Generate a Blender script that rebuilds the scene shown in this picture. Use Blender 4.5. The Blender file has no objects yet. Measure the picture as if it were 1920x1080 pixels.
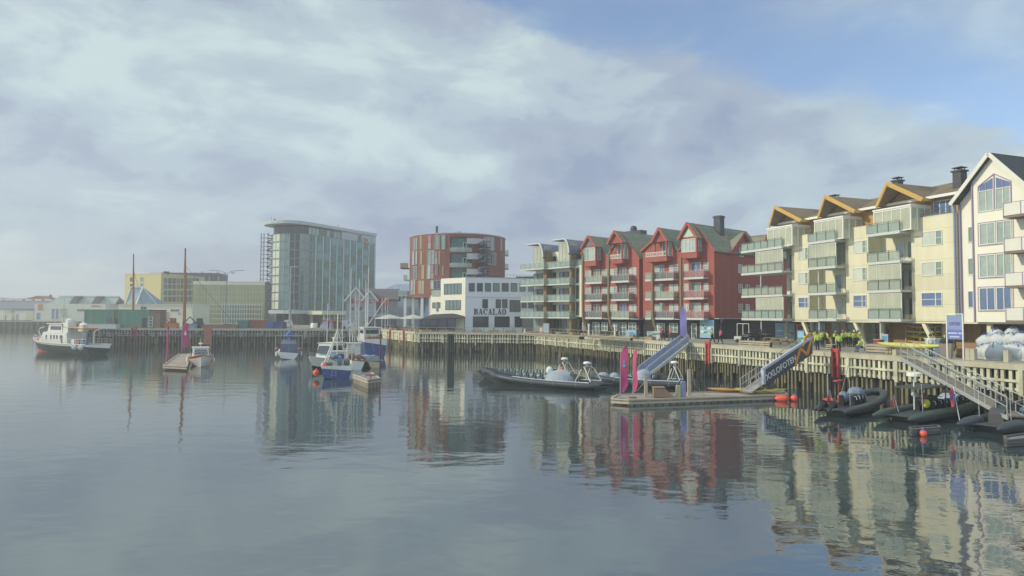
import bpy, math, random
from mathutils import Vector, Matrix
random.seed(11)
sc = bpy.context.scene
COL = sc.collection
R = math.radians
# ------------------------------------------------------------------ camera, sky, sun, exposure
E, D = 6.5, 3.5            # eye height and quay deck height above the water
FPX = 1280.0               # focal length in pixels of the 1920 wide photograph
PITCH = math.atan(54/1280.); ROLL = .0055
fw = Vector((0, math.cos(PITCH), math.sin(PITCH)))
up0 = Vector((0, -math.sin(PITCH), math.cos(PITCH)))
rt0 = Vector((1, 0, 0))
rt = rt0*math.cos(ROLL)+up0*math.sin(ROLL)
up = up0*math.cos(ROLL)-rt0*math.sin(ROLL)
cam = bpy.data.cameras.new('camera'); camo = bpy.data.objects.new('camera', cam); COL.objects.link(camo)
m = Matrix((rt, up, -fw)).transposed().to_4x4(); m.translation = Vector((0, 0, E)); camo.matrix_world = m
cam.sensor_width = 36; cam.lens = FPX/1920*36; cam.clip_start = .1; cam.clip_end = 9000
sc.camera = camo
sc.render.resolution_x = 1024; sc.render.resolution_y = 576
sc.view_settings.view_transform = 'Standard'; sc.view_settings.look = 'None'
sc.view_settings.exposure = 0.32; sc.view_settings.gamma = 1

SUN_AZ, SUN_EL = R(-97), R(30)      # azimuth measured from the view axis (+y) towards +x
sd = Vector((math.sin(SUN_AZ)*math.cos(SUN_EL), math.cos(SUN_AZ)*math.cos(SUN_EL), math.sin(SUN_EL)))
sun = bpy.data.lights.new('sun', 'SUN'); suno = bpy.data.objects.new('sun', sun); COL.objects.link(suno)
sun.energy = 2.9; sun.angle = R(.6); sun.color = (1, .90, .68)
suno.rotation_euler = sd.to_track_quat('Z', 'Y').to_euler()

w = bpy.data.worlds.new('World'); sc.world = w; w.use_nodes = True
nt = w.node_tree; nt.nodes.clear()
def N(tp, **k):
    n = nt.nodes.new(tp)
    for a, b in k.items(): setattr(n, a, b)
    return n
def L(a, b): nt.links.new(a, b)
def mth(op, a, b=None, c=None, clamp=False):
    n = N('ShaderNodeMath', operation=op); n.use_clamp = clamp
    for i, v in enumerate((a, b, c)):
        if v is None: continue
        if isinstance(v, (int, float)): n.inputs[i].default_value = v
        else: L(v, n.inputs[i])
    return n.outputs[0]
def ramp(v, stops, interp='EASE'):
    n = N('ShaderNodeValToRGB'); r = n.color_ramp; r.interpolation = interp
    while len(r.elements) > 1: r.elements.remove(r.elements[-1])
    for i, (p, c) in enumerate(stops):
        e = r.elements[0] if i == 0 else r.elements.new(p)
        e.position = p; e.color = (c if isinstance(c, tuple) else (c, c, c))+(1,)
    L(v, n.inputs[0]); return n.outputs[0]
tc = N('ShaderNodeTexCoord'); sp = N('ShaderNodeSeparateXYZ'); L(tc.outputs['Generated'], sp.inputs[0])
dx, dy, dz = sp.outputs; SKY_OFF = 7.9
zz = mth('ADD', mth('MAXIMUM', dz, 0.0), .16)
cx = mth('DIVIDE', dx, zz); cy = mth('DIVIDE', dy, zz)
cb = N('ShaderNodeCombineXYZ'); L(cx, cb.inputs[0]); L(cy, cb.inputs[1])
def noise(vec, scale, detail=6, rough=.55, dist=0, off=0):
    n = N('ShaderNodeTexNoise'); n.inputs['Scale'].default_value = scale; n.inputs['Detail'].default_value = detail
    n.inputs['Roughness'].default_value = rough; n.inputs['Distortion'].default_value = dist
    mp = N('ShaderNodeMapping'); mp.inputs['Location'].default_value = (off, off*.7, off*.3)
    L(vec, mp.inputs[0]); L(mp.outputs[0], n.inputs['Vector']); return n.outputs[0]
sky = N('ShaderNodeTexSky', sky_type='NISHITA'); sky.sun_disc = False
sky.sun_elevation = SUN_EL; sky.sun_rotation = SUN_AZ; sky.air_density = 1.0; sky.dust_density = .25; sky.air_density = .9; sky.ozone_density = 2.5
bgs = N('ShaderNodeBackground'); L(sky.outputs[0], bgs.inputs[0]); bgs.inputs[1].default_value = .15
# cloud cover: the bank of cloud ends on a line rising to the left; blue gap right of it
n1 = noise(cb.outputs[0], .85, 7, .55, .3, 3.1)
n2 = noise(cb.outputs[0], 2.3, 6, .6, .2, 9.0)
az = mth('DIVIDE', dx, mth('MAXIMUM', dy, .05))     # tan of azimuth in front
el = mth('DIVIDE', dz, mth('MAXIMUM', dy, .05))
# edge line of the cloud bank in (az, el): from (.07,.47) to (.62,.24)
edge = mth('SUBTRACT', el, mth('ADD', mth('MULTIPLY', az, -.285), .445))
e2 = mth('ADD', edge, mth('MULTIPLY', mth('SUBTRACT', n2, .5), .22))
gap = ramp(e2, [(0.0, 0.0), (.055, 1.0)])
up_edge = mth('SUBTRACT', el, mth('ADD', mth('MULTIPLY', az, -.22), .50))   # thin veil above the gap
e3 = mth('ADD', up_edge, mth('MULTIPLY', mth('SUBTRACT', n2, .5), .3))
veil = mth('MULTIPLY', ramp(e3, [(0.0, 0.0), (.14, .62)]), ramp(n1, [(.35, .5), (.6, 1.0)]))
front = ramp(dy, [(.15, 0.0), (.3, 1.0)])
gapf = mth('MULTIPLY', mth('MULTIPLY', gap, front), mth('SUBTRACT', 1.0, veil, clamp=True))
clear = mth('MAXIMUM', gapf, mth('MULTIPLY', ramp(n1, [(.30, 1.0), (.40, 0.0)]), .55))
cloudmix = mth('SUBTRACT', 1.0, mth('MULTIPLY', clear, .88), clamp=True)
# cloud brightness: banks, lilac-grey undersides
st = N('ShaderNodeMapping'); L(tc.outputs['Generated'], st.inputs[0]); st.inputs['Rotation'].default_value = (0, R(-9), 0); st.inputs['Scale'].default_value = (1, 1, 2.1)
n3 = noise(st.outputs[0], 2.1, 8, .55, .5, SKY_OFF)
n4 = noise(st.outputs[0], 6.5, 6, .6, .4, 1.3)
br = mth('ADD', mth('MULTIPLY', n3, .62), mth('MULTIPLY', n4, .38))
ccol = ramp(br, [(.37, (.255, .315, .445)), (.45, (.335, .405, .50)), (.52, (.42, .515, .57)), (.60, (.53, .64, .645))])
hor = ramp(dz, [(0.0, (.93, .97, 1.05)), (.1, (.96, .98, 1.02)), (.5, (.90, .90, .92))])
mx = N('ShaderNodeMix', data_type='RGBA', blend_type='MULTIPLY'); mx.inputs[0].default_value = 1
L(ccol, mx.inputs[6]); L(hor, mx.inputs[7])
# sky behind the camera and overhead is brightened as added fill light
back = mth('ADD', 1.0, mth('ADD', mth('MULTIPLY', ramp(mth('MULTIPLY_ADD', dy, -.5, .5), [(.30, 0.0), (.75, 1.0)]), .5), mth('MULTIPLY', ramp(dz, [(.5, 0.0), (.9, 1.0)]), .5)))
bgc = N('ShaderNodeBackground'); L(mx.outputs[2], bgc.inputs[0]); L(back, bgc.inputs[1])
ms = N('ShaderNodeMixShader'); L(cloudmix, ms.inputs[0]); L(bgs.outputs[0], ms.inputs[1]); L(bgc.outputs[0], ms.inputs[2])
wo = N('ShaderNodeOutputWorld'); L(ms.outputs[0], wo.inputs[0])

# ------------------------------------------------------------------ helpers
def ray(px, py):
    return fw+rt*((px-960)/FPX)-up*((py-540)/FPX)
def G(px, py, z=0.0):                       # point of a horizontal plane seen at a pixel
    d = ray(px, py); t = (z-E)/d.z; return Vector((d.x*t, d.y*t, z))
def P(px, py, Y):                           # point at distance Y along the view axis
    d = ray(px, py); t = Y/d.y; return Vector((d.x*t, Y, E+d.z*t))
class Fr:                                   # a vertical facade frame: x along the wall, y inward, z above the deck
    def __init__(s, o, ex, z=D):
        s.o = Vector((o[0], o[1])); s.ex = Vector((ex[0], ex[1])).normalized(); s.ey = Vector((-s.ex.y, s.ex.x)); s.z = z
        s.ang = math.atan2(s.ex.y, s.ex.x)
    def pk(s, px, py, y=0.0):
        d = ray(px, py); o = s.o+s.ey*y
        t = (o.x*s.ey.x+o.y*s.ey.y)/(d.x*s.ey.x+d.y*s.ey.y)
        q = Vector((d.x*t, d.y*t))-o
        return q.dot(s.ex), E+d.z*t-s.z
    def px(s, px, y=0.0): return s.pk(px, 597, y)[0]
    def w(s, x, y=0.0, z=0.0):
        q = s.o+s.ex*x+s.ey*y; return Vector((q.x, q.y, s.z+z))
    def sub(s, x, y=0.0):
        q = s.w(x, y); return Fr((q.x, q.y), s.ex, s.z)
class MB:
    def __init__(s): s.v = []; s.f = []; s.m = []; s.mi = 0
    def add(s, vs, fs, mi=None):
        b = len(s.v); s.v += [tuple(p) for p in vs]
        for f in fs: s.f.append([b+i for i in f]); s.m.append(s.mi if mi is None else mi)
        return s
    def box(s, x0, x1, y0, y1, z0, z1, mi=None):
        if x1 < x0: x0, x1 = x1, x0
        if y1 < y0: y0, y1 = y1, y0
        if z1 < z0: z0, z1 = z1, z0
        return s.add([(x0, y0, z0), (x1, y0, z0), (x1, y1, z0), (x0, y1, z0), (x0, y0, z1), (x1, y0, z1), (x1, y1, z1), (x0, y1, z1)],
                     [(0, 3, 2, 1), (4, 5, 6, 7), (0, 1, 5, 4), (1, 2, 6, 5), (2, 3, 7, 6), (3, 0, 4, 7)], mi)
    def bar(s, a, b, w, h=None, mi=None, upv=None):      # a square bar between two points
        a = Vector(a); b = Vector(b); h = w if h is None else h
        d = (b-a); 
        if d.length < 1e-6: return s
        d.normalize(); u = Vector(upv) if upv else (Vector((0, 0, 1)) if abs(d.z) < .95 else Vector((1, 0, 0)))
        r = d.cross(u).normalized()*w/2; u = r.cross(d).normalized()*h/2
        vs = [a-r-u, a+r-u, a+r+u, a-r+u, b-r-u, b+r-u, b+r+u, b-r+u]
        return s.add(vs, [(0, 3, 2, 1), (4, 5, 6, 7), (0, 1, 5, 4), (1, 2, 6, 5), (2, 3, 7, 6), (3, 0, 4, 7)], mi)
    def tube(s, pts, r, n=6, mi=None, cap=True):         # round tube along points; r number or list
        pts = [Vector(p) for p in pts]; rs = r if isinstance(r, (list, tuple)) else [r]*len(pts)
        vs = []; fs = []; prev = None
        for i, p in enumerate(pts):
            a = pts[max(i-1, 0)]; b = pts[min(i+1, len(pts)-1)]; d = (b-a).normalized()
            if prev is None: prev = Vector((0, 0, 1)) if abs(d.z) < .9 else Vector((1, 0, 0))
            u = (prev-d*prev.dot(d)).normalized(); prev = u; q = d.cross(u)
            for k in range(n):
                t = 2*math.pi*k/n; vs.append(p+(u*math.cos(t)+q*math.sin(t))*rs[i])
        for i in range(len(pts)-1):
            for k in range(n):
                k2 = (k+1) % n; fs.append((i*n+k, i*n+k2, (i+1)*n+k2, (i+1)*n+k))
        if cap: fs.append(tuple(range(n))[::-1]); fs.append(tuple((len(pts)-1)*n+k for k in range(n)))
        return s.add(vs, fs, mi)
    def prism(s, poly, y0, y1, mi=None, ax='y'):         # polygon (a,b) extruded: 'y' -> (x,z) along y, 'z' -> (x,y) along z, 'x' -> (y,z) along x
        def f(a, b, c): return {'y': (a, c, b), 'z': (a, b, c), 'x': (c, a, b)}[ax]
        n = len(poly); vs = [f(a, b, y0) for a, b in poly]+[f(a, b, y1) for a, b in poly]
        fs = [tuple(range(n)), tuple(range(n, 2*n))[::-1]]+[(i, n+i, n+(i+1) % n, (i+1) % n) for i in range(n)]
        ar = sum(poly[i][0]*poly[(i+1) % n][1]-poly[(i+1) % n][0]*poly[i][1] for i in range(n))
        flip = (ar > 0) == (y1 > y0)
        if ax == 'y': flip = not flip
        if flip: fs = [t[::-1] for t in fs]
        return s.add(vs, fs, mi)
    def lathe(s, prof, n=12, c=(0, 0, 0), mi=None, ax='z'):
        vs = []; fs = []
        for r, z in prof:
            for k in range(n):
                t = 2*math.pi*k/n; a, b = r*math.cos(t), r*math.sin(t)
                vs.append({'z': (c[0]+a, c[1]+b, c[2]+z), 'x': (c[0]+z, c[1]+a, c[2]+b), 'y': (c[0]+b, c[1]+z, c[2]+a)}[ax])
        for i in range(len(prof)-1):
            for k in range(n): fs.append((i*n+k, i*n+(k+1) % n, (i+1)*n+(k+1) % n, (i+1)*n+k))
        fs.append(tuple(range(n))[::-1]); fs.append(tuple((len(prof)-1)*n+k for k in range(n)))
        return s.add(vs, fs, mi)
    def ball(s, c, r, n=10, m=7, mi=None):
        if not isinstance(r, (tuple, list)): r = (r, r, r)
        vs = []; fs = []
        for i in range(m+1):
            ph = math.pi*i/m
            for k in range(n):
                t = 2*math.pi*k/n
                vs.append((c[0]+r[0]*math.sin(ph)*math.cos(t), c[1]+r[1]*math.sin(ph)*math.sin(t), c[2]-r[2]*math.cos(ph)))
        for i in range(m):
            for k in range(n): fs.append((i*n+k, i*n+(k+1) % n, (i+1)*n+(k+1) % n, (i+1)*n+k))
        return s.add(vs, fs, mi)
    def loft(s, secs, mi=None, cap=True, closed=False, mis=None):   # secs: lists of points of equal count
        n = len(secs[0]); vs = [p for q in secs for p in q]; b = len(s.v); s.v += [tuple(p) for p in vs]
        kk = n if closed else n-1
        for i in range(len(secs)-1):
            for k in range(kk):
                s.f.append([b+i*n+k, b+i*n+(k+1) % n, b+(i+1)*n+(k+1) % n, b+(i+1)*n+k])
                s.m.append(mis[k] if mis else (s.mi if mi is None else mi))
        if cap:
            for i in (0, len(secs)-1): s.f.append([b+i*n+k for k in range(n)]); s.m.append((s.mi if mi is None else mi))
        return s
    def blend(s, o): 
        b = len(s.v); s.v += o.v; s.f += [[b+i for i in f] for f in o.f]; s.m += o.m; return s
    def xf(s, M_):
        s.v = [tuple(M_ @ Vector(p)) for p in s.v]; return s
    def build(s, name, mats, parent=None, label=None, smooth=False):
        me = bpy.data.meshes.new(name); me.from_pydata(s.v, [], s.f)
        if not isinstance(mats, (list, tuple)): mats = [mats]
        for q in mats: me.materials.append(q)
        if len(mats) > 1: me.polygons.foreach_set('material_index', s.m)
        if smooth: me.polygons.foreach_set('use_smooth', [True]*len(me.polygons))
        me.update(); o = bpy.data.objects.new(name, me); COL.objects.link(o)
        if parent: o.parent = parent
        if label: o['label'] = label
        return o
def tag(o, label=None, cat=None, group=None, kind=None):
    if label: o['label'] = label
    if cat: o['category'] = cat
    if group: o['group'] = group
    if kind: o['kind'] = kind
    return o
def thing(name, label, cat, loc=(0, 0, 0), rz=0, group=None):
    o = bpy.data.objects.new(name, None); COL.objects.link(o); o.empty_display_size = .5
    o.location = loc; o.rotation_euler = (0, 0, rz); return tag(o, label, cat, group)
def frthing(fr, name, label, cat, x=0, y=0, z=0, group=None):
    return thing(name, label, cat, fr.w(x, y, z), fr.ang, group)
def copytree(o, parent=None, **kw):
    c = o.copy(); COL.objects.link(c); c.parent = parent
    for ch in list(o.children): copytree(ch, c)
    return c
# ------------------------------------------------------------------ materials
MT = {}
def M(name, col, rough=.75, var=.14, scale=1.2, metal=0, spec=.35, lines=None, bump=0, alpha=1, coat=0, sub=None, blot=None):
    if name in MT: return MT[name]
    m = bpy.data.materials.new(name); m.use_nodes = True; t = m.node_tree; b = t.nodes['Principled BSDF']
    b.inputs['Roughness'].default_value = rough; b.inputs['Metallic'].default_value = metal
    b.inputs['Specular IOR Level'].default_value = spec; b.inputs['Coat Weight'].default_value = coat
    b.inputs['Alpha'].default_value = alpha
    def n(tp, **k):
        q = t.nodes.new(tp)
        for a, c in k.items(): setattr(q, a, c)
        return q
    def lk(a, c): t.links.new(a, c)
    def mm(op, a, c=None):
        q = n('ShaderNodeMath', operation=op)
        for i, vv in enumerate((a, c)):
            if vv is None: continue
            if isinstance(vv, (int, float)): q.inputs[i].default_value = vv
            else: lk(vv, q.inputs[i])
        return q.outputs[0]
    tc = n('ShaderNodeTexCoord'); nz = n('ShaderNodeTexNoise'); nz.inputs['Scale'].default_value = scale
    nz.inputs['Detail'].default_value = 5; nz.inputs['Roughness'].default_value = .6; lk(tc.outputs['Object'], nz.inputs['Vector'])
    nb = n('ShaderNodeTexNoise'); nb.inputs['Scale'].default_value = scale*9; nb.inputs['Detail'].default_value = 3; lk(tc.outputs['Object'], nb.inputs['Vector'])
    f = mm('ADD', mm('MULTIPLY', mm('SUBTRACT', nz.outputs[0], .5), var*3.0), mm('MULTIPLY', mm('SUBTRACT', nb.outputs[0], .5), var*1.2))
    f = mm('ADD', f, 1.0); hgt = None
    if lines:
        axs, pitch, wd, dk = lines; s3 = n('ShaderNodeSeparateXYZ'); lk(tc.outputs['Object'], s3.inputs[0])
        for a in axs:
            v = s3.outputs['xyz'.index(a)]; fr_ = mm('FRACT', mm('DIVIDE', v, pitch)); ln = mm('LESS_THAN', fr_, wd)
            f = mm('MULTIPLY', f, mm('SUBTRACT', 1.0, mm('MULTIPLY', ln, dk)))
            cell = mm('FLOOR', mm('DIVIDE', v, pitch)); wn = n('ShaderNodeTexWhiteNoise', noise_dimensions='1D'); lk(cell, wn.inputs['W'])
            cv = min(.4, .05+var*1.0); f = mm('MULTIPLY', f, mm('ADD', 1-cv/2, mm('MULTIPLY', wn.outputs[0], cv)))
        mps = n('ShaderNodeMapping'); mps.inputs['Scale'].default_value = (1, 1, .08); lk(tc.outputs['Object'], mps.inputs[0]); ns_ = n('ShaderNodeTexNoise'); ns_.inputs['Scale'].default_value = 1.3; ns_.inputs['Detail'].default_value = 4; lk(mps.outputs[0], ns_.inputs['Vector'])
        f = mm('MULTIPLY', f, mm('ADD', .86, mm('MULTIPLY', ns_.outputs[0], .28)))
    cm = n('ShaderNodeMix', data_type='RGBA', blend_type='MULTIPLY'); cm.inputs[0].default_value = 1
    cm.inputs[6].default_value = (*col, 1)
    if blot:        # a second colour in blotches
        c2, sc2, th = blot; n5 = n('ShaderNodeTexNoise'); n5.inputs['Scale'].default_value = sc2; n5.inputs['Detail'].default_value = 5; lk(tc.outputs['Object'], n5.inputs['Vector'])
        rr = n('ShaderNodeMapRange'); rr.inputs[1].default_value = th-.06; rr.inputs[2].default_value = th+.06; lk(n5.outputs[0], rr.inputs[0])
        c3 = n('ShaderNodeMix', data_type='RGBA'); lk(rr.outputs[0], c3.inputs[0]); c3.inputs[6].default_value = (*col, 1); c3.inputs[7].default_value = (*c2, 1)
        lk(c3.outputs[2], cm.inputs[6])
    cc = n('ShaderNodeCombineColor'); [lk(f, cc.inputs[i]) for i in range(3)]
    lk(cc.outputs[0], cm.inputs[7]); lk(cm.outputs[2], b.inputs['Base Color'])
    if bump:
        bp = n('ShaderNodeBump'); bp.inputs['Strength'].default_value = bump; bp.inputs['Distance'].default_value = .05
        lk(nb.outputs[0], bp.inputs['Height']); lk(bp.outputs[0], b.inputs['Normal'])
    MT[name] = m; return m
def glassm(name, col, rough=.06, var=.25, alpha=1):
    return M(name, col, rough=rough, var=var, scale=.45, spec=.8, coat=.6 if alpha == 1 else 0, alpha=alpha)
WHITE = M('white_paint', (.70, .71, .66), .5, .05)
OFFW = M('off_white_paint', (.62, .62, .55), .6, .06)
STEEL = M('galvanised_steel', (.40, .41, .40), .45, .1, metal=.5)
DARKM = M('dark_metal', (.05, .052, .055), .5, .2)
BLACK = M('black_rubber', (.018, .021, .024), .5, .25)
G_D = glassm('window_glass_dark', (.035, .045, .06)); G_M = glassm('window_glass_grey', (.11, .18, .185)); G_L = glassm('window_glass_curtained', (.36, .42, .38))
G_G = glassm('window_glass_green', (.20, .29, .245)); G_B = glassm('window_glass_blue', (.10, .16, .30))
G_Y = glassm('window_glass_sun_pale', (.55, .58, .44))
BAL = M('balustrade_glass', (.37, .48, .42), .08, .12, scale=.5, spec=.8, alpha=.5)
BALG = M('balustrade_grey_glass', (.39, .45, .36), .1, .12, scale=.5, spec=.8, alpha=.58)
ENC = M('glazing_screen', (.60, .63, .48), .06, .2, scale=.4, spec=.8, alpha=.52)
def rg(): return random.choice([G_D, G_M, G_M, G_L, G_G])
def win(T, x0, x1, z0, z1, y=0.0, nx=2, nz=1, fm=None, gm=None, fw_=.07, d=.07, name='window', side=None):
    """a framed window set proud of a wall at local y; side='x' puts it on a wall of constant x"""
    if x1 < x0: x0, x1 = x1, x0
    if z1 < z0: z0, z1 = z1, z0
    f = MB(); g = MB()
    def bx(mb, a0, a1, b0, b1, dd0, dd1):
        if side is None: mb.box(a0, a1, y-dd1, y-dd0, b0, b1)
        else: mb.box(y+dd0*side, y+dd1*side, a0, a1, b0, b1)
    bx(f, x0-fw_, x0, z0-fw_, z1+fw_, .002, d); bx(f, x1, x1+fw_, z0-fw_, z1+fw_, .002, d)
    bx(f, x0, x1, z1, z1+fw_, .002, d); bx(f, x0, x1, z0-fw_, z0, .002, d)
    t = fw_*.45
    for i in range(1, nx):
        xx = x0+(x1-x0)*i/nx; bx(f, xx-t, xx+t, z0, z1, .012, d*.9)
    for i in range(1, nz):
        zz = z0+(z1-z0)*i/nz; bx(f, x0, x1, zz-t*.9, zz+t*.9, .012, d*.85)
    bx(g, x0, x1, z0, z1, .004, .016)
    o = f.build(name, fm or WHITE, T); g.build('pane', gm or rg(), o); return o
def text(body, parent, mat, size, loc, rot, name='lettering', extrude=.02, offset=0, sx=1, shear=0, center=True, spacing=1):
    c = bpy.data.curves.new(name, 'FONT'); c.body = body; c.size = size; c.extrude = extrude; c.offset = offset; c.shear = shear
    c.space_character = spacing
    c.align_x = 'CENTER' if center else 'LEFT'; c.align_y = 'CENTER'; c.resolution_u = 2
    o = bpy.data.objects.new(name+'_tmp', c); COL.objects.link(o); bpy.context.view_layer.update()
    me = bpy.data.meshes.new_from_object(o.evaluated_get(bpy.context.evaluated_depsgraph_get())); bpy.data.objects.remove(o); bpy.data.curves.remove(c)
    me.materials.clear(); me.materials.append(mat); me.name = name
    q = bpy.data.objects.new(name, me); COL.objects.link(q); q.parent = parent; q.location = loc; q.rotation_euler = rot; q.scale = (sx, 1, 1); return q
# ------------------------------------------------------------------ water, land, quays
NR = Vector((.9376, .348)); DR = Vector((-.348, .9376))    # quay row: inland normal, direction away from the camera
TQ, TW = 46.4, 60.4
RF = Fr(NR*TW, -DR)                                        # facade frame of the right hand row (y = 0 is the wall)
def Q(s, t): return DR*s+NR*t
def water_mat():
    m = bpy.data.materials.new('harbour_water'); m.use_nodes = True; t = m.node_tree; b = t.nodes['Principled BSDF']
    b.inputs['Base Color'].default_value = (.034, .054, .058, 1); b.inputs['Roughness'].default_value = .018
    b.inputs['IOR'].default_value = 3.3; b.inputs['Specular IOR Level'].default_value = .5
    tc = t.nodes.new('ShaderNodeTexCoord'); last = None
    def nz(scale, sx, sy, det, dist, rot=0):
        mp = t.nodes.new('ShaderNodeMapping'); mp.inputs['Scale'].default_value = (sx, sy, 1); mp.inputs['Rotation'].default_value = (0, 0, R(rot))
        n = t.nodes.new('ShaderNodeTexNoise'); n.inputs['Scale'].default_value = scale; n.inputs['Detail'].default_value = det; n.inputs['Roughness'].default_value = .5
        t.links.new(tc.outputs['Object'], mp.inputs[0]); t.links.new(mp.outputs[0], n.inputs[0])
        bp = t.nodes.new('ShaderNodeBump'); bp.inputs['Strength'].default_value = 1; bp.inputs['Distance'].default_value = dist
        t.links.new(n.outputs[0], bp.inputs['Height']); return bp, n
    # wind-ruffled zones: the small ripples come and go
    zn = t.nodes.new('ShaderNodeTexNoise'); zn.inputs['Scale'].default_value = .035; zn.inputs['Detail'].default_value = 3; t.links.new(tc.outputs['Object'], zn.inputs[0])
    sp_ = t.nodes.new('ShaderNodeSeparateXYZ'); t.links.new(tc.outputs['Object'], sp_.inputs[0])
    ma = t.nodes.new('ShaderNodeMath'); ma.operation = 'MULTIPLY_ADD'; ma.inputs[1].default_value = -.006; ma.inputs[2].default_value = .0; t.links.new(sp_.outputs[0], ma.inputs[0])
    ad = t.nodes.new('ShaderNodeMath'); ad.operation = 'ADD'; t.links.new(zn.outputs[0], ad.inputs[0]); t.links.new(ma.outputs[0], ad.inputs[1])
    mr = t.nodes.new('ShaderNodeMapRange'); mr.inputs[1].default_value = .42; mr.inputs[2].default_value = .75; mr.inputs[3].default_value = .25; mr.inputs[4].default_value = 1.0
    t.links.new(ad.outputs[0], mr.inputs[0])
    a, _ = nz(.42, 1, 1.3, 2, .023, 15); c, _ = nz(1.5, 1.0, 1.6, 3, .0047, -12); e, _ = nz(5.5, .8, 1.8, 2, .0022, 8)
    t.links.new(mr.outputs[0], e.inputs['Strength']); m2 = t.nodes.new('ShaderNodeMapRange'); m2.inputs[3].default_value = .65; m2.inputs[4].default_value = 1.25; t.links.new(mr.outputs[0], m2.inputs[0]); t.links.new(m2.outputs[0], c.inputs['Strength'])
    t.links.new(a.outputs[0], c.inputs['Normal']); t.links.new(c.outputs[0], e.inputs['Normal']); t.links.new(e.outputs[0], b.inputs['Normal'])
    return m
mb = MB(); mb.add([(-2500, -60, 0), (2500, -60, 0), (2500, 1000, 0), (-2500, 1000, 0)], [(0, 1, 2, 3)])
tag(mb.build('water', water_mat()), kind='structure')
DECK = M('quay_deck_concrete', (.26, .25, .20), .85, .2, .5, blot=((.19, .18, .15), .3, .55))
# outline of the quay edge, from near right round to far left
e0 = Q(-60, TQ); e1 = G(1000, 627, D).xy; e1 = Vector((4.2, 122.5)); e2 = Vector((-17.6, 126.5)); e3 = Vector((-28.2, 149.)); e4 = Vector((-91., 146.)); e5 = Vector((-182., 290.)); e6 = Vector((-900, 300))
land = [e0, e1, e2, e3, e4, e5, e6, Vector((-1300, 990)), Vector((1800, 990)), Vector((1800, -56))]
n = len(land); mb = MB()
mb.add([(p.x, p.y, D) for p in land], [tuple(range(n))])
tag(mb.build('ground', DECK), kind='structure')
SLAT = M('weathered_timber_slat', (.50, .50, .36), .85, .25, 1.3, lines=('x', .46, .0, 0), blot=((.30, .30, .22), 1.1, .60))
SLATG = M('old_grey_timber_slat', (.27, .27, .25), .85, .25, 1.3, lines=('x', .62, .0, 0), blot=((.12, .12, .12), 1.1, .55))
WET = M('wet_timber_pile', (.15, .14, .085), .6, .5, .8, blot=((.17, .15, .07), .9, .55))
BACK = M('quay_void_shade', (.03, .031, .03), .9, .3, .5)  # near-black backing colour stands in for the shade behind the slats
CURB = M('timber_curb_beam', (.42, .40, .30), .85, .25, 1.5)
def quaywall(a, b, label, sl=SLAT, sp=.46, z1=1.75, railz=2.5, post=4.6, wd=.23, low=True, redlad=(), steel=False):
    ex = (Vector(b)-Vector(a)); Ln = ex.length; fr = Fr(a, ex, 0)
    T = frthing(fr, 'quay_wall', label, 'quay wall')
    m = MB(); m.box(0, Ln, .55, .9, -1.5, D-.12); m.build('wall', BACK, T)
    m = MB(); m.box(0, Ln, -.28, .25, D-.28, D+.16); m.box(0, Ln, -.32, -.06, D+.16, D+.18); m.build('curb', CURB, T)
    m = MB(); x = .1; k = 0
    while x < Ln-.2:
        jz = random.uniform(-.03, .03); w_ = wd*random.uniform(.9, 1.08)
        dxx = random.uniform(-.04, .04); m.box(x+dxx, x+w_+dxx, -.16+random.uniform(-.02, .03), .02, z1+jz+random.choice([0, 0, 0, -.5 if random.random() < .12 else 0]), D-.30, 0)
        x += sp; k += 1
    m.box(0, Ln, -.25, -.17, railz-.09, railz+.09, 0)
    m.box(0, Ln, .03, .2, z1+.1, z1+.28, 0)
    m.build('fender_slats', sl, T)
    m = MB(); x = .1
    while x < Ln-.2:
        r_ = random.uniform(.0, .12)
        if random.random() < .92: m.box(x+r_*.2, x+wd*.8, .02+r_, .2+r_, -.6 if random.random() < .55 else random.uniform(.2, .9), z1+.12)
        x += sp
    x = 1.0
    while x < Ln: m.tube([(x, .3, -1.5), (x, .3, z1+.3)], .16, 7); x += 2.3
    m.build('lower_piles', WET, T)
    m = MB(); x = .4
    while x < Ln: m.box(x, x+.28, -.34, .0, z1-.12, D-.25); x += post
    m.build('fender_post', sl, T); return T, fr
QW1, QF1 = quaywall(e1, e0, 'long quay wall of pale upright timber slats below the red and yellow buildings')
quaywall(e2, e1, 'short quay wall of slats straight below the white building with lettering', sp=.5)
quaywall(e3, e2, 'pale boarded quay wall turning inward behind the blue fishing boat', sp=.34, wd=.31)
quaywall(e4, e3, 'grey slatted quay wall across the far end of the basin', sl=SLATG, sp=.62, wd=.3, z1=1.9)
quaywall(e5, e4, 'quay wall running back behind the ferry', sl=SLATG, sp=.9)
# old open timber wharf far left
T, fr_ = quaywall(e6, e5, 'low dark timber wharf on piles at the far left', sl=WET, sp=2.4, wd=.7, z1=1.2, post=12)
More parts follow.
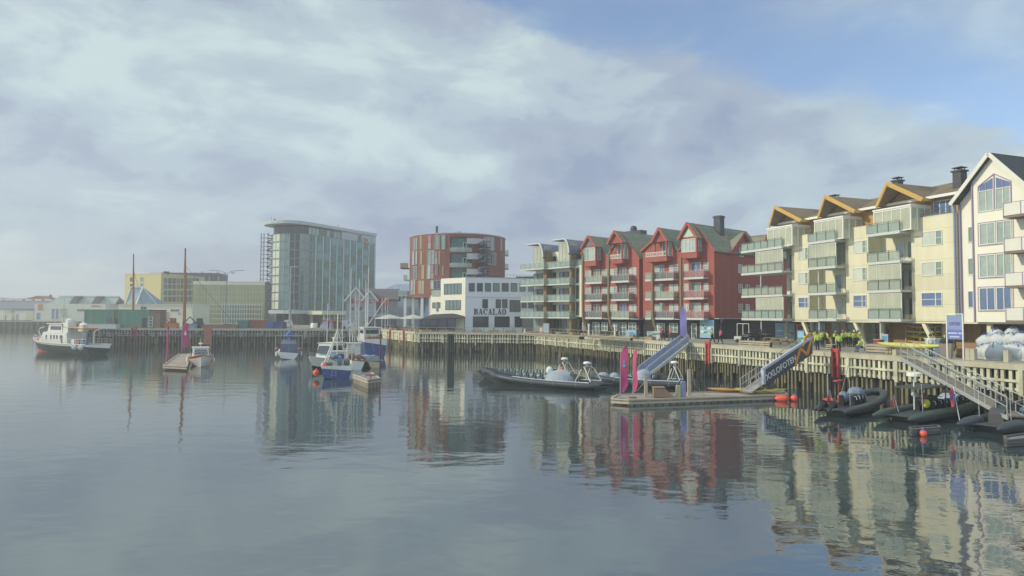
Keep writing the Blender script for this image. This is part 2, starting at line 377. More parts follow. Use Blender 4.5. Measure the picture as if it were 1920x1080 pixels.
# ------------------------------------------------------------------ the yellow apartment building
BEI = M('beige_cladding_panels', (.62, .595, .425), .7, .05, .5, lines=('z', 1.45, .018, .35))
OCH = M('ochre_timber', (.45, .27, .075), .7, .12, 1.0, lines=('z', .16, .1, .25))
TIM = M('brown_timber_boards', (.26, .18, .09), .75, .15, 1.0, lines=('x', .2, .08, .3))
FASC = M('ochre_fascia', (.58, .36, .09), .6, .06)
ROOFB = M('brown_roof_felt', (.20, .155, .095), .9, .15, .8, lines=('x', 1.0, .03, .25), blot=((.14, .11, .08), .4, .58))
SLAB = M('pale_concrete_slab', (.50, .53, .50), .7, .08)
RAIL = M('dark_rail', (.10, .12, .13), .5, .1)
CREAM = M('cream_render', (.66, .63, .46), .7, .05)
def balcony(T, x0, x1, y0, y1, z, right=True, left=True, h=1.05, glass=BAL, rail=RAIL, post=1.2, slabm=SLAB, th=.2, rh=.04):
    m = MB(); m.box(x0, x1, y0, y1, z-th, z); m.box(x0-.03, x1+.03, y0-.04, y0, z-th-.03, z+.05); s = m.build('balcony', slabm, T)
    g = MB(); r = MB(); g.box(x0+.02, x1-.02, y0+.02, y0+.045, z+.1, z+h-.08)
    if right: g.box(x1-.06, x1-.035, y0+.06, y1, z+.1, z+h-.08); r.box(x1-.07, x1-.02, y0, y1, z+h, z+h+rh)
    if left: g.box(x0+.035, x0+.06, y0+.06, y1, z+.1, z+h-.08); r.box(x0+.02, x0+.07, y0, y1, z+h, z+h+rh)
    r.box(x0, x1, y0-.01, y0+.05, z+h, z+h+rh); r.box(x0, x1, y0-.005, y0+.015, z+h-.16, z+h-.13)
    k = max(1, round((x1-x0)/post))
    for i in range(k+1):
        xx = x0+(x1-x0)*i/k; r.box(xx-.02, xx+.02, y0-.035, y0+.015, z-.1, z+h)
    r.build('railing', rail, s); g.build('glass_balustrade', glass, s); return s
def glassbox(T, x0, x1, y0, y1, z0, z1, n=3, fm=WHITE, right=True, left=True, roof=False, t=.06, gm=ENC, nside=1, name='glazed_screen'):
    f = MB(); g = MB()
    f.box(x0, x1, y0-.02, y0+t, z1-t*1.4, z1); f.box(x0, x1, y0-.02, y0+t, z0, z0+t)
    for i in range(n+1):
        xx = x0+(x1-x0)*i/n; w_ = t*.6 if 0 < i < n else t; f.box(xx-w_/2, xx+w_/2, y0-.03, y0+t, z0, z1)
    g.box(x0, x1, y0+.01, y0+.03, z0, z1)
    for s_, xx in ((left, x0), (right, x1)):
        if not s_: continue
        f.box(xx-t/2, xx+t/2, y0+t, y1, z1-t*1.4, z1); g.box(xx-.01, xx+.01, y0+t, y1, z0, z1)
        for i in range(1, nside+1):
            yy = y0+(y1-y0)*i/(nside); f.box(xx-t/2, xx+t/2, yy-t, yy, z0, z1)
    if roof: f.box(x0-.1, x1+.1, y0-.1, y1, z1, z1+.16)
    o = f.build(name, fm, T); g.build('glass', gm, o); return o
XL = RF.px(1452); XR = RF.px(1796)
YB = RF.sub(XL); WB = XR-XL
YT = frthing(YB, 'apartment_building', 'pale yellow panelled apartment block with three ochre timber gables and glass balconies', 'apartment building')
def yx(px, y=0): return YB.px(px, y)
pan = [(yx(1485.5), yx(1518)), (yx(1587), yx(1630)), (yx(1711), WB)]
m = MB(); m.box(0.0, WB, 2.0, 15, 2.75, 12.85); m.build('wall', CREAM, YT)
zt = 12.85
for a, b in pan:
    m = MB(); m.box(a, b, 0, 1.99, 2.78, zt); m.box(a-.02, b+.02, -.03, .3, zt, zt+.06); m.build('wall_panel', BEI, YT)
# attic set back, in ochre timber
m = MB(); m.box(.2, WB-.2, 1.6, 14, 12.87, 15.2); m.build('attic_wall', OCH, YT)
# ground floor: timber walls, shop fronts
m = MB(); m.box(0, WB, 3.0, 14, 0, 2.74); m.build('ground_floor_wall', TIM, YT)
m = MB(); m.box(0, WB, -.02, 3.0, 2.60, 2.74); m.build('soffit', CREAM, YT)
def shop(px0, px1, py0, py1, y, nx, nz, fm, gm, name='shop_window'):
    a, zb = YB.pk(px0, py1, y); c, z1 = YB.pk(px1, py0, y); return win(YT, a, c, max(.06, zb), min(z1, 2.5), y, nx, nz, fm, gm, name=name)
TBF = M('timber_frame', (.40, .28, .14), .7, .1)
shop(1590, 1640, 608, 648, 2.98, 3, 2, TBF, G_G)
shop(1643, 1668, 606, 652, 2.98, 2, 2, TBF, G_D)
shop(1560, 1586, 606, 646, 2.98, 2, 2, TBF, G_G)
shop(1715, 1745, 606, 650, 2.98, 3, 2, WHITE, G_D)
a = yx(1495, 2.98); o = win(YT, a, a+1.0, .1, 2.1, 2.98, 1, 2, WHITE, M('red_door_panel', (.35, .05, .06), .5, .1), name='door')
m = MB(); m.box(a+.82, a+.9, 2.86, 2.92, .95, 1.15); m.build('handle', STEEL, o)
a = yx(1512, 2.98); win(YT, a, a+.7, .6, 2.1, 2.98, 1, 2, WHITE, G_D)
a = yx(1722, 2.98); o = win(YT, a, a+1.3, .05, 2.1, 2.98, 2, 1, WHITE, G_D, name='door'); m = MB(); m.box(a+.6, a+.7, 2.86, 2.92, .9, 1.2); m.build('handle', STEEL, o)
for px, d in ((1503, 1), (1600, 1), (1729, 1)):      # slanting struts under the panel blocks
    x = yx(px); m = MB(); m.bar((x, .25, 2.6), (x+1.35, .25, .0), .34, .34); m.build('strut', CREAM, YT)
    m = MB(); m.box(x-1.1, x-.8, 2.3, 2.6, 0, 2.6); m.build('column', CREAM, YT)
for px in (1655, 1770, 1474):
    x = yx(px, 2); m = MB(); m.box(x-.15, x+.15, 1.9, 2.2, 0, 2.6); m.build('column', CREAM, YT)
G_YC = glassm('window_curtained_pale', (.50, .54, .46), var=.2)
# windows of the panel blocks
for px0, px1, rows in ((1498, 1515, ((466.5, 487), (512.6, 532.5), (558.6, 576))), (1601, 1624, ((453.8, 475), (504, 526), (554.5, 575))), (1729, 1766, ((436.5, 461), (493.5, 517), (550, 573.5)))):
    for i, (p, q) in enumerate(rows):
        a, z1 = YB.pk(px0, p); b, _ = YB.pk(px1, p); _, z0 = YB.pk(px0, q)
        s_ = a+(b-a)*.68
        win(YT, a, s_, z0, z1, 0, 1, 1 if i < 2 else 2, WHITE, G_YC if i < 2 else G_B, fw_=.055); win(YT, s_+.09, b, z0, z1, 0, 1, 2, WHITE, G_G if i < 2 else G_B, fw_=.055)
LV = (2.95, 5.85, 8.75, 11.65)
bays = [(yx(1391, -1.5), yx(1485, -.1), 1), (yx(1517, -1.5), yx(1587, -.05), 2), (yx(1628, -1.5), yx(1710, -.05), 3)]
for bi, (a, b, k) in enumerate(bays):
    for li, z in enumerate(LV):
        balcony(YT, a, b, -1.5, 1.98, z, right=False, glass=BAL if li in (0, 3) else BALG)
        yb = 1.99 if k > 1 else 1.99
        xw = max(a, .1)
        if li < 3:     # doors and windows of the back wall
            win(YT, xw+.5, xw+1.4, z+.05, z+2.15, 2.0, 1, 1, WHITE, rg(), name='balcony_door')
            win(YT, xw+1.9, b-.5, z+.5, z+2.15, 2.0, 2, 1, WHITE, rg())
    glz = {1: (0, 2), 2: (2,), 3: (0, 1)}[k]
    for li in glz:
        z = LV[li]; aa = a+(2.6 if k == 1 else .12)
        glassbox(YT, aa, b-.03, -1.38, 1.9, z+.02, z+2.62, n=6 if k == 1 else 4, right=False)
    z = LV[3]; aa = yx({1: 1441, 2: 1530, 3: 1642}[k], -1.2)
    glassbox(YT, aa, yx({1: 1487, 2: 1583, 3: 1711}[k], -1.2), -1.2, 1.55, z+.02, z+2.35, n=4, roof=True, t=.11, nside=3)
    for zz in LV[:3]:
        if k == 1 or zz in (5.85, 2.95): m = MB(); m.tube([(a+1.2 if k > 1 else a+3.3, -1.2, zz+.0), (a+1.2 if k > 1 else a+3.3, -1.2, zz+2.7)], .07, 8); m.build('post', SLAB, YT)
    m = MB(); xx = a+1.2 if k > 1 else a+3.3; m.tube([(xx, -1.2, 0), (xx, -1.2, 2.75)], .08, 8); m.build('post', SLAB, YT)
a, b, _ = bays[1]; m = MB(); m.box(a+.1, a+2.5, -1.42, -1.36, LV[0]+.12, LV[0]+.85)
for i in range(9): m.box(a+.1+i*.27, a+.2+i*.27, -1.44, -1.42, LV[0]+.14, LV[0]+.83)
tag(m.build('balcony_cloth', M('pink_cloth', (.45, .13, .17), .9, .2)), 'pink cloth hung inside the lowest glass balcony of the middle gable', 'cloth')
o = bpy.data.objects['balcony_cloth']; o.location = YB.w(0, 0, 0); o.rotation_euler = (0, 0, YB.ang)
# gables with a projecting prow
def slopeslab(mb, pts, th, mi=0):
    q = [Vector(p) for p in pts]; nn = (q[1]-q[0]).cross(q[2]-q[0]).normalized()
    if nn.z < 0: nn = -nn
    lo = [p-nn*th for p in q]; n_ = len(q)
    f = [tuple(range(n_)), tuple(range(n_, 2*n_))[::-1]]+[(i, n_+i, n_+(i+1) % n_, (i+1) % n_) for i in range(n_)]
    return mb.add(q+lo, f, mi)
gspec = [(1447, 1457, 1505), (1539.5, 1555, 1606), (1650, 1672, 1734)]
zr, ze = 16.65, 14.75
for a_, ap, b_ in gspec:
    a = yx(a_); b = yx(b_); c = (a+b)/2; yp = -1.6
    m = MB()
    slopeslab(m, [(c, yp, zr), (a, -.1, ze), (a, 9, ze), (c, 9, zr)], .16)
    slopeslab(m, [(c, yp, zr), (c, 9, zr), (b, 9, ze), (b, -.1, ze)], .16)
    rf = m.build('gable_roof', ROOFB, YT)
    m = MB(); m.bar((a-.1, -.16, ze-.16), (c, yp-.06, zr-.12), .12, .42); m.bar((c, yp-.06, zr-.12), (b+.1, -.16, ze-.16), .12, .42)
    m.bar((b+.06, -.1, ze-.12), (b+.06, 6, ze-.12), .1, .3); m.build('fascia', FASC, rf)
    m = MB(); m.prism([(a+.1, ze-.3), (b-.1, ze-.3), (c, zr-.25)], .9, 1.2); m.build('gable_wall', TIM, YT)
    m = MB(); m.bar((c, yp+.2, zr-.35), (c, 1, zr-.35), .2, .25); m.build('beam', TIM, YT)
m = MB()
slopeslab(m, [(-.2, .9, 14.95), (WB+.2, .9, 14.95), (WB+.2, 8, 17.5), (-.2, 8, 17.2)], .2)
slopeslab(m, [(-.2, 8.001, 17.2), (WB+.2, 8.001, 17.5), (WB+.2, 15.5, 15), (-.2, 15.5, 15)], .2); m.build('roof', ROOFB, YT)
m = MB(); m.box(-.2, WB+.2, .72, .9, 14.72, 14.98); m.build('gutter', WHITE, YT)
for px0, px1 in ((1756, 1790), (1587, 1598)):
    a, b = yx(px0, 1.6), yx(px1, 1.6); win(YT, a, b, 13.0, 14.45, 1.6, 3, 1, WHITE, G_B)
m = MB(); m.box(yx(1711), WB, .1, .14, 12.95, 13.05); m.box(yx(1711), WB, .08, .13, 13.55, 13.6); m.box(yx(1711), WB, .11, .13, 13.25, 13.28)
for i in range(8): xx = yx(1711)+.05+i*(WB-yx(1711)-.1)/7; m.box(xx-.02, xx+.02, .08, .13, 12.9, 13.6)
m.build('railing', RAIL, YT)
BRK = M('dark_metal_chimney', (.055, .06, .07), .6, .2)
for px, py0, py1, y, w_ in ((1565, 365, 374, 4.5, .8), (1683, 332, 348, 4.5, .75), (1799, 313, 352, 3.5, .85)):
    x, z1 = YB.pk(px, py0, y); _, z0 = YB.pk(px, py1+6, y)
    m = MB(); m.box(x-w_/2, x+w_/2, y-w_/2, y+w_/2, z0-1, z1-.35); m.box(x-w_/2-.12, x+w_/2+.12, y-w_/2-.12, y+w_/2+.12, z1-.5, z1-.35)
    for sx in (-1, 1):
        for sy in (-1, 1): m.box(x+sx*w_*.35-.03, x+sx*w_*.35+.03, y+sy*w_*.35-.03, y+sy*w_*.35+.03, z1-.35, z1-.12)
    m.box(x-w_/2-.05, x+w_/2+.05, y-w_/2-.05, y+w_/2+.05, z1-.12, z1-.05); m.build('chimney', BRK, YT)
m = MB(); x = WB-.05; m.tube([(x, -.12, 2.8), (x, -.12, 13.8)], .09, 8); m.build('downpipe', M('blue_grey_pipe', (.20, .25, .38), .5, .1), YT)
# posters along the ground floor
def poster(name, label, x0, x1, z0, z1, y, cols, seed, fr=YB):
    rnd = random.Random(seed); m = MB(); m.box(x0, x1, y-.05, y, z0, z1, 0); wv = x1-x0; h = z1-z0
    for k in range(16):
        a = x0+.04+rnd.random()*wv*.75; c = z0+.04+rnd.random()*h*.6; m.box(a, min(a+wv*rnd.uniform(.08, .35), x1-.04), y-.056-k*.0012, y-.05, c, min(c+h*rnd.uniform(.04, .16), z1-.05), rnd.choice(range(1, len(cols))))
    m.box(x0-.05, x0, y-.07, y+.01, z0-.05, z1+.05, len(cols)-1); m.box(x1, x1+.05, y-.07, y+.01, z0-.05, z1+.05, len(cols)-1)
    m.box(x0, x1, y-.07, y+.01, z1, z1+.05, len(cols)-1); m.box(x0, x1, y-.07, y+.01, z0-.05, z0, len(cols)-1)
    o = m.build(name, cols); o.location = fr.w(0, 0, 0); o.rotation_euler = (0, 0, fr.ang); return tag(o, label, 'poster')
SKYB = M('poster_sky_blue', (.25, .45, .62), .5, .15); PSEA = M('poster_sea_blue', (.12, .27, .42), .5, .3); PGRN = M('poster_green', (.17, .25, .14), .6, .3); PWHT = M('poster_white', (.6, .65, .65), .5, .1)
poster('poster', 'large seascape poster on the wall left of the red door', yx(1455, 2.9), yx(1489, 2.9), .5, 2.3, 2.9, [SKYB, PSEA, PWHT, PSEA, PGRN, PWHT], 2)
poster('poster', 'blue poster behind the standing group in yellow jackets', yx(1524, 2.9), yx(1546, 2.9), .9, 2.35, 2.9, [SKYB, PSEA, PWHT, SKYB, PWHT], 3)
poster('poster', 'blue poster behind the tall blue sign, left of the white sacks', yx(1754, 2.9), yx(1788, 2.9), .3, 2.4, 2.9, [SKYB, PSEA, PWHT, M('poster_red', (.4, .1, .08), .6, .2), PWHT], 4)

G_C = glassm('window_glass_pale_green', (.30, .38, .34), var=.4)
# ------------------------------------------------------------------ the white gabled building at the right edge
WBF = RF.sub(XR+.02); WT = frthing(WBF, 'gabled_building', 'white rendered gabled building with arched top window at the right edge', 'building')
WR = M('white_render', (.72, .71, .60), .75, .04, .6); VIO = M('lilac_window_surround', (.30, .24, .36), .6, .08)
def wk(vx, vy, y=0): return WBF.pk(1720+vx/3.6, 320+vy/3.6, y)
xa, za = wk(500, -112, -.05); xe, ze_ = wk(268, 210); xs_, _ = wk(380, 500); x2 = xa+(xa-xe)
zb = 2.76
m = MB(); slope = (za-ze_)/(xa-xe)
m.prism([(xs_, zb), (x2, zb), (x2, ze_-.1), (xa, za-.1), (xs_, za-.1-slope*(xa-xs_))], 0, 13); m.build('wall', WR, WT)
m = MB(); m.prism([(.1, zb), (xs_+.01, zb), (xs_+.01, za-.15-slope*(xa-xs_)), (.1, ze_-.1)], .45, 12.5); m.build('wall', WR, WT)
m = MB(); slopeslab(m, [(xa, -.45, za+.12), (xe-.35, -.45, ze_-.1), (xe-.35, 13.5, ze_-.1), (xa, 13.5, za+.12)], .22); slopeslab(m, [(xa, -.45, za+.12), (xa, 13.5, za+.12), (x2+.3, 13.5, ze_-.1), (x2+.3, -.45, ze_-.1)], .22)
rf = m.build('roof', M('black_roof_felt', (.05, .055, .06), .9, .15), WT)
m = MB(); m.bar((xe-.35, -.5, ze_-.26), (xa, -.5, za), .06, .34); m.bar((xa, -.5, za), (x2+.3, -.5, ze_-.26), .06, .34); m.build('bargeboard', OFFW, rf)
for (v0, v1, rows) in (((420, 525), None, None),):
    for i, (p, q) in enumerate(((365, 498), (577, 717), (797, 938))):
        a, z1 = wk(425, p); b, _ = wk(522, p); _, z0 = wk(425, q); win(WT, a, b, z0, z1, 0, 2, 1, OFFW, G_C if i < 2 else G_B, fw_=.08)
        a2, _ = wk(540, p); b2, _ = wk(632, p); win(WT, a2, b2, z0, z1, 0, 2, 1, OFFW, G_C if i < 2 else G_B, fw_=.08)
        m = MB(); e_ = .17
        m.box(a-e_-.06, b2+e_+.06, -.03, -.0, z1+.11, z1+.18); m.box(a-e_-.06, b2+e_+.06, -.03, 0, z0-.18, z0-.11); m.box(a-e_-.06, a-e_, -.03, 0, z0-.1, z1+.1); m.box(b2+e_, b2+e_+.06, -.03, 0, z0-.1, z1+.1); m.box((b+a2)/2-.05, (b+a2)/2+.05, -.06, 0, z0-.1, z1+.1)
        m.build('window_surround', VIO, WT)
        a, z1 = wk(348, p+20, .45); b, _ = wk(378, p+20, .45); _, z0 = wk(348, q-18, .45); win(WT, a, b-.02, z0, z1, .45, 1, 1, OFFW, G_G if i < 2 else G_B, fw_=.08)
# arched gable window
a, zt_ = wk(420, 145); b, _ = wk(510, 145); _, z0 = wk(420, 277); c, zc = wk(505, 50); d_, _ = wk(532, 100); e_, ztr = wk(625, 120)
win(WT, a, b, z0, zt_, 0, 2, 1, OFFW, G_C, fw_=.08); win(WT, d_, e_, z0, zt_, 0, 2, 1, OFFW, G_C, fw_=.08)
m = MB(); m.prism([(a, zt_+.1), (b, zt_+.1), (b, zc), (a, zt_+.5)], -.03, -.005); m.prism([(d_, zt_+.1), (e_, zt_+.1), (e_, zt_+.45), (d_, zc)], -.03, -.005); o = m.build('window', G_B, WT)
m = MB(); m.bar((a-.1, -.04, z0-.1), (a-.1, -.04, zt_+.5), .07); m.bar((a-.1, -.04, zt_+.5), ((b+d_)/2, -.04, zc+.35), .07); m.bar(((b+d_)/2, -.04, zc+.35), (e_+.1, -.04, zt_+.5), .07); m.bar((e_+.1, -.04, zt_+.5), (e_+.1, -.04, z0-.1), .07); m.bar(((b+d_)/2, -.04, z0), ((b+d_)/2, -.04, zc+.3), .08)
m.bar(((a+b)/2, -.05, zt_), ((a+b)/2, -.05, zc-.45), .06); m.bar(((d_+e_)/2, -.05, zt_), ((d_+e_)/2, -.05, zc-.4), .06)
m.build('window_frame', VIO, o)
m = MB(); m.tube([(xs_, -.08, zb), (xs_, -.08, za-.2-slope*(xa-xs_))], .07, 8); m.tube([(.12, .3, zb), (.12, .3, ze_-.3)], .09, 8); m.build('downpipe', VIO, WT)
for bz in (11.75, 8.75, 5.85, 2.95):
    x0 = wk(583, 500, -1.6)[0]; m = MB(); m.box(x0, x0+5, -1.6, 0, bz-.22, bz); s_ = m.build('balcony', M('brown_slab', (.2, .16, .13), .8, .15), WT)
    m = MB(); m.box(x0, x0+5, -1.64, -1.6, bz-.02, bz+.98); m.box(x0-.03, x0, -1.6, -.05, bz-.02, bz+.98); m.build('balustrade_panel', OFFW, s_)
    m = MB()
    for xx in (x0+.05, x0+1.45, x0+2.9): m.box(xx, xx+.05, -1.68, -1.64, bz-.05, bz+1.05)
    m.box(x0, x0+5, -1.66, -1.61, bz+1.02, bz+1.07); m.build('railing', VIO, s_)
m = MB(); m.box(.1, x2, 7, 12, 0, 2.74); m.build('rear_wall', M('grey_rear_wall', (.35, .35, .32), .8, .1), WT)
m = MB(); m.box(.2, x2, .3, 12, 2.6, 2.74); m.build('soffit', CREAM, WT)
m = MB()
for xx in (2.2, 8.0): m.box(xx, xx+.35, .6, .95, 0, 2.6)
m.build('column', CREAM, WT)

# ------------------------------------------------------------------ the red gabled apartment row
RX = Vector((.6307, -.776)); RO = Vector((21.9, 104.0))
RR0 = Fr(RO, RX)
x92 = RR0.px(1093); RR = RR0.sub(x92)
RT = frthing(RR, 'apartment_row', 'dark red timber apartment row with four steep gables and black ground floor', 'apartment building')
RED = M('red_timber_cladding', (.32, .090, .070), .8, .10, .6, lines=('x', .22, .06, .28)); REDS = M('red_timber_side', (.32, .090, .070), .8, .10, .6, lines=('y', .22, .06, .28))
REDT = M('red_trim', (.36, .08, .05), .7, .06)
BLK = M('black_stained_boards', (.022, .022, .022), .8, .3, .8, lines=('z', .2, .08, .3))
RGR = M('green_grey_roof_slates', (.19, .21, .155), .9, .14, .7, lines=('z', .3, .06, .2), blot=((.24, .22, .14), .35, .55))
def rk(vx, vy, y=0): return RR.pk(1080+vx/7.11, 410+vy/7.11, y)
def rk6(vx, vy, y=0): return RR.pk(950+vx/4.154, 400+vy/4.154, y)
def rk1(vx, vy, y=0): return RR.pk(1200+vx/4., 390+vy/4., y)
OY = -1.35; DEP = 13.0
xB1 = rk(840, 490)[0]; zB1 = rk(840, 490)[1]; xB2 = rk(1840, 380)[0]; zB2 = rk(1840, 380)[1]
xC = rk(865, 490)[0]
gs = []
for ap, le, re, fr0, fr1, base in (((165, 225), (85, 410), (255, 370), 97, 265, 625), ((505, 160), (430, 370), (620, 310), 450, 615, 592), ((1100, 120), (985, 340), (1215, 290), 1040, 1208, 562), ((1495, 48), (1375, 290), (1625, 245), 1395, 1610, 520)):
    xa_, za_ = rk(*ap, y=OY-.3); _, z2 = rk(*re, y=OY-.3); x0 = rk(fr0, 400, OY)[0]; x1 = rk(fr1, 400, OY)[0]; zb_ = rk(fr1, base, OY)[1]
    gs.append([(x0+x1)/2, za_, x0, x1, z2, zb_])
for g_ in gs:      # eave height of the oriel from a 50 degree pitch
    g_[4] = min(g_[4], g_[1]-1.2*(g_[3]-g_[2])/2)
print('gables', [[round(v, 2) for v in g_] for g_ in gs], 'xB', xB1, zB1, xB2, zB2, xC)
x0_ = 0.0
zeL = gs[0][4]-.6
def block(xs, xe, zl, zr_, ga, gb):
    k = 1.15
    def left_edge(g): return g
    # facade outline
    A = gs[ga]; B = gs[gb]
    sA = (A[1]-A[4])/((A[3]-A[2])/2+.25); sB = (B[1]-B[4])/((B[3]-B[2])/2+.25)
    xv = (A[0]*sA+B[0]*sB+A[1]-B[1])/(sA+sB); zv = A[1]-sA*(xv-A[0])
    zR = B[1]-sB*(xe-B[0]); zL = A[1]-sA*(A[0]-xs)
    zR = max(zR, zr_-.3); zL = max(zL, zl)
    m = MB(); m.prism([(xs, 2.95), (xe, 2.95), (xe, zR-.2), (B[0], B[1]-.2), (xv, zv-.2), (A[0], A[1]-.2), (xs, zL-.2)], 0, DEP)
    m.build('wall', RED, RT)
    m = MB(); m.box(xe, xe+.03, .02, DEP, 2.97, zR-.25); m.build('side_wall', REDS, RT)
    m = MB()
    for (xa_, za_, xL_, zL_, xR_, zR_) in ((A[0], A[1], xs-.3, zL-.3, xv, zv), (B[0], B[1], xv, zv, xe+.35, zR-.3)):
        slopeslab(m, [(xa_, -.25, za_), (xL_, -.25, zL_), (xL_, DEP+.5, zL_), (xa_, DEP+.5, za_)], .18)
        slopeslab(m, [(xa_, -.25, za_), (xa_, DEP+.5, za_), (xR_, DEP+.5, zR_), (xR_, -.25, zR_)], .18)
    rf = m.build('roof', RGR, RT)
    m = MB(); m.bar((B[0], -.3, B[1]-.05), (xe+.3, -.3, zR-.3), .08, .3); m.build('bargeboard', REDT, rf); m = MB(); m.bar((xs-.25, -.3, zL-.3), (A[0], -.3, A[1]-.05), .08, .3); m.build('bargeboard', REDT, rf)
    return zR, xv, zv
zRa, _, _ = block(0, xB1, zeL, zB1, 0, 1)
zRb, _, _ = block(xC+.4, xB2, gs[2][4]-.8, zB2, 2, 3)
m = MB(); m.box(xB1+.04, xC+.4, 2.2, DEP, 2.95, zRa-.3); m.build('recess_wall', REDS, RT)
m = MB(); m.box(0, xB1, .08, DEP-1, 0, 2.94); m.box(xB1, xC+.4, 2.3, DEP, 0, 2.94); m.box(xC+.4, xB2+.03, .08, DEP-1, 0, 2.94); m.build('ground_floor_wall', BLK, RT)
# oriels
for i, (xc, za_, x0, x1, z2, zb_) in enumerate(gs):
    sl = (za_-z2)/((x1-x0)/2+.25)
    m = MB(); open_ = i in (1, 2)
    if not open_:
        m.prism([(x0, zb_), (x1, zb_), (x1, z2), (xc, za_-.25), (x0, z2)], OY, .0)
    else:
        zt2 = z2-.05; zb2 = zb_+.75
        m.prism([(x0, zt2), (x1, zt2), (x1, z2), (xc, za_-.25), (x0, z2)], OY, .0); m.box(x0, x1, OY, 0, zb_, zb2); m.box(x0, x0+.18, OY, OY+.2, zb2, zt2); m.box(x1-.2, x1, OY, OY+.25, zb2, zt2)
    orl = m.build('oriel', RED, RT)
    m = MB(); m.box(x1, x1+.03, OY+.02, 0, zb_+.02, z2-.05) if not open_ else m.box(x1, x1+.02, OY+.02, 0, zb_+.02, zb_+.72); m.build('oriel_side', REDS, orl)
    m = MB(); hw = (x1-x0)/2+.3
    slopeslab(m, [(xc, OY-.35, za_), (xc-hw, OY-.35, za_-sl*hw), (xc-hw, -.2, za_-sl*hw), (xc, -.2, za_)], .18); slopeslab(m, [(xc, OY-.35, za_), (xc, -.2, za_), (xc+hw, -.2, za_-sl*hw), (xc+hw, OY-.35, za_-sl*hw)], .18)
    rf = m.build('oriel_roof', RGR, orl)
    m = MB(); m.bar((xc-hw, OY-.4, za_-sl*hw-.05), (xc, OY-.4, za_-.05), .08, .36); m.bar((xc, OY-.4, za_-.05), (xc+hw, OY-.4, za_-sl*hw-.05), .08, .36); m.build('bargeboard', REDT, rf)
    if not open_:
        win(orl, x0+.25, xc-.08, zb_+.95, z2-.15, OY, 2, 1, WHITE, G_G if i == 0 else G_L, fw_=.06); win(orl, xc+.08, x1-.25, zb_+.95, z2-.15, OY, 2, 1, WHITE, G_L, fw_=.06)
        win(orl, OY+.45, -.3, zb_+1.0, z2-.2, x1+.03, 2, 2, WHITE, G_D, fw_=.06, side=1)
        m = MB(); hh = za_-.75; k_ = (hh-z2-.15)/sl; m.prism([(xc-k_, z2+.2), (xc+k_, z2+.2), (xc, hh)], OY-.05, OY-.005); m.build('gable_window', M('pale_gable_glass', (.5, .58, .48), .15, .1) if i == 3 else G_M, orl)
    else:
        win(orl, x0+.6, x1-.3, zb2+.1, zt2-.1, -.02, 3, 1, WHITE, G_M)
        win(orl, OY+.5, -.25, zb_+.8, z2-.2, x1+.02, 2, 1, WHITE, G_G, fw_=.06, side=1)
        ps = -.0 if i == 1 else 1.2
        m = MB(); a0, a1 = (x0, x1) if i == 1 else (x0-1.6, x1-.1)
        yy = OY-.05
        m.box(a0, a1, yy-.03, yy, zb2+.62, zb2+.68); m.box(a0, a1, yy-.03, yy, zb2+.02, zb2+.08)
        q = a0
        while q < a1-.3:
            m.bar((q, yy-.015, zb2+.05), (q+.4, yy-.015, zb2+.65), .045); m.bar((q+.4, yy-.015, zb2+.05), (q, yy-.015, zb2+.65), .045); q += .4
        m.build('railing', WHITE, orl)
        if i == 2: m = MB(); m.box(a0, x0, OY, 0, zb_, zb2); m.build('oriel_side_box', RED, orl)
# balconies and windows, three storeys
LR = []
for k, (vv) in enumerate((533, 664, 803)): LR.append(rk6(670, vv, -1.2)[1])
print('levels', LR)
LR = [8.75, 5.85, 2.95]
def smallwin(x0, x1, zf): win(RT, x0, x1, zf+.95, zf+2.05, 0, 2, 3, WHITE, random.choice([G_L, G_L, G_G, G_M]), fw_=.06, d=.05)
cols = [(605, 740, rk6, [(616, 633), (640, 657)], (683, 723), [(745, 763), (770, 787)]),
        (803, 950, rk6, [(809, 830), (836, 858)], (885, 930), [(956, 978), (987, 1008)]),
        (105, 250, rk1, [(115, 142)], (150, 180), [(222, 246), (257, 284)]),
        (322, 475, rk1, [(335, 362)], (390, 455), [(482, 511)])]
for ci, (b0, b1, f, sw, door, side_) in enumerate(cols):
    for li, z in enumerate(LR):
        xa0 = f(b0, 500, -1.2)[0]; xb0 = f(b1, 500, -1.2)[0]
        g_ = M('smoked_balustrade', (.20, .22, .22), .12, .15, spec=.8, alpha=.55) if (ci+li) % 3 else BALG
        if ci == 3: g_ = M('pink_balustrade', (.45, .22, .22), .2, .15, alpha=.5)
        balcony(RT, xa0, xb0, -1.2, 0, z, glass=g_, rail=M('pale_rail', (.45, .42, .4), .5, .1), post=1.1, th=.22)
        for a, b in sw: smallwin(f(a, 500)[0], f(b, 500)[0], z)
        a, b = f(door[0], 500)[0], f(door[1], 500)[0]; o = win(RT, a, b, z+.05, z+2.15, 0, 2, 1, WHITE, random.choice([G_L, G_B, G_G, G_M]), fw_=.06, name='balcony_door')
        for a, b in side_: smallwin(f(a, 500)[0], f(b, 500)[0], z)
xa0 = rk1(40, 500, -1.2)[0]; xb0 = rk1(86, 500, -1.2)[0]
for z in LR: balcony(RT, xa0, xb0-.1, -1.2, 0.3, z, glass=BALG, rail=M('pale_rail', (.45, .42, .4), .5, .1), th=.22)
BRN = M('brown_laminated_post', (.20, .14, .07), .6, .15)
for f, vx, zt_ in ((rk6, 800, rk6(800, 330)[1]), (rk1, 98, rk1(98, 440)[1]), (rk1, 312, rk1(312, 380)[1]), (rk6, 598, rk6(598, 330)[1])):
    x = f(vx, 500, -1.3)[0]; pts = [(x, -1.45, zt_), (x-.02, -1.45, 5.9), (x, -1.42, 3.2), (x+.25, -1.3, 1.8), (x+.85, -1.1, .5), (x+1.15, -1.0, 0)]
    m = MB()
    for a, b in zip(pts[:-1], pts[1:]): m.bar(a, b, .32, .3)
    m.build('bowed_post', BRN, RT)
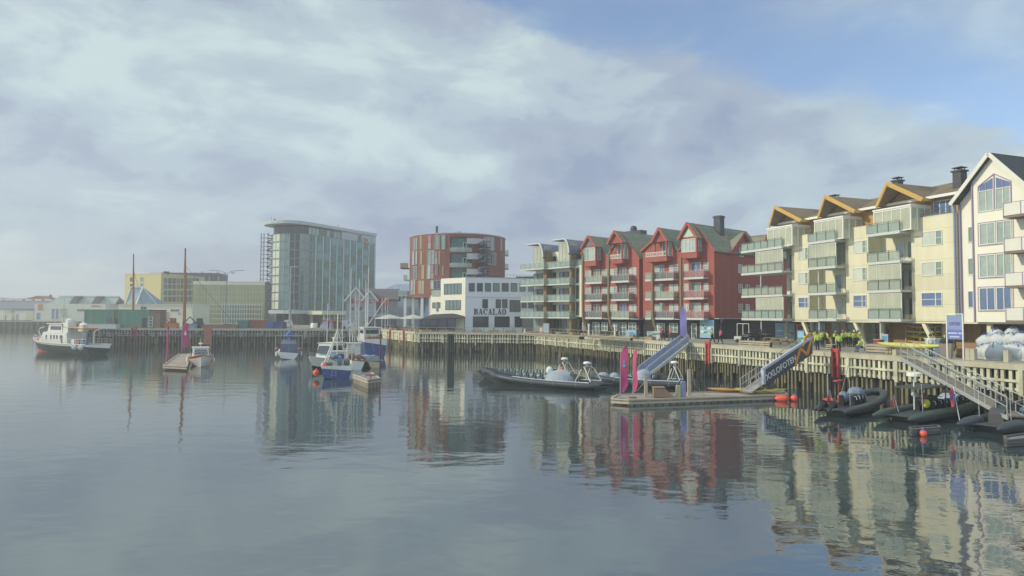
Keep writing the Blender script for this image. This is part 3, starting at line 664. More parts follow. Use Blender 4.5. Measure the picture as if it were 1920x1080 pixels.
# ground floor openings, white frames
for a, b, dr in ((1093, 1098, 0), (1112, 1123.5, 1), (1129, 1139, 0), (1150, 1157, 0), (1161.5, 1174, 1), (1179.5, 1192.5, 0), (1229, 1246, 0), (1256, 1270, 0), (1297.5, 1305.5, 1)):
    x0, x1 = RR.px(a, .08), RR.px(b, .08)
    o = win(RT, x0, x1, .05 if dr else .9, 2.1, .08, 2, 3 if dr else 2, WHITE, G_M, fw_=.08, name='door' if dr else 'window')
for a, b in ((1093, 1198), (1212, 1275), (1280, 1322)):
    m = MB(); m.box(RR.px(a, -1), RR.px(b, -1), -1.1, .06, 2.72, 2.8); m.build('canopy', SLAB, RT)
x0, x1 = RR.px(1313, 0), RR.px(1337.5, 0)
poster('poster', 'tall landscape poster on the black wall beside the white glazed door', x0, x1, .25, 2.65, .05, [SKYB, PGRN, PWHT, PSEA, PGRN, PWHT], 5, RR)
# side wing beyond the corner
SX = xB2+.031
def sk(px, py, x=SX):
    d = ray(px, py); o = RR.o+RR.ex*x; n_ = RR.ex; t = (o.x*n_.x+o.y*n_.y)/(d.x*n_.x+d.y*n_.y); q = Vector((d.x*t, d.y*t))-o; return q.dot(RR.ey), E+d.z*t-D
ya, zA = sk(1392, 436); yb1, zb1 = sk(1370, 465); yb2, _ = sk(1412, 455); yc, zC = sk(1434, 440); 
print('side', ya, zA, yb1, zb1, yc, zC)
m = MB(); yE = DEP+16
m.box(xB2-10, xB2+.0, DEP-.1, yE, 0, zRb-.3); m.build('wing_wall', REDS, RT)
m = MB(); m.box(xB2+.03, xB2+.06, .03, yE, 0, 2.95); m.build('wing_base', BLK, RT)
m = MB(); m.box(xB2+.0, xB2+.8, 0, 10, 2.86, 2.94); m.build('canopy', SLAB, RT)
for (yc_, zc_, hw) in ((ya, zA, ya-yb1+.6), (yc, zC, 2.2)):
    zz = zRb-.4
    m = MB(); m.prism([(yc_-hw, zz-1), (yc_+hw, zz-1), (yc_+hw, zz), (yc_, zc_-.15), (yc_-hw, zz)], xB2-5, xB2+.06, ax='x'); g0 = m.build('side_gable', REDS, RT)
    m = MB(); slopeslab(m, [(xB2+.4, yc_, zc_), (xB2+.4, yc_-hw-.2, zz-.1), (xB2-5, yc_-hw-.2, zz-.1), (xB2-5, yc_, zc_)], .16); slopeslab(m, [(xB2+.4, yc_, zc_), (xB2-5, yc_, zc_), (xB2-5, yc_+hw+.2, zz-.1), (xB2+.4, yc_+hw+.2, zz-.1)], .16); m.build('gable_roof', RGR, g0)
    m = MB(); m.bar((xB2+.45, yc_-hw-.2, zz-.15), (xB2+.45, yc_, zc_-.05), .3, .08, upv=(1, 0, 0)); m.bar((xB2+.45, yc_, zc_-.05), (xB2+.45, yc_+hw+.2, zz-.15), .3, .08, upv=(1, 0, 0)); m.build('bargeboard', REDT, g0)
    win(g0, yc_-.9, yc_+.1, zz-.2, zz+1.0, xB2+.07, 2, 2, WHITE, G_M, fw_=.06, side=1)
slr = MB(); slopeslab(slr, [(xB2+.3, DEP, zRb-.3), (xB2-5, DEP, gs[3][1]-.3), (xB2-5, yE, gs[3][1]-.3), (xB2+.3, yE, zRb-.3)], .2); slr.build('wing_roof', RGR, RT)
for z in LR:
    for px in (1385, 1398, 1418, 1432):
        y0 = sk(px, 550)[0]; win(RT, y0, y0+.9, z+.9, z+2.05, xB2+.032, 2, 3, WHITE, random.choice([G_M, G_L]), fw_=.06, side=1)
# chimneys / vents
for vx, vy0, vy1, f, y, w_, rnd_ in ((1905, -45, 120, rk, 5, 1.1, 0), (768, 95, 165, rk, 6.5, 1.15, 1)):
    x, z1 = f(vx, vy0, y); _, z0 = f(vx, vy1, y); m = MB()
    if rnd_: m.lathe([(w_*.5, z0-1.2-z0), (w_*.5, z1-z0-.5), (w_*.42, z1-z0-.15), (w_*.15, z1-z0)], 12, (x, y, z0)); m.box(x-1.6, x+2.2, y-.8, y+.8, z0-2, z0-.05)
    else: m.box(x-w_/2, x+w_/2, y-w_/2, y+w_/2, z0-1.5, z1-.1); m.box(x-w_/2-.1, x+w_/2+.1, y-w_/2-.1, y+w_/2+.1, z1-.4, z1-.2)
    m.build('chimney', BRK, RT)

# ------------------------------------------------------------------ glazed apartment block with curved roofs
xg0 = RR.px(980); GF = RR.sub(0); GT = frthing(GF.sub(xg0), 'apartment_building', 'cream and timber apartment block with curved metal roofs and long green glass balconies', 'apartment building')
GG = GF.sub(xg0)
def gk(vx, vy, y=0): return GG.pk(950+vx/4.154, 400+vy/4.154, y)
GW = -xg0
TBR = M('golden_brown_timber', (.23, .155, .06), .7, .15, 1, lines=('z', .18, .1, .25)); CRM = M('cream_wall', (.68, .68, .52), .7, .05)
ZINC = M('zinc_roof', (.16, .18, .24), .5, .1, 1, lines=('y', .5, .06, .3))
m = MB(); xl = gk(205, 500)[0]; zt = gk(350, 300)[1]
m.box(xl+.02, gk(500, 500)[0], .6, 12, 3.0, zt); m.build('wall', CRM, GT)
m = MB(); m.box(gk(490, 500)[0], GW-.05, .61, 11.9, 3.0, gk(540, 275)[1]); m.build('upper_wall', TBR, GT)
m = MB(); m.box(gk(507, 500)[0], GW-.12, .0, .6, 3.05, gk(540, 405)[1]); m.build('bay_wall', CRM, GT)
for p, q in ((430, 545), (562, 668), (688, 795)):
    a, z1 = gk(511, p); b, _ = gk(537, p); _, z0 = gk(511, q); win(GT, a, b, z0, z1, 0, 1, 1, CRM, G_D, fw_=.05); a, _ = gk(541, p); b, _ = gk(566, p); win(GT, a, b, z0, z1, 0, 1, 1, CRM, G_D, fw_=.05)
m = MB(); x0, x1 = gk(287, 500, -.9)[0], gk(309, 500, -.9)[0]; m.box(x0, x1, -.9, .6, 0, gk(300, 305)[1]); m.build('timber_fin', TBR, GT)
m = MB(); x0, x1 = gk(489, 500, -.9)[0], gk(504, 500, -.9)[0]; m.box(x0, x1, -.9, .6, 0, gk(500, 280)[1]); m.build('timber_fin', TBR, GT)
m = MB(); m.box(gk(120, 900, 1)[0], GW-.1, 1.0, 12, 0, 2.98); m.build('ground_floor_wall', M('dark_shopfront', (.04, .05, .055), .5, .2), GT)
for i in range(7):
    a = gk(210+i*52, 900, 1)[0]; b = gk(255+i*52, 900, 1)[0]; win(GT, a, b, .3, 2.6, 1.0, 2, 1, STEEL, random.choice([G_D, G_G]), fw_=.05, name='shop_window')
LG = (11.65, 8.75, 5.85, 2.95)
for z in LG:
    a, b = gk(108, 500, -2.2)[0], gk(289, 500, -2.2)[0]; balcony(GT, a, b, -2.2, .6, z, glass=BAL, th=.16, right=True, rail=STEEL)
    a, b = gk(311, 500, -1.5)[0], gk(489, 500, -1.5)[0]; balcony(GT, a, b, -1.5, .6, z, glass=BAL, th=.16, rail=STEEL)
    if z < 11:
        for (v0, v1, g_) in ((212, 240, G_M), (245, 282, G_D), (318, 332, G_D), (362, 385, G_D), (412, 440, G_B), (446, 484, G_D)):
            a, b = gk(v0, 500, .6)[0], gk(v1, 500, .6)[0]; win(GT, a, b, z+.1, z+2.2, .6, 1, 1, DARKM, g_, fw_=.05)
    else:
        a, b = gk(318, 500, .6)[0], gk(332, 500, .6)[0]; win(GT, a, b, z+.1, z+2.2, .6, 1, 1, DARKM, G_D, fw_=.05); a, b = gk(362, 500, .6)[0], gk(385, 500, .6)[0]; win(GT, a, b, z+.1, z+2.2, .6, 1, 1, DARKM, G_D, fw_=.05)
for (v0, v1, vt, vb, vr) in ((205, 288, 240, 395, 410), (400, 490, 205, 380, 600)):
    x0, z1 = gk(v0, vt, -1.4); x1, _ = gk(v1, vt, -1.4); z0 = LG[0]+.02; 
    g0 = glassbox(GT, x0+.1, x1-.15, -1.3, .6, z0, z1-.5, n=3, fm=STEEL, nside=2, t=.1, name='glazed_tower')
    m = MB(); m.box(x0+.3, x1-.3, .3, 8, z0, z1-.8); m.build('penthouse_wall', G_M, GT)
    rr_ = (x1-x0)*.45; prof = [(x0-1.2, z1-.15), (x0-1.2, z1), (x1-rr_, z1)]; zc_ = z1-2.6
    for i in range(1, 9):
        t = i/8*math.pi/2; prof.append((x1-rr_+(rr_+.1)*math.sin(t), z1-2.6*(1-math.cos(t))))
    prof2 = [(x-.12 if i > 2 else x, z-.15) for i, (x, z) in enumerate(prof)][2:]
    m = MB()
    full = prof[1:]; inner = [(x-.16, z-.16) for x, z in full]
    for i in range(len(full)-1):
        m.prism([inner[i], inner[i+1], full[i+1], full[i]], -1.7, 11)
    m.build('curved_roof', ZINC, GT)
    m = MB()
    for i in range(2, len(full)-1): m.bar((full[i][0]+.03, -1.74, full[i][1]), (full[i+1][0]+.03, -1.74, full[i+1][1]), .08, .3)
    m.bar((full[0][0], -1.74, full[0][1]-.03), (full[2][0], -1.74, full[1][1]-.03), .08, .22); m.build('roof_edge', SLAB, GT)
m = MB(); z = LG[0]; a, b = gk(506, 500, .2)[0], GW-.2; m.box(a, b, -.02, .02, gk(540, 405)[1]+.05, gk(540, 405)[1]+1.0); m.build('glass_balustrade', BAL, GT); win(GT, a+.8, b-.8, gk(540, 400)[1]+.1, gk(540, 320)[1], .61, 2, 1, DARKM, G_D)
# ------------------------------------------------------------------ white building with the BACALAO lettering
WBL = M('white_wall_shade_tint', (.66, .69, .74), .75, .05, .5); WBL2 = M('white_wall_sun_tint', (.70, .69, .58), .75, .05, .5)  # one white wall: cool shade and warm sunlight put into its two colours
cA = Vector((-9.4, 138.)); cB = Vector((8.2, 143.6)); cC = Vector((-14.9, 143.))
BF = Fr(cA, cB-cA); BT = frthing(BF, 'white_building', 'white flat roofed building with large black BACALAO lettering', 'building')
def bk(vx, vy, y=0): return BF.pk(730+vx/4.321, 400+vy/4.321, y)
BL = Fr(cC, cA-cC)
def lk_(vx, vy, y=0): return BL.pk(730+vx/4.321, 400+vy/4.321, y)
LW = (cA-cC).length; RW = (cB-cA).length
ztop = bk(640, 520)[1]
def l2b(p):     # world xy to BF local
    q = Vector((p.x, p.y))-BF.o; return (q.dot(BF.ex), q.dot(BF.ey))
c_ = l2b(cC); cE = l2b(BL.w(-4.5, 3.2)); 
m = MB(); m.prism([(0, 0), (RW, 0), (RW, 14), (c_[0]+4, 16), c_], 0, ztop, ax='z'); wl = m.build('wall', WBL, BT)
m = MB(); m.prism([(0, -.05), (RW+.05, -.05), (RW+.05, .3), (.2, .3)], ztop, ztop+.18, ax='z'); m.build('parapet_cap', M('grey_cap', (.35, .36, .36), .6, .1), BT)
# lower wing to the left
wz = lk_(380, 665, 1.0)[1]
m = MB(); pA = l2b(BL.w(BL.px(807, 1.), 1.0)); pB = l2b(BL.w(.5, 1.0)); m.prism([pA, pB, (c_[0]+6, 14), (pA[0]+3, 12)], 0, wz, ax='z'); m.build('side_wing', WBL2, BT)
def bwin(vx0, vx1, vy0, vy1, nx=1, nz=1, gm=None, f=bk, fr=BF, T=None, fm=DARKM, y=0.0, name='window'):
    a, z1 = f(vx0, vy0, y); b, _ = f(vx1, vy0, y); _, z0 = f(vx0, vy1, y); return win(T or BT, a, b, max(z0, .1), z1, y, nx, nz, fm, gm or G_D, fw_=.08, name=name)
for a, b in ((647, 688), (713, 754), (778, 820), (843, 890), (914, 963), (986, 1033), (1058, 1100), (1128, 1168)): bwin(a, b, 568, 630, 1, 1, random.choice([G_D, G_M]))
for a, b in ((757, 795), (865, 901), (917, 954)): bwin(a, b, 699, 765)
bwin(977, 1060, 705, 795, 2, 1); bwin(1075, 1110, 725, 765); bwin(1128, 1165, 725, 765)
for a, b in ((680, 801), (855, 971), (1019, 1133)): bwin(a, b, 838, 920, 4, 1, G_D, name='shop_window')
m = MB(); z_ = bk(700, 678)[1]; m.box(0, RW, -.04, 0, z_-.06, z_+.02); m.build('wall_joint', M('grey_cap', (.35, .36, .36)), BT)
# slab-serif capitals cut from boxes and arcs
def capital(ch, w_, h, st):
    m = MB(); t = st; s_ = st*.42; d_ = .05
    def b(x0, x1, z0, z1): m.box(x0, x1, -d_, -.004, z0, z1)
    def arc(cx, cz, rx, rz, a0, a1, tk, n=9):
        for i in range(n):
            u, v = R(a0+(a1-a0)*i/n), R(a0+(a1-a0)*(i+1)/n); f = lambda q, k, kk: (cx+(rx-k)*math.cos(q), cz+(rz-kk)*math.sin(q))
            m.prism([f(u, 0, 0), f(v, 0, 0), f(v, tk, tk*.5), f(u, tk, tk*.5)], -d_, -.004)
    if ch in 'BL': b(.12*w_, .12*w_+t, 0, h); b(0, .12*w_+t*1.3, 0, s_); b(0, .12*w_+t*1.3, h-s_, h)
    if ch == 'B':
        arc(w_*.52, h*.75, w_*.40, h*.25, -90, 90, t*.95); arc(w_*.52, h*.26, w_*.46, h*.26, -90, 90, t); b(w_*.3, w_*.55, h-s_, h); b(w_*.3, w_*.55, 0, s_); b(w_*.3, w_*.55, h*.5-s_*.4, h*.5+s_*.5)
    if ch == 'L': b(w_*.1, w_, 0, s_); m.prism([(w_-s_*.8, 0), (w_, 0), (w_, h*.36), (w_-s_*.7, h*.2)], -d_, -.004)
    if ch == 'A':
        m.prism([(w_*.10, 0), (w_*.10+s_, 0), (w_*.55, h), (w_*.42, h)], -d_, -.004); m.prism([(w_*.42, h), (w_*.62, h), (w_*.94, 0), (w_*.94-t*1.15, 0)], -d_-.002, -.004)
        b(-.02*w_, w_*.3, 0, s_*.9); b(w_*.6, w_*1.02, 0, s_*.9); b(w_*.25, w_*.66, h*.28, h*.28+s_*.8)
    if ch in 'CO':
        arc(w_*.5, h*.5, w_*.5, h*.52, 90, 270, t*1.05, 12)
        if ch == 'O': arc(w_*.5, h*.5, w_*.5, h*.52, -90, 90, t*1.05, 12)
        else: arc(w_*.5, h*.5, w_*.46, h*.52, 15, 90, s_*1.5, 5); arc(w_*.5, h*.5, w_*.46, h*.52, 270, 335, s_*1.3, 5); b(w_*.86, w_*.96, h*.6, h*.98)
    return m
x0, z1 = bk(684, 772); x1, z0 = bk(950, 822)
INK = M('black_letter_paint', (.025, .025, .03), .7, .1)
adv = (x1-x0)/7.0; h = z1-z0
for i, ch in enumerate('BACALAO'):
    m = capital(ch, adv*.90, h, adv*.27); m.xf(Matrix.Translation((x0+i*adv, 0, z0))); m.build('letter', INK, BT)
# left sunlit face, in its own local frame but child of the building
LT = MB()
def lwin(vx0, vx1, vy0, vy1, nx, nz=1, gm=G_M, y=0.0):
    a, z1 = lk_(vx0, vy0, y); b, _ = lk_(vx1, vy0, y); _, z0 = lk_(vx0, vy1, y)
    o = win(None, a, b, z0, z1, y, nx, nz, DARKM, gm, fw_=.08); o.parent = BT
    rel = BT_inv @ Matrix.LocRotScale(BL.w(0, 0, 0), Matrix.Rotation(BL.ang, 3, 'Z').to_quaternion(), None); o.matrix_local = rel; return o
BT_inv = Matrix.LocRotScale(BT.location, Matrix.Rotation(BF.ang, 3, 'Z').to_quaternion(), None).inverted()
m = MB(); m.box(0, LW-.03, -.03, .0, 0, ztop-.01); o = m.build('sun_tinted_wall', WBL2, BT); o.matrix_local = BT_inv @ Matrix.LocRotScale(BL.w(0, 0, 0), Matrix.Rotation(BL.ang, 3, 'Z').to_quaternion(), None)
lwin(446, 583, 575, 655, 5, y=-.03); lwin(458, 578, 708, 780, 4, y=-.03)
lwin(352, 372, 725, 765, 1, y=.98); lwin(385, 398, 722, 792, 1, y=.98); lwin(407, 424, 725, 765, 1, y=.98)
m = MB(); a, z_ = lk_(342, 620, .9); b, _ = lk_(418, 620, .9); m.box(a, b, .85, .9, z_-1.4, z_-.1); o = m.build('glass_balustrade', BAL, BT); o.matrix_local = BT_inv @ Matrix.LocRotScale(BL.w(0, 0, 0), Matrix.Rotation(BL.ang, 3, 'Z').to_quaternion(), None)
m = MB()       # roof gear
for x, y, w_ in ((7, 5, 1.2), (15.2, 6, 2.2), (16.8, 5, 2.0)): m.box(x-w_, x+w_, y-.6, y+.6, ztop, ztop+.7); m.box(x-w_*1.15, x+w_*1.15, y-.7, y+.7, ztop+.7, ztop+.8)
for i in range(14): m.bar((8+i*.7, 2, ztop), (8+i*.7, 2, ztop+.9), .04)
m.bar((8, 2, ztop+.9), (17, 2, ztop+.9), .05); m.build('roof_vent', DARKM, BT)
# dark terrace canopy on posts left of it
cf = Fr(P(786, 600, 137.5).xy, cA-Vector((P(786, 600, 137.5).x, 137.5)))
ct = frthing(cf, 'terrace_canopy', 'black sloping terrace canopy on thin posts in front of the white building', 'canopy')
def ck(vx, vy, y=0): return cf.pk(700+vx/9, 580+vy/9, y)
xe_ = (cA-cf.o).length
m = MB(); zA_ = ck(740, 165)[1]; zB_ = ck(1510, 75)[1]
m.add([(0, -1.8, zA_-.1), (xe_, -.8, zB_-.7), (xe_-1, 2.5, zB_+.15), (2.5, 3.2, zA_+1.0), (0, -1.8, zA_-.25), (xe_, -.8, zB_-.85), (xe_-1, 2.5, zB_), (2.5, 3.2, zA_+.85)], [(0, 1, 2, 3), (4, 7, 6, 5), (0, 4, 5, 1), (1, 5, 6, 2), (2, 6, 7, 3), (3, 7, 4, 0)])
m.build('canopy_cloth', M('dark_canvas', (.045, .045, .05), .8, .15), ct)
for i in range(6): m = MB(); x = i*xe_/5*.98; m.box(x, x+.12, -1.2, -1.08, 0, zA_-.1+(zB_-.6-zA_)*i/5); m.build('post', DARKM, ct)
m = MB()
for i in range(12):
    x = .4+i*xe_/12.5; m.box(x, x+.06, 1.9, 1.96, 0, 2.6)
m.box(0, xe_, 1.9, 1.93, 0, 2.5); m.build('glass_wall', G_D, ct)
# white parasol sail canopy left
pc = P(753, 605, 141); T = thing('parasol', 'wide white terrace parasol left of the black canopy', 'parasol', (pc.x, pc.y, D))
for s_ in (-1, 1):
    m = MB(); m.lathe([(3.1, 2.45), (3.0, 2.6), (.1, 3.35), (.02, 3.4)], 8, (s_*2.4, 0, 0)); m.build('canopy', M('dull_parasol_cloth', (.45, .46, .40), .8, .08), T)
    m = MB(); m.tube([(s_*2.4, 0, 0), (s_*2.4, 0, 3.4)], .06, 6); m.build('pole', WHITE, T)

# ------------------------------------------------------------------ rust red oval tower
oc = P(858, 500, 163); OT = thing('oval_tower', 'rust red oval apartment tower with strips of coloured windows and a spiral stair', 'building', (oc.x, oc.y, D))
RA, RB_ = 11.35, 11.8
RUST = M('rust_red_panels', (.20, .072, .05), .75, .10, .5, lines=('z', 3.4, .015, .4))
def ok(px, py, k=1.0):      # pixel -> angle on the oval and height
    d = ray(px, py); a_, b_ = RA*k, RB_*k; ox, oy = -oc.x, -oc.y
    A = (d.x/a_)**2+(d.y/b_)**2; B = 2*(ox*d.x/a_**2+oy*d.y/b_**2); C = (ox/a_)**2+(oy/b_)**2-1
    q = B*B-4*A*C
    if q < 0: t = -B/(2*A)
    else: t = (-B-math.sqrt(q))/(2*A)
    X, Y = ox+d.x*t, oy+d.y*t; return math.atan2(Y/b_, X/a_), E+d.z*t-D
def shell(mb, t0, t1, z0, z1, k0, k1, n=None, mi=None):
    if t1 < t0: t0, t1 = t1, t0
    n = n or max(1, int((t1-t0)/.12)); secs = []
    for i in range(n+1):
        t = t0+(t1-t0)*i/n; c, s = math.cos(t), math.sin(t)
        secs.append([(RA*k1*c, RB_*k1*s, z0), (RA*k1*c, RB_*k1*s, z1), (RA*k0*c, RB_*k0*s, z1), (RA*k0*c, RB_*k0*s, z0)])
    mb.loft(secs, closed=True, mi=mi)
def vy2(v): return 400+v/4.321
def vx2(v): return 730+v/4.321
ozt = ok(855, 437)[1]; ozb = ok(800, 555)[1]
la0 = ok(vx2(490), 480)[0]; la1 = ok(vx2(668), 480)[0]
l_top = ok(vx2(560), vy2(190))[1]
m = MB(); shell(m, la1, la0+2*math.pi, ozb, ozt, .55, 1.0, 60); shell(m, la0, la1, ozb, l_top-11.5, .55, 1.0); shell(m, la0, la1, l_top, ozt, .55, 1.0)
m.build('wall', RUST, OT)
m = MB(); shell(m, 0, 2*math.pi, ozt-.1, ozt+.12, .0, 1.01, 60); m.build('roof', M('grey_cap', (.35, .36, .36)), OT)
m = MB(); shell(m, la0, la1, ozb, l_top, .80, .86); m.build('loggia_wall', M('loggia_green_glass', (.12, .24, .20), .1, .3), OT)
PNK = M('pink_panel', (.32, .19, .22), .4, .06); YLP = M('yellow_panel', (.30, .26, .15), .4, .06)
for zz in (l_top-3.45, l_top-6.9, l_top-10.35):
    m = MB(); shell(m, la0, la1, zz-.15, zz+.12, .82, 1.02); s_ = m.build('loggia_slab', RUST, OT); m = MB(); shell(m, la0, la1, zz+.12, zz+1.1, 1.0, 1.006); m.build('glass_balustrade', BAL, s_)
    a0, a1 = ok(vx2(600), 500)[0], ok(vx2(636), 500)[0]; m = MB(); shell(m, a0, a1, zz+.15, zz+2.5, .86, .87); d_ = m.build('loggia_door', WHITE, OT); m = MB(); shell(m, a0+.02, a1-.02, zz+.3, zz+2.3, .87, .875); m.build('pane', G_D, d_)
DIMP = M('dim_panel', (.30, .29, .26), .4, .06)
tw = [(195, 228, 205, 295, G_G), (251, 264, 182, 290, YLP), (315, 338, 180, 232, PNK), (315, 338, 236, 288, DIMP), (371, 451, 178, 290, G_G), (790, 846, 192, 295, G_G), (765, 786, 190, 240, PNK), (899, 914, 200, 300, PNK),
      (188, 226, 310, 415, G_L), (253, 267, 305, 415, YLP), (312, 364, 303, 412, G_G), (369, 389, 305, 360, PNK), (369, 389, 362, 412, DIMP), (399, 411, 305, 412, YLP), (800, 862, 318, 412, G_M),
      (262, 285, 420, 532, YLP), (308, 334, 420, 530, G_L), (339, 358, 420, 480, PNK), (339, 358, 484, 530, DIMP), (378, 389, 420, 500, G_M), (429, 439, 425, 505, YLP), (192, 226, 435, 540, G_M),
      (178, 210, 545, 655, G_L), (238, 262, 545, 652, YLP), (264, 282, 545, 652, DIMP), (336, 360, 545, 612, G_L), (362, 414, 545, 612, G_D)]
for a, b, p, q, g_ in tw:
    t0, z1 = ok(vx2(a), vy2(p)); t1, _ = ok(vx2(b), vy2(p)); _, z0 = ok(vx2(a), vy2(q)); e = .006
    if g_ in (PNK, YLP, DIMP): m = MB(); shell(m, t0, t1, z0, z1, .99, 1.006); m.build('facade_panel', g_, OT)
    else:
        m = MB(); shell(m, t0-e, t0, z0-.08, z1+.08, .99, 1.012); shell(m, t1, t1+e, z0-.08, z1+.08, .99, 1.012); shell(m, t0, t1, z0-.08, z0, .99, 1.012); shell(m, t0, t1, z1, z1+.08, .99, 1.012)
        if abs(t1-t0) > .12: shell(m, (t0+t1)/2-e*.6, (t0+t1)/2+e*.6, z0, z1, .99, 1.01)
        f = m.build('window', M('grey_cap', (.35, .36, .36)), OT); m = MB(); shell(m, t0, t1, z0, z1, .99, 1.004); m.build('pane', g_, f)
# spiral escape stair at the front
ta, zs1 = ok(vx2(745), vy2(250)); sx, sy = RA*1.11*math.cos(ta), RB_*1.11*math.sin(ta); z0s = ok(vx2(745), vy2(515))[1]-1
m = MB(); m.tube([(sx, sy, z0s), (sx, sy, zs1+.8)], .18, 8); n_ = 90
for i in range(n_):
    t = i*.42; z = z0s+(zs1-z0s)*i/n_; m.bar((sx, sy, z), (sx+1.35*math.cos(t), sy+1.35*math.sin(t), z), .5, .07)
pts = [(sx+1.4*math.cos(i*.21), sy+1.4*math.sin(i*.21), z0s+.55+(zs1-z0s)*i/n_/2) for i in range(2*n_)]
st = m.build('spiral_stair', M('dark_stair_steel', (.07, .065, .09), .5, .2), OT); m = MB(); m.tube(pts, .22, 4); m.build('stair_railing', M('dark_stair_mesh', (.10, .09, .12), .6, .3, alpha=.6), st)
for zz in (zs1, zs1-3.4, zs1-6.8): m = MB(); t0 = ok(vx2(620), 500)[0]; t1 = ok(vx2(760), 500)[0]; shell(m, t0, t1, zz-.15, zz+.05, 1.0, 1.1); shell(m, t0, t1, zz+.05, zz+1.1, 1.09, 1.1); m.build('landing', STEEL, OT)
def sidebal(px0, px1, py0, py1, Y, mt):
    a = P(px0, py1, Y); b = P(px1, py0, Y); m = MB(); x0, x1 = a.x-oc.x, b.x-oc.x; y = Y-oc.y; m.box(x0, x1, y-1.2, y+1.4, a.z-D, a.z-D+.2); o = m.build('balcony', RUST if mt else SLAB, OT)
    m = MB(); m.box(x0, x1, y-1.25, y-1.2, a.z-D+.2, a.z-D+1.3); m.box(min(x0, x1), min(x0, x1)+.05, y-1.2, y+1.4, a.z-D+.2, a.z-D+1.3); m.build('glass_balustrade', mt or BAL, o)
sidebal(vx2(95), vx2(185), 0, vy2(450), 161, YLP); sidebal(vx2(123), vx2(180), 0, vy2(546), 161, None); sidebal(vx2(80), vx2(180), 0, vy2(672), 157, None)
sidebal(vx2(935), vx2(978), 0, vy2(345), 165, None); sidebal(vx2(935), vx2(978), 0, vy2(455), 165, None)
# base on white columns
m = MB(); shell(m, 0, 2*math.pi, 0, ozb-.3, .0, .82, 40); m.build('base_glass', G_B, OT)
m = MB(); shell(m, 0, 2*math.pi, ozb-.35, ozb, .0, 1.03, 60); m.build('underside', M('dark_soffit', (.18, .10, .08), .7, .1), OT)
for v in (128, 190, 262, 330):
    t, _ = ok(vx2(v), 590, .99) if v > 150 else (math.pi*1.0+.1, 0)
    x, y = RA*.98*math.cos(t), RB_*.98*math.sin(t)
    if v == 128: x, y = P(vx2(128), 590, 157).x-oc.x, 157-oc.y
    m = MB(); m.box(x-.3, x+.3, y-.3, y+.3, 0, ozb-.36); m.build('column', WHITE, OT)
x, y = P(819, 437, 160).x-oc.x, -3; zc_ = P(819, 424, 160).z-D; m = MB(); m.tube([(x, y, ozt), (x, y, zc_)], .28, 8); m.build('flue_pipe', DARKM, OT)
x = P(858, 430, 160).x-oc.x; m = MB(); m.tube([(x, y, ozt), (x, y, ozt+.8)], .1, 6); m.add([(x-1.8, y, ozt+.8), (x, y-1, ozt+1.0), (x+2, y, ozt+.9), (x, y+1, ozt+1.3), (x, y, ozt+1.6)], [(0, 1, 4), (1, 2, 4), (2, 3, 4), (3, 0, 4), (0, 3, 2, 1)]); m.build('roof_antenna', STEEL, OT)

# ------------------------------------------------------------------ grey gabled house and the roof behind it
ho = P(650, 600, 176).xy; he = P(768, 600, 166).xy
HF = Fr(ho, Vector((1, .12))); HT = frthing(HF, 'gabled_house', 'grey boarded quayside house with two front gables and red window frames', 'house')
GRYW = M('grey_boarded_wall', (.33, .37, .40), .8, .08, .6, lines=('z', .3, .08, .2)); GRF = M('grey_slate_roof', (.13, .12, .13), .85, .12, .8, lines=('z', .4, .08, .2))
def hk(vx, vy, y=0): return HF.pk(460+vx/4.153, 390+vy/4.153, y)
def hgable(v0, va, v1, ve, vz, y, dep, redw):
    a, ze_ = hk(v0, ve, y); b, _ = hk(v1, ve, y); c, zp = hk(va, vz, y); c = (a+b)/2
    m = MB(); m.prism([(a, 0), (b, 0), (b, ze_), (c, zp-.1), (a, ze_)], y, y+dep); w_ = m.build('wall', GRYW, HT)
    m = MB(); slopeslab(m, [(c, y-.4, zp+.1), (a-.5, y-.4, ze_-.3), (a-.5, y+dep, ze_-.3), (c, y+dep, zp+.1)], .2); slopeslab(m, [(c, y-.4, zp+.1), (c, y+dep, zp+.1), (b+.5, y+dep, ze_-.3), (b+.5, y-.4, ze_-.3)], .2); rf = m.build('roof', GRF, HT)
    m = MB(); m.bar((a-.5, y-.45, ze_-.35), (c, y-.45, zp), .08, .4); m.bar((c, y-.45, zp), (b+.5, y-.45, ze_-.35), .08, .4); m.build('bargeboard', WHITE, rf)
    return a, b
hgable(788, 885, 935, 715, 620, .0, 16, 1); hgable(918, 960, 1020, 715, 645, -.8, 12, 1)
m = MB(); a, z_ = hk(900, 705, 2); b, _ = hk(1180, 705, 2); _, zr_ = hk(1100, 628, 6)
m.box(a, b, 2.2, 10, 0, z_); m.build('wall', GRYW, HT)
m = MB(); slopeslab(m, [(a, 1.6, z_-.2), (b+.5, 1.6, z_-.2), (b+.5, 7, zr_), (a, 7, zr_)], .2); slopeslab(m, [(a, 7.001, zr_), (b+.5, 7.001, zr_), (b+.5, 12, z_-.2), (a, 12, z_-.2)], .2); m.build('roof', GRF, HT)
RWF = M('red_window_frame', (.5, .07, .06), .6, .1)
for v0, v1, p, q, y in ((826, 846, 708, 742, 0), (860, 880, 705, 740, 0), (962, 984, 708, 745, -.8), (830, 845, 775, 795, 0), (890, 905, 770, 795, 0)):
    a, z1 = hk(v0, p, y); b, _ = hk(v1, p, y); _, z0 = hk(v0, q, y); win(HT, a, b, z0, z1, y, 2, 2, RWF if v0 < 900 else WHITE, G_D)
for v0, v1 in ((1030, 1050), (1060, 1085), (1095, 1120)):
    a, z1 = hk(v0, 735, 2.2); b, _ = hk(v1, 735, 2.2); win(HT, a, b, z1-2, z1, 2.2, 2, 1, WHITE, G_D)
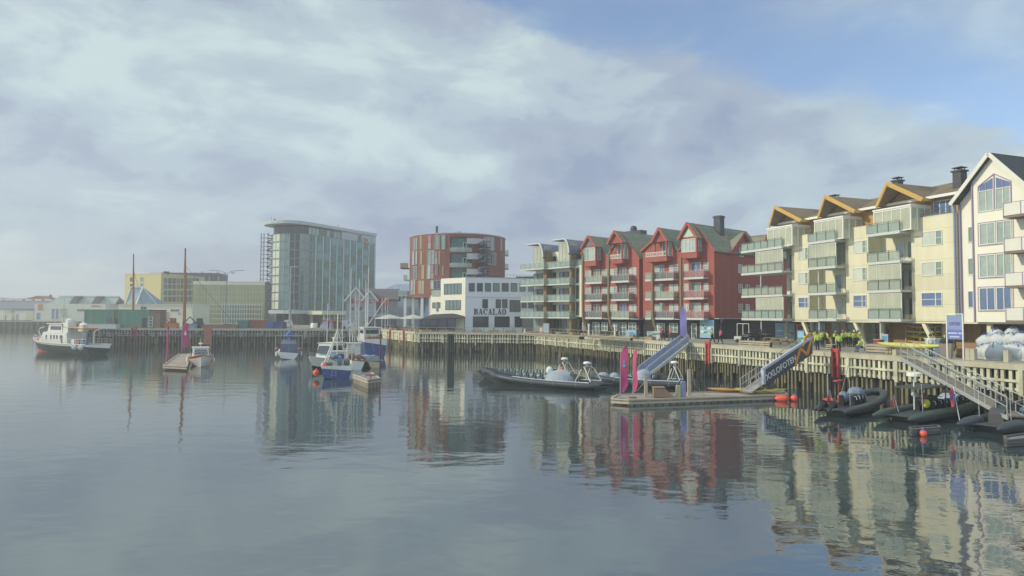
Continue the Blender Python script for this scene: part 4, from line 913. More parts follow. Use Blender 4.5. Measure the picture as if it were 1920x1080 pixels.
m = MB(); a, _ = hk(935, 850, -3.5); b, _ = hk(1112, 850, -3.5); m.box(a, b, -5.5, -1, 2.9, 3.6); m.build('entrance_canopy', M('blue_grey_canopy', (.38, .45, .52), .6, .08), HT)
m = MB(); m.box(a, b+2, -.9, -.82, 0, 2.8); m.build('shop_front', G_D, HT)
bo = P(725, 600, 200).xy; BF2 = Fr(bo, (1, 0)); T = frthing(BF2, 'hall', 'long blue grey roofed building behind the grey house', 'building')
def rk2(px, py, y=0): return BF2.pk(px, py, y)
a, z_ = rk2(718, 546); b, _ = rk2(790, 546); c, zr_ = rk2(735, 531)
m = MB(); m.box(a, b, 0, 14, 0, z_); m.build('wall', GRYW, T); m = MB(); slopeslab(m, [(a-.5, -.5, z_), (b, -.5, z_), (b, 6, zr_), (c, 6, zr_)], .3); m.add([(a-.5, -.5, z_), (c, 6, zr_), (a-.5, 14, z_)], [(0, 1, 2)]); m.build('roof', M('blue_grey_roof', (.24, .30, .38), .6, .1, .6, lines=('x', .6, .06, .2)), T)
for i in range(5): a_ = rk2(738+i*8, 553)[0]; z1 = rk2(738, 553)[1]; win(T, a_, a_+.9, z1-1.2, z1, 0, 1, 1, WHITE, G_D)
m = MB(); a, z1 = rk2(728, 575, -2); b, _ = rk2(768, 575, -2); m.box(a, b, -4, -.1, 0, z1); m.build('annex', M('blue_grey_wall', (.25, .30, .38), .7, .1), T)
# red banner flags on white poles
RFL = M('red_flag_cloth', (.55, .06, .06), .8, .15)
for i, (px, Y) in enumerate(((669, 158), (685, 157), (703, 156), (716, 156), (722, 157), (727, 158))):
    q = P(px, 610, Y); lab = ['red flag hanging limp on the left pole before the grey house', 'red flag hanging on the second pole before the grey house', 'red flag hanging on the third pole, at the right corner of the grey house', 'dull red flag, first of the close trio before the shop canopy', 'dull red flag, middle of the close trio before the shop canopy', 'dull red flag, last of the close trio before the shop canopy'][i]
    T = thing('flagpole', lab, 'flagpole', (q.x, q.y, D), group='flagpoles before the grey house')
    h = (592.5-560)*Y/1280+3.2; m = MB(); m.tube([(0, 0, 0), (0, 0, h)], [.07, .04], 6); m.build('pole', WHITE, T)
    m = MB(); m.loft([[(.05+.12*k*math.sin(k*1.3), .05*math.sin(k*2.), h-.15-k*.05), (.03+.05*k, .04*math.cos(k*2.), h-2.4+k*.2)] for k in range(6)], cap=False); m.build('flag', RFL, T)

# ------------------------------------------------------------------ glass hotel tower
hA = P(578, 600, 222).xy; hB = P(702.5, 600, 251).xy
TF = Fr(hA, hB-hA); TT = frthing(TF, 'hotel_tower', 'tall green glass tower with a rounded end and a broad overhanging roof plate', 'hotel')
def tk(vx, vy, y=0): return TF.pk(460+vx/4.153, 390+vy/4.153, y)
TL = (hB-hA).length; WD = 15.0
plan = [(TL, 0), (0, 0)]; a0, b0 = 5.6, 7.2
for i in range(1, 12):
    t = math.pi*i/12; plan.append((-a0*abs(math.sin(t))**.8, WD/2-math.cos(t)*WD/2))
plan += [(0, WD), (TL, WD)]
zg1 = tk(500, 205)[1]; zr0 = tk(500, 112)[1]; zg0 = tk(500, 795)[1]
print('hotel z', zg0, zg1, zr0)
GBODY = M('green_glass_cladding', (.065, .17, .17), .12, .25, .3, spec=.8)
def scl(pl, dx0, dy): return [(x+(dx0 if x > 1 else -dx0), WD/2+(y-WD/2)*(1+dy/WD*2)) for x, y in pl]
m = MB(); m.prism(plan, zg0, zg1, ax='z'); m.build('glass_body', GBODY, TT)
m = MB(); m.prism([(x*.97+.3, WD/2+(y-WD/2)*.93) for x, y in plan], zg1, zr0-1.3, ax='z'); m.build('top_storey', M('dark_glazing', (.05, .06, .06), .15, .3), TT)
m = MB(); x0 = tk(752, 200)[0]; m.box(x0, TL, -.02, WD, zg1, zr0-1.2); m.build('grey_top_wall', M('pale_grey_metal', (.38, .40, .44), .5, .06, .4), TT)
ov = [(TL+.2, -.3), (0, -.5)]+[(-(a0+3.2)*abs(math.sin(math.pi*i/12))**.7-.3, WD/2-math.cos(math.pi*i/12)*(WD/2+.6)) for i in range(1, 12)]+[(0, WD+.5), (TL+.2, WD+.3)]
m = MB(); m.prism(ov, zr0-1.05, zr0, ax='z'); m.build('roof_plate', M('pale_roof_plate', (.40, .44, .45), .5, .06, .4), TT)
# storeys: bands along the visible perimeter
path = [(TL, 0.)]; nb = 10
segs = [((TL*(1-i/nb), 0), (TL*(1-(i+1)/nb), 0)) for i in range(nb)]
cur = [(0, 0)]+plan[2:13]
segs += [(cur[i], cur[i+1]) for i in range(8)]
ns = 9; hs = (zg1-zg0)/ns
FIN = M('pale_green_fin', (.34, .55, .51), .3, .1); BAND = M('dark_floor_band', (.10, .15, .145), .4, .2)
tone = {}
for j, (p, q) in enumerate(segs):
    p = Vector(p); q = Vector(q); d = (p-q); Ls = d.length; d.normalize(); nn = Vector((d.y, -d.x)) if j < nb else Vector((d.y, -d.x))
    if nn.y > 0 and j < nb: nn = -nn
    def quadbox(mb, s0, s1, z0, z1, o0, o1):
        c = [q+d*s0, q+d*s1]; vs = [(c[0].x+nn.x*o0, c[0].y+nn.y*o0), (c[1].x+nn.x*o0, c[1].y+nn.y*o0), (c[1].x+nn.x*o1, c[1].y+nn.y*o1), (c[0].x+nn.x*o1, c[0].y+nn.y*o1)]
        mb.prism(vs, z0, z1, ax='z')
    for k in range(ns):
        z0 = zg0+k*hs
        if j < nb:
            m = MB(); quadbox(m, .15, Ls*.66, z0+.45, z0+hs-.25, .0, .05); g_ = random.choice([G_D, G_D, G_M, M('olive_glass', (.10, .12, .06), .1, .3)]); w_ = m.build('window', g_, TT)
            m = MB(); quadbox(m, Ls*.38, Ls*.41, z0+.45, z0+hs-.25, .05, .09); m.build('mullion', STEEL, w_)
        else:
            g_ = [G_M, G_M, M('deep_grey_glass', (.04, .05, .055), .1, .2), M('deep_grey_glass', (.04, .05, .055)), G_M, G_M, G_Y, G_Y][j-nb]  # last bays take pale glass: sunlight on the left end put into its colour
            m = MB(); quadbox(m, .1, Ls-.1, z0+.35, z0+hs-.1, 0, .05); m.build('window', g_, TT)
    m = MB()
    if j < nb: quadbox(m, Ls*.75, Ls*.87, zg0+.05, zg1-.1, .0, .16)
    else: quadbox(m, -.06, .06, zg0, zg1, .0, .14)
    m.build('fin', FIN if j < nb else STEEL, TT)
m = MB()
for k in range(ns+1):
    z = zg0+k*hs; inner = plan; 
    off = [(x-(.09 if x <= 0 else 0), y-(.09 if y <= 0.01 else 0)+(.0)) for x, y in plan]
    m.prism([(x-(.12 if x < 0 else 0), (y-.12) if y < WD/2 else y+.12) for x, y in plan], z-.04, z+.04, ax='z')
m.build('floor_band', BAND, TT)
m = MB(); m.prism([(x-(.6 if x < 0 else 0), (y-.6) if y < WD/2 else y+.4) for x, y in plan], zg0-1.2, zg0-.08, ax='z'); m.build('bottom_slab', M('pale_roof_plate', (.52, .54, .55)), TT)
a, _ = tk(545, 800, -4); m = MB(); m.box(-1, 15.5, -7, -.7, zg0-1.45, zg0-.25); m.build('canopy', M('cream_fascia', (.62, .62, .46), .6, .05), TT)
m = MB(); m.box(-.5, TL, 1.5, WD-1, 0, zg0-1.2); m.build('ground_floor_glass', M('dark_glazing', (.05, .06, .06)), TT)
for i in range(5): m = MB(); x = -4.+i*5.2; y = 4 if i == 0 else -.2; m.box(x, x+.6, y, y+.6, 0, zg0-1.2); m.build('column', CREAM, TT)
for i in range(7): m = MB(); x = i*2.5; m.box(x, x+.12, -6.8, -6.68, 0, zg0-1.45); m.build('post', WHITE, TT)
m = MB(); 
for z_ in (2.2,): m.box(-1, 15.5, -6.85, -6.75, z_, z_+.1)
m.build('canopy_rail', WHITE, TT)
# red crown emblem and windows of the top wall
a, z1 = tk(915, 228, -.03); b, z0 = tk(958, 262, -.03); cm_ = MB(); w_ = b-a; h_ = z1-z0
cm_.prism([(a+.15*w_, z0), (b-.15*w_, z0), (b-.12*w_, z0+.22*h_), (a+.12*w_, z0+.22*h_)], -.2, -.03)
for t in (-1, -.5, 0, .5, 1): cx_ = (a+b)/2+t*w_*.42; cm_.prism([((a+b)/2+t*w_*.25-.25, z0+.3*h_), ((a+b)/2+t*w_*.25+.25, z0+.3*h_), (cx_, z0+h_*(1-.25*abs(t)))], -.2, -.03)
cm_.build('crown_emblem', M('emblem_red', (.6, .06, .06), .5, .05), TT)
a, z1 = tk(876, 208, -.03); b, z0 = tk(903, 270, -.03); win(TT, a, b, z0, z1, -.03, 2, 1, STEEL, M('olive_glass', (.10, .12, .06)))
a, z1 = tk(968, 225, -.03); b, z0 = tk(994, 285, -.03); win(TT, a, b, z0, z1, -.03, 2, 1, WHITE, G_M)
for v in range(505, 750, 28):
    a, z1 = tk(v, 165, -.1); b, z0 = tk(v+22, 165, -.1); win(TT, a, b, zg1+.3, zr0-1.7, .5, 1, 1, STEEL, random.choice([M('olive_glass', (.10, .12, .06)), G_G]))
m = MB(); m.box(tk(770, 100)[0], tk(815, 100)[0], 4, 7, zr0, zr0+.6); m.tube([(tk(775, 100)[0], 3, zr0), (tk(775, 100)[0], 3, zr0+1.6)], .06); m.tube([(-8, WD*.6, zr0), (-8, WD*.6, zr0+1.4)], .06); m.tube([(-6.5, WD*.6, zr0), (-6.5, WD*.6, zr0+.9)], .3); m.build('roof_gear', DARKM, TT)
# outside steel escape stair on the left flank
sf = Fr(P(486, 600, 226).xy, (1, .25)); m = MB(); fl = MB(); xw = sf.pk(512, 600)[0]; zt_ = sf.pk(490, 436)[1]
SS = M('grey_scaffold_steel', (.20, .19, .20), .6, .15)
for x in (0, .9, xw*.5, xw): 
    for y in (0, 1.8): m.bar((x, y, 0), (x, y, zt_), .12)
k = 0; z = 0
while z < zt_-.5:
    m.bar((0, 0, z), (xw, 0, z), .08); m.bar((0, 1.8, z), (xw, 1.8, z), .08); m.bar((0, 0, z), (0, 1.8, z), .08); m.bar((0, 0, z+1), (1, 0, z+1), .05)
    if z > 0: fl.box(xw*.4, xw, .05, 1.75, z-.15, z+.05)
    a_, b_ = (xw*.95, xw*.45) if k % 2 else (xw*.45, xw*.95)
    fl.bar((a_, .5, z), (b_, .5, z+hs/2), 1.0, .25); z += hs/2; k += 1
T = frthing(sf, 'escape_stair', 'open steel escape stair tower standing against the left end of the glass tower', 'stair tower')
m.build('frame', SS, T); fl.build('flights', M('stair_grating', (.10, .09, .09), .7, .3), T)
# ------------------------------------------------------------------ left background
def flat(px0, Y, dirx=(1, 0)): return Fr(P(px0, 600, Y).xy, dirx)
YEL = M('pale_yellow_render', (.60, .53, .25), .75, .05, .4); YEL2 = M('pale_yellow_render_side', (.60, .53, .25), .75, .05)
# yellow block: sunlit end wall, shaded window side
yo = P(300, 600, 238).xy
f1 = Fr(P(232, 600, 243).xy, yo-P(232, 600, 243).xy); T = frthing(f1, 'yellow_block', 'plain yellow rendered block with rows of small dark windows on its right side', 'building')
wA = (yo-f1.o).length; zt_ = f1.pk(260, 514)[1]
f2d = P(382, 600, 262).xy-yo; L2 = f2d.length
q2 = (f2d.dot(f1.ex), f2d.dot(f1.ey))
m = MB(); m.prism([(0, 0), (wA, 0), (wA+q2[0], q2[1]), (q2[0]-8, q2[1]+10)], 0, zt_, ax='z'); m.build('wall', YEL, T)
m = MB(); m.prism([(-.1, -.1), (wA+.1, -.1), (wA+q2[0]+.1, q2[1]), (q2[0]-8, q2[1]+10.1)], zt_, zt_+.25, ax='z'); m.build('roof_edge', OFFW, T)
m = MB(); m.box(8, 14, 3, 6, zt_, zt_+.6); m.box(15, 16, 2, 4, zt_, zt_+1.0); m.build('roof_gear', DARKM, T)
sF = Fr(yo, f2d); Ti = T
rel = Matrix.LocRotScale(T.location, Matrix.Rotation(f1.ang, 3, 'Z').to_quaternion(), None).inverted() @ Matrix.LocRotScale(sF.w(0, 0, 0), Matrix.Rotation(sF.ang, 3, 'Z').to_quaternion(), None)
for p, q in ((522, 531), (533.5, 541), (545, 553), (556.5, 565)):
    for k in range(9):
        px = 307.5+k*8.3+k*k*-.1; a, z1 = sF.pk(px, p); _, z0 = sF.pk(px, q)
        o = win(T, a, a+1.6, z0, z1, 0, 2, 1, M('dark_window_frame', (.08, .08, .08)), G_D if k % 3 else G_M, fw_=.06); o.matrix_local = rel
for px, p, q in ((247, 520, 528), (266, 520, 528), (247, 532, 538), (266, 531, 538)):
    a, z1 = f1.pk(px-3, p); b, _ = f1.pk(px+3, p); _, z0 = f1.pk(px, q); win(T, a, b, z0, z1, 0, 1, 1, OFFW, G_G if px > 250 else G_D)
f = flat(316, 275, (1, .1)); T = frthing(f, 'dark_block', 'charcoal upper block rising behind the yellow block', 'building')
a, z1 = f.pk(316, 511); b, _ = f.pk(410, 511); m = MB(); m.box(0, b, 0, 12, 0, z1); m.build('wall', M('charcoal_cladding', (.09, .085, .09), .7, .12), T)
m = MB()
for i in range(6): m.box(8+i*3, 9+i*3, 3, 4, z1, z1+.5+.3*(i % 2))
m.build('roof_gear', OFFW, T)
# glass hall with white grid
f = flat(360, 222, (1, .06)); T = frthing(f, 'glass_hall', 'low glass fronted hall with a white square grid over its lower right part', 'building')
GHL = M('pale_yellow_glass', (.36, .38, .20), .12, .12, .3, lines=('x', 2.2, .04, .35)); GRN = M('green_hall_glass', (.14, .24, .19), .1, .2, .3)
def gh(px, py, y=0): return f.pk(px, py, y)
xr, zt_ = gh(497, 528); m = MB(); m.box(0, xr, 0, 14, 0, zt_); m.build('wall', GHL, T)
m = MB(); m.box(0, xr, -.15, 14.1, zt_-1.2, zt_); m.build('fascia', M('cream_fascia', (.62, .62, .46)), T)
a, z1 = gh(417, 573, -.1); b, _ = gh(492, 573, -.1); m = MB(); m.box(a, b*.62+a*.38, -.1, -.02, .3, z1); m.build('lower_glass', GRN, T)
m = MB(); m.box(b*.62+a*.38, b, -.1, -.02, .3, z1); m.build('lower_glass', M('bronze_glass', (.20, .19, .09), .15, .2), T)
m = MB()
for i in range(1, 24): m.box(xr*i/24-.05, xr*i/24+.05, -.14, -.1, 0, zt_-1.2)
for i in range(1, 8): m.box(0, xr, -.13, -.09, zt_*i/8-.05, zt_*i/8+.05)
m.build('glazing_bars', M('pale_bar', (.50, .52, .40), .6, .05), T)
m = MB()
for i in range(17): x = a+(b-a)*i/16; m.box(x-.06, x+.06, -.5, -.4, 0, z1+1)
for i in range(5): z = z1*i/4; m.box(a-10, b, -.52, -.45, z+.3, z+.42)
m.build('white_grid', WHITE, T)
for px in (386, 403): x = gh(px, 520)[0]; m = MB(); m.tube([(x, 3, zt_), (x, 3, zt_+1.6)], .12, 6); m.build('roof_pipe', OFFW, T)
# pyramid roofed glass pavilion
f = flat(222, 200); T = frthing(f, 'glass_pavilion', 'pavilion with a steep glass pyramid roof in front of the yellow block', 'pavilion')
a, z0 = f.pk(234, 572); b, _ = f.pk(285, 572); c0, zp = f.pk(246, 538, 3); c1, _ = f.pk(268, 538, 3); k0 = f.pk(255, 570, -2)[0]
m = MB(); m.box(a, b, 0, 9, 0, z0); m.build('base', M('blue_grey_wall', (.25, .30, .38)), T)
g_ = MB(); g_.add([(a, 0, z0), (k0, -2, z0), (b, 3, z0), (c0, 3, zp), (c1, 3, zp), (a, 9, z0), (b, 9, z0)], [(0, 1, 4, 3), (1, 2, 4), (2, 6, 4), (0, 3, 5), (5, 3, 4, 6)]); g_.build('pyramid_roof', M('blue_grey_glazing', (.22, .29, .33), .2, .12, .5, lines=('x', 1.2, .05, .3)), T)
m = MB(); m.bar((k0, -2.1, z0), (c1, 2.9, zp), .3); m.bar((c0, 2.9, zp), (c1, 2.9, zp), .4); m.bar((b, 3, z0), (c1, 2.9, zp), .2); m.bar((a, 0, z0), (c0, 2.9, zp), .15); m.bar((k0, -2.1, z0), (b, 3, z0), .3); m.build('ridge_frame', WHITE, T)
# low white shop right of it and along the quay
f = flat(222, 185); T = frthing(f, 'low_building', 'long low white flat roofed building behind the green containers', 'building')
b, z1 = f.pk(362, 572); m = MB(); m.box(0, b, 0, 10, 0, z1); m.build('wall', CRM, T)
m = MB(); m.box(-.1, b+.1, -.2, 10, z1, z1+.2); m.build('roof_edge', OFFW, T)
for p0, p1, p, q, nx in ((264, 275, 575, 580, 2), (320, 336, 580, 584, 5), (334, 338, 586, 590, 1), (301, 318, 585, 599, 1)):
    a_, zz1 = f.pk(p0, p); b_, _ = f.pk(p1, p); _, zz0 = f.pk(p0, q); win(T, a_, b_, max(.1, zz0), zz1, 0, nx, 1, OFFW, G_D if q < 590 else M('beige_shutter', (.40, .36, .26), .8, .1))
# white industrial hall with skylights
f = flat(64, 300, (1, .02)); T = frthing(f, 'industrial_hall', 'long white industrial hall with a glazed skylight roof, far left', 'hall')
b, z1 = f.pk(198, 570); m = MB(); m.box(0, b, 0, 18, 0, z1); m.build('wall', M('white_steel_cladding', (.62, .65, .55), .6, .04, .3), T)
a_, zz0 = f.pk(86, 570, 3); b_, zz1 = f.pk(224, 557, 6); m = MB(); m.add([(a_, 3, z1), (b_, 3, z1), (b_, 6, zz1), (a_+4, 6, zz1), (a_, 14, z1), (b_, 14, z1)], [(0, 1, 2, 3), (3, 2, 5, 4), (0, 3, 4)]); m.build('skylight_roof', M('skylight_glass', (.30, .36, .32), .2, .1, .3, lines=('x', 3, .05, .3)), T)
m = MB(); m.box(a_+4, b_, 5.7, 6.3, zz1, zz1+.5); m.build('ridge', OFFW, T)
for px in (131, 172): x = f.pk(px, 560, 3)[0]; m = MB(); m.prism([(x, z1+.1), (x+3, z1+.1), (x+4.2, zz1+.2), (x+2.2, zz1+.2)], 2.5, 5.6); m.build('roof_rib', M('dark_rib', (.10, .11, .11), .6, .1), T)
for p0, p1, p, q, mt, nx in ((97.5, 102.5, 579, 598, G_B, 1), (105, 110, 579, 598, G_B, 1), (69, 75.5, 586.5, 599, G_B, 1), (113.5, 126, 578.5, 594, M('roller_shutter', (.40, .42, .33), .5, .1, 1, lines=('z', .4, .15, .3)), 1), (145, 158, 579.5, 584, G_D, 3)):
    c0, zz1_ = f.pk(p0, p); c1, _ = f.pk(p1, p); _, zz0_ = f.pk(p0, q); win(T, c0, c1, max(zz0_, .1), zz1_, 0, nx, 1, OFFW, mt, fw_=.15)
c0, zz = f.pk(75.5, 576); m = MB(); m.lathe([(.9, 0), (.9, .15)], 14, (c0, -.17, zz), ax='y'); m.box(c0-1.1, c0+1.1, -.03, 0, zz-1.4, zz+1.4); m.build('round_emblem', M('orange_emblem', (.55, .26, .12), .6, .1), T)
c0, zz = f.pk(180, 574); m = MB(); m.box(c0-2.2, c0+2.2, -.05, 0, zz-.3, zz+.1); m.box(c0-1.6, c0+1.0, -.06, 0, zz+.12, zz+.3); m.build('red_sign', RWF, T)
# grey long shed, white low sheds, red house
f = flat(-60, 360); T = frthing(f, 'long_shed', 'long grey roofed shed at the far left behind the white sheds', 'shed')
b, z1 = f.pk(66, 579); _, z2 = f.pk(0, 563, 8); m = MB(); m.box(0, b, 0, 16, 0, z1); m.build('wall', M('blue_grey_wall', (.25, .30, .38)), T)
m = MB(); slopeslab(m, [(-1, -.5, z1), (b+4, -.5, z1), (b+8, 8, z2), (-1, 8, z2)], .3); slopeslab(m, [(-1, 8, z2), (b+8, 8, z2), (b+4, 17, z1), (-1, 17, z1)], .3); m.build('roof', M('slate_blue_roof', (.15, .18, .22), .7, .1, .5, lines=('z', .8, .1, .2)), T)
m = MB()
for i in range(9): m.box(4+i*5.2, 7.5+i*5.2, 6.8, 7.4, z2-.3, z2+.8)
m.build('roof_light', OFFW, T)
for p0, p1, p, lab, Y in ((-30, 6, 581, 'small white shed cut by the left edge of the picture', 309), (7, 22, 586.5, 'white cream shed with plain front, second from the left edge', 306), (27.5, 48, 583, 'white container shed with a low step, left of the dark machinery', 306)):
    f = flat(p0, Y); T = frthing(f, 'white_shed', lab, 'shed', group='white sheds on the far quay'); b, z1 = f.pk(p1, p); m = MB(); m.box(0, b, 0, 5, .25, z1-.12); m.build('wall', CRM, T); m = MB(); m.box(-.15, b+.15, -.15, 5.1, z1-.12, z1+.1); m.build('roof', OFFW, T)
    m = MB(); m.box(b*.1, b*.9, .3, 4.7, 0, .25); m.build('base', DARKM, T); m = MB(); m.box(b*.12, b*.34, -.04, 0, .3, z1*.7); m.build('door', M('blue_grey_wall', (.25, .30, .38)), T)
f = flat(50, 420); T = frthing(f, 'red_house', 'red wooden house with a low gable behind the white hall, far left', 'house')
b, z1 = f.pk(90, 563); c, zp = f.pk(72, 554.5); m = MB(); m.prism([(0, 0), (b, 0), (b, z1), (c, zp-.4), (0, z1)], 0, 12); m.build('wall', M('rust_red_boards', (.36, .08, .05), .8, .1), T)
m = MB(); slopeslab(m, [(c, -.8, zp), (-6, -.8, z1-.5), (-6, 12, z1-.5), (c, 12, zp)], .3); slopeslab(m, [(c, -.8, zp), (c, 12, zp), (b+1, 12, z1-.5), (b+1, -.8, z1-.5)], .3); m.build('roof', M('rust_red_roof', (.32, .07, .045), .8, .1), T)
m = MB(); m.box(c+4, c+5, 4, 5, zp-1.5, zp+.8); m.build('chimney', DARKM, T)
# far low hill behind
m = MB(); pts = [(-900, 1100), (-700, 1100), (-560, 1100), (-430, 1100)]
hs_ = [34, 33, 31, 20]; secs = []
rnd = random.Random(3)
for i in range(40):
    x = -780+i*15; hgt = (E+(591-561)*900/1280+rnd.uniform(-1, 1.5))*(1 if x < -620 else max(.1, 1-(x+620)/350)); secs.append([(x, 820, 3), (x, 870, hgt*.7), (x, 900, hgt), (x, 980, 3)])
m.loft(secs); tag(m.build('hill', M('dark_far_hill', (.06, .08, .07), .9, .3, .02), smooth=True), kind='structure')
# green containers on the quay
GCN = M('green_container_steel', (.11, .23, .17), .55, .12, .5, lines=('x', .45, .25, .3)); BCN = M('brown_container_end', (.20, .15, .10), .7, .12)
f = flat(158, 147, (1, .02))
for p0, p1, mt, lab in ((158, 213, GCN, 'green steel site container, left one of the pair on the far quay'), (222, 279, GCN, 'green steel site container, right one of the pair, beside the brown hut')):
    T = frthing(f, 'container', lab, 'container', x=f.pk(p0, 600)[0], group='containers on the far quay'); b = f.pk(p1, 600)[0]-f.pk(p0, 600)[0]; z1 = f.pk(p0, 581)[1]
    m = MB(); m.box(0, b, 0, 2.6, .15, z1); m.build('body', mt, T); m = MB(); m.box(-.04, b+.04, -.04, 2.64, z1, z1+.1); m.box(-.04, b+.04, -.04, 2.64, .05, .2)
    for x in (0, b-.14): m.box(x-.03, x+.17, -.05, .1, .1, z1+.05)
    m.build('frame', M('green_frame', (.13, .26, .20), .5, .1), T)
    m = MB(); x = b*.78; m.box(x, x+.95, -.06, 0, .2, 2.3); m.build('door', G_D if p0 < 200 else DARKM, T)
T = frthing(f, 'site_hut', 'brown timber site hut with a white framed window at the end of the green containers', 'hut', x=f.pk(279.5, 600)[0]); b = f.pk(300, 600)[0]-f.pk(279.5, 600)[0]; m = MB(); m.box(0, b, 0, 2.8, .1, f.pk(280, 582)[1]); m.build('wall', BCN, T)
m = MB(); m.box(-.1, b+.1, -.12, 2.9, f.pk(280, 582)[1], f.pk(280, 582)[1]+.12); m.build('roof', DARKM, T); win(T, -.7+.75, .75, .5, 2.5, 0, 1, 3, WHITE, G_D)
T = frthing(f, 'site_hut', 'narrow brown hut wedged between the two green containers', 'hut', x=f.pk(213.5, 600)[0]); m = MB(); m.box(0, .95, 0.1, 2.5, .1, 3.9); m.build('wall', BCN, T); m = MB(); m.box(.2, .75, .04, .1, .2, 2.2); m.build('door', DARKM, T)
f = flat(158, 144.9); T = frthing(f, 'plinth', 'pale concrete plinth under the left green container', 'plinth'); m = MB(); m.box(0, 6.8, 0, 1.6, 0, .9); m.box(-.05, 6.85, -.05, 1.65, .9, 1.0); m.build('block', SLAB, T)
# double arm street lamp
def lamp(px, pytop, pybase, Y, arm, lab):
    q = P(px, 600, Y); T = thing('street_lamp', lab, 'street lamp', (q.x, q.y, D)); h = P(px, pytop, Y).z-D; m = MB(); m.tube([(0, 0, 0), (0, 0, 1.2), (0, 0, h-1.2)], [.14, .12, .08], 8); m.build('pole', SS, T)
    for s_ in arm:
        m = MB(); m.tube([(0, 0, h-1.6), (s_*.4, 0, h-.7), (s_*1.4, 0, h-.15), (s_*3.2, 0, h)], .06, 6); a_ = m.build('arm', SS, T); m = MB(); m.box(s_*3.2-.1, s_*3.2+s_*1.2, -.18, .18, h-.06, h+.06); m.build('lamp_head', SS, a_)
lamp(423, 507, 610, 175, (-1, 1), 'tall street lamp with two long arms in front of the glass hall')
# wooden ship masts standing behind the quay
WOOD = M('varnished_mast_wood', (.30, .125, .045), .5, .15, 1)
for px0, px1, pt, lab, Y in ((250.5, 249.5, 478, 'slender brown ship mast rising behind the green containers', 168), (347.5, 345.5, 468, 'stout orange brown ship mast standing at the quay by the pink flag', 151)):
    a = P(px1, 612, Y); b = P(px0, pt, Y); T = thing('ship_mast', lab, 'mast', (a.x, a.y, D)); h = b.z-D; dx_ = b.x-a.x; k = .30 if px0 > 300 else .24
    m = MB(); m.tube([(0, 0, 0), (dx_*.7, 0, h*.72), (dx_, 0, h)], [k*1.25, k*.9, k*.45], 10); m.build('spar', WOOD, T); m = MB(); m.tube([(dx_*.9, 0, h*.86), (dx_, 0, h+.3)], [k*.6, k*.5], 8); m.build('mast_head', DARKM, T)
    m = MB(); 
    for s_ in ((2, 0), (9, 2)) if px0 > 300 else ((3, 0),): m.tube([(dx_*.8, 0, h*.8), (s_[0]*1.2, s_[1], .3)], .035, 4)
    m.build('rigging', DARKM, T)
# things stored on the far quay
def crate(px0, px1, pyt, Y, mt, lab, nm='skip', cat='skip', dp=2.2, grp=None, taper=.0):
    a = P(px0, 600, Y); b = P(px1, 600, Y); w_ = b.x-a.x; h = P(px0, pyt, Y).z-D; T = thing(nm, lab, cat, (a.x, a.y, D), 0, grp); t = taper*w_
    m = MB(); m.loft([[(t, 0, .1), (w_-t, 0, .1), (w_-t, dp, .1), (t, dp, .1)], [(0, 0, h), (w_, 0, h), (w_, dp, h), (0, dp, h)]], closed=True); m.build('body', mt, T)
    m = MB()
    n_ = max(2, int(w_/1.1))
    for i in range(n_+1): x = t+(w_-2*t)*i/n_; m.bar((x, -.05, .12), ((w_)*i/n_, -.05, h), .09)
    m.box(-.06, w_+.06, -.08, .0, h-.12, h+.03); m.box(-.06, w_+.06, dp, dp+.08, h-.12, h+.03); m.build('rim', mt, T)
RED_C = M('brick_red_steel', (.30, .12, .09), .7, .15); BLU = M('blue_skip_paint', (.08, .14, .36), .6, .15); TEAL = M('teal_skip_paint', (.09, .20, .20), .6, .15); ORG = M('orange_paint', (.55, .25, .07), .6, .15)
crate(446, 465, 601, 152, TEAL, 'teal steel skip left of the brick red containers', taper=.08, grp='skips on the far quay')
crate(467, 499, 600.5, 153, RED_C, 'brick red open container left of the blue skips', nm='open_container', cat='container')
crate(499, 513, 603, 152, BLU, 'bright blue small skip beside the brick red container', taper=.1, grp='skips on the far quay')
crate(514, 532, 604, 151, M('dark_blue_skip', (.05, .09, .22), .6, .2), 'dark blue skip, right one of the two blue skips', taper=.1, grp='skips on the far quay')
crate(303, 330, 606, 149, ORG, 'long orange frame of stacked beams beside the brown site hut', nm='beam_stack', cat='beam stack', dp=1.5)
crate(346, 366, 607, 151, M('light_blue_paint', (.25, .36, .5), .6, .1), 'pale blue low crate just right of the stout mast', nm='crate', cat='crate', dp=1.2)
crate(378, 445, 609, 151, M('rust_brown_stack', (.25, .16, .12), .8, .25), 'long low stack of rusty brown beams on the far quay', nm='beam_stack', cat='beam stack', dp=1.6)
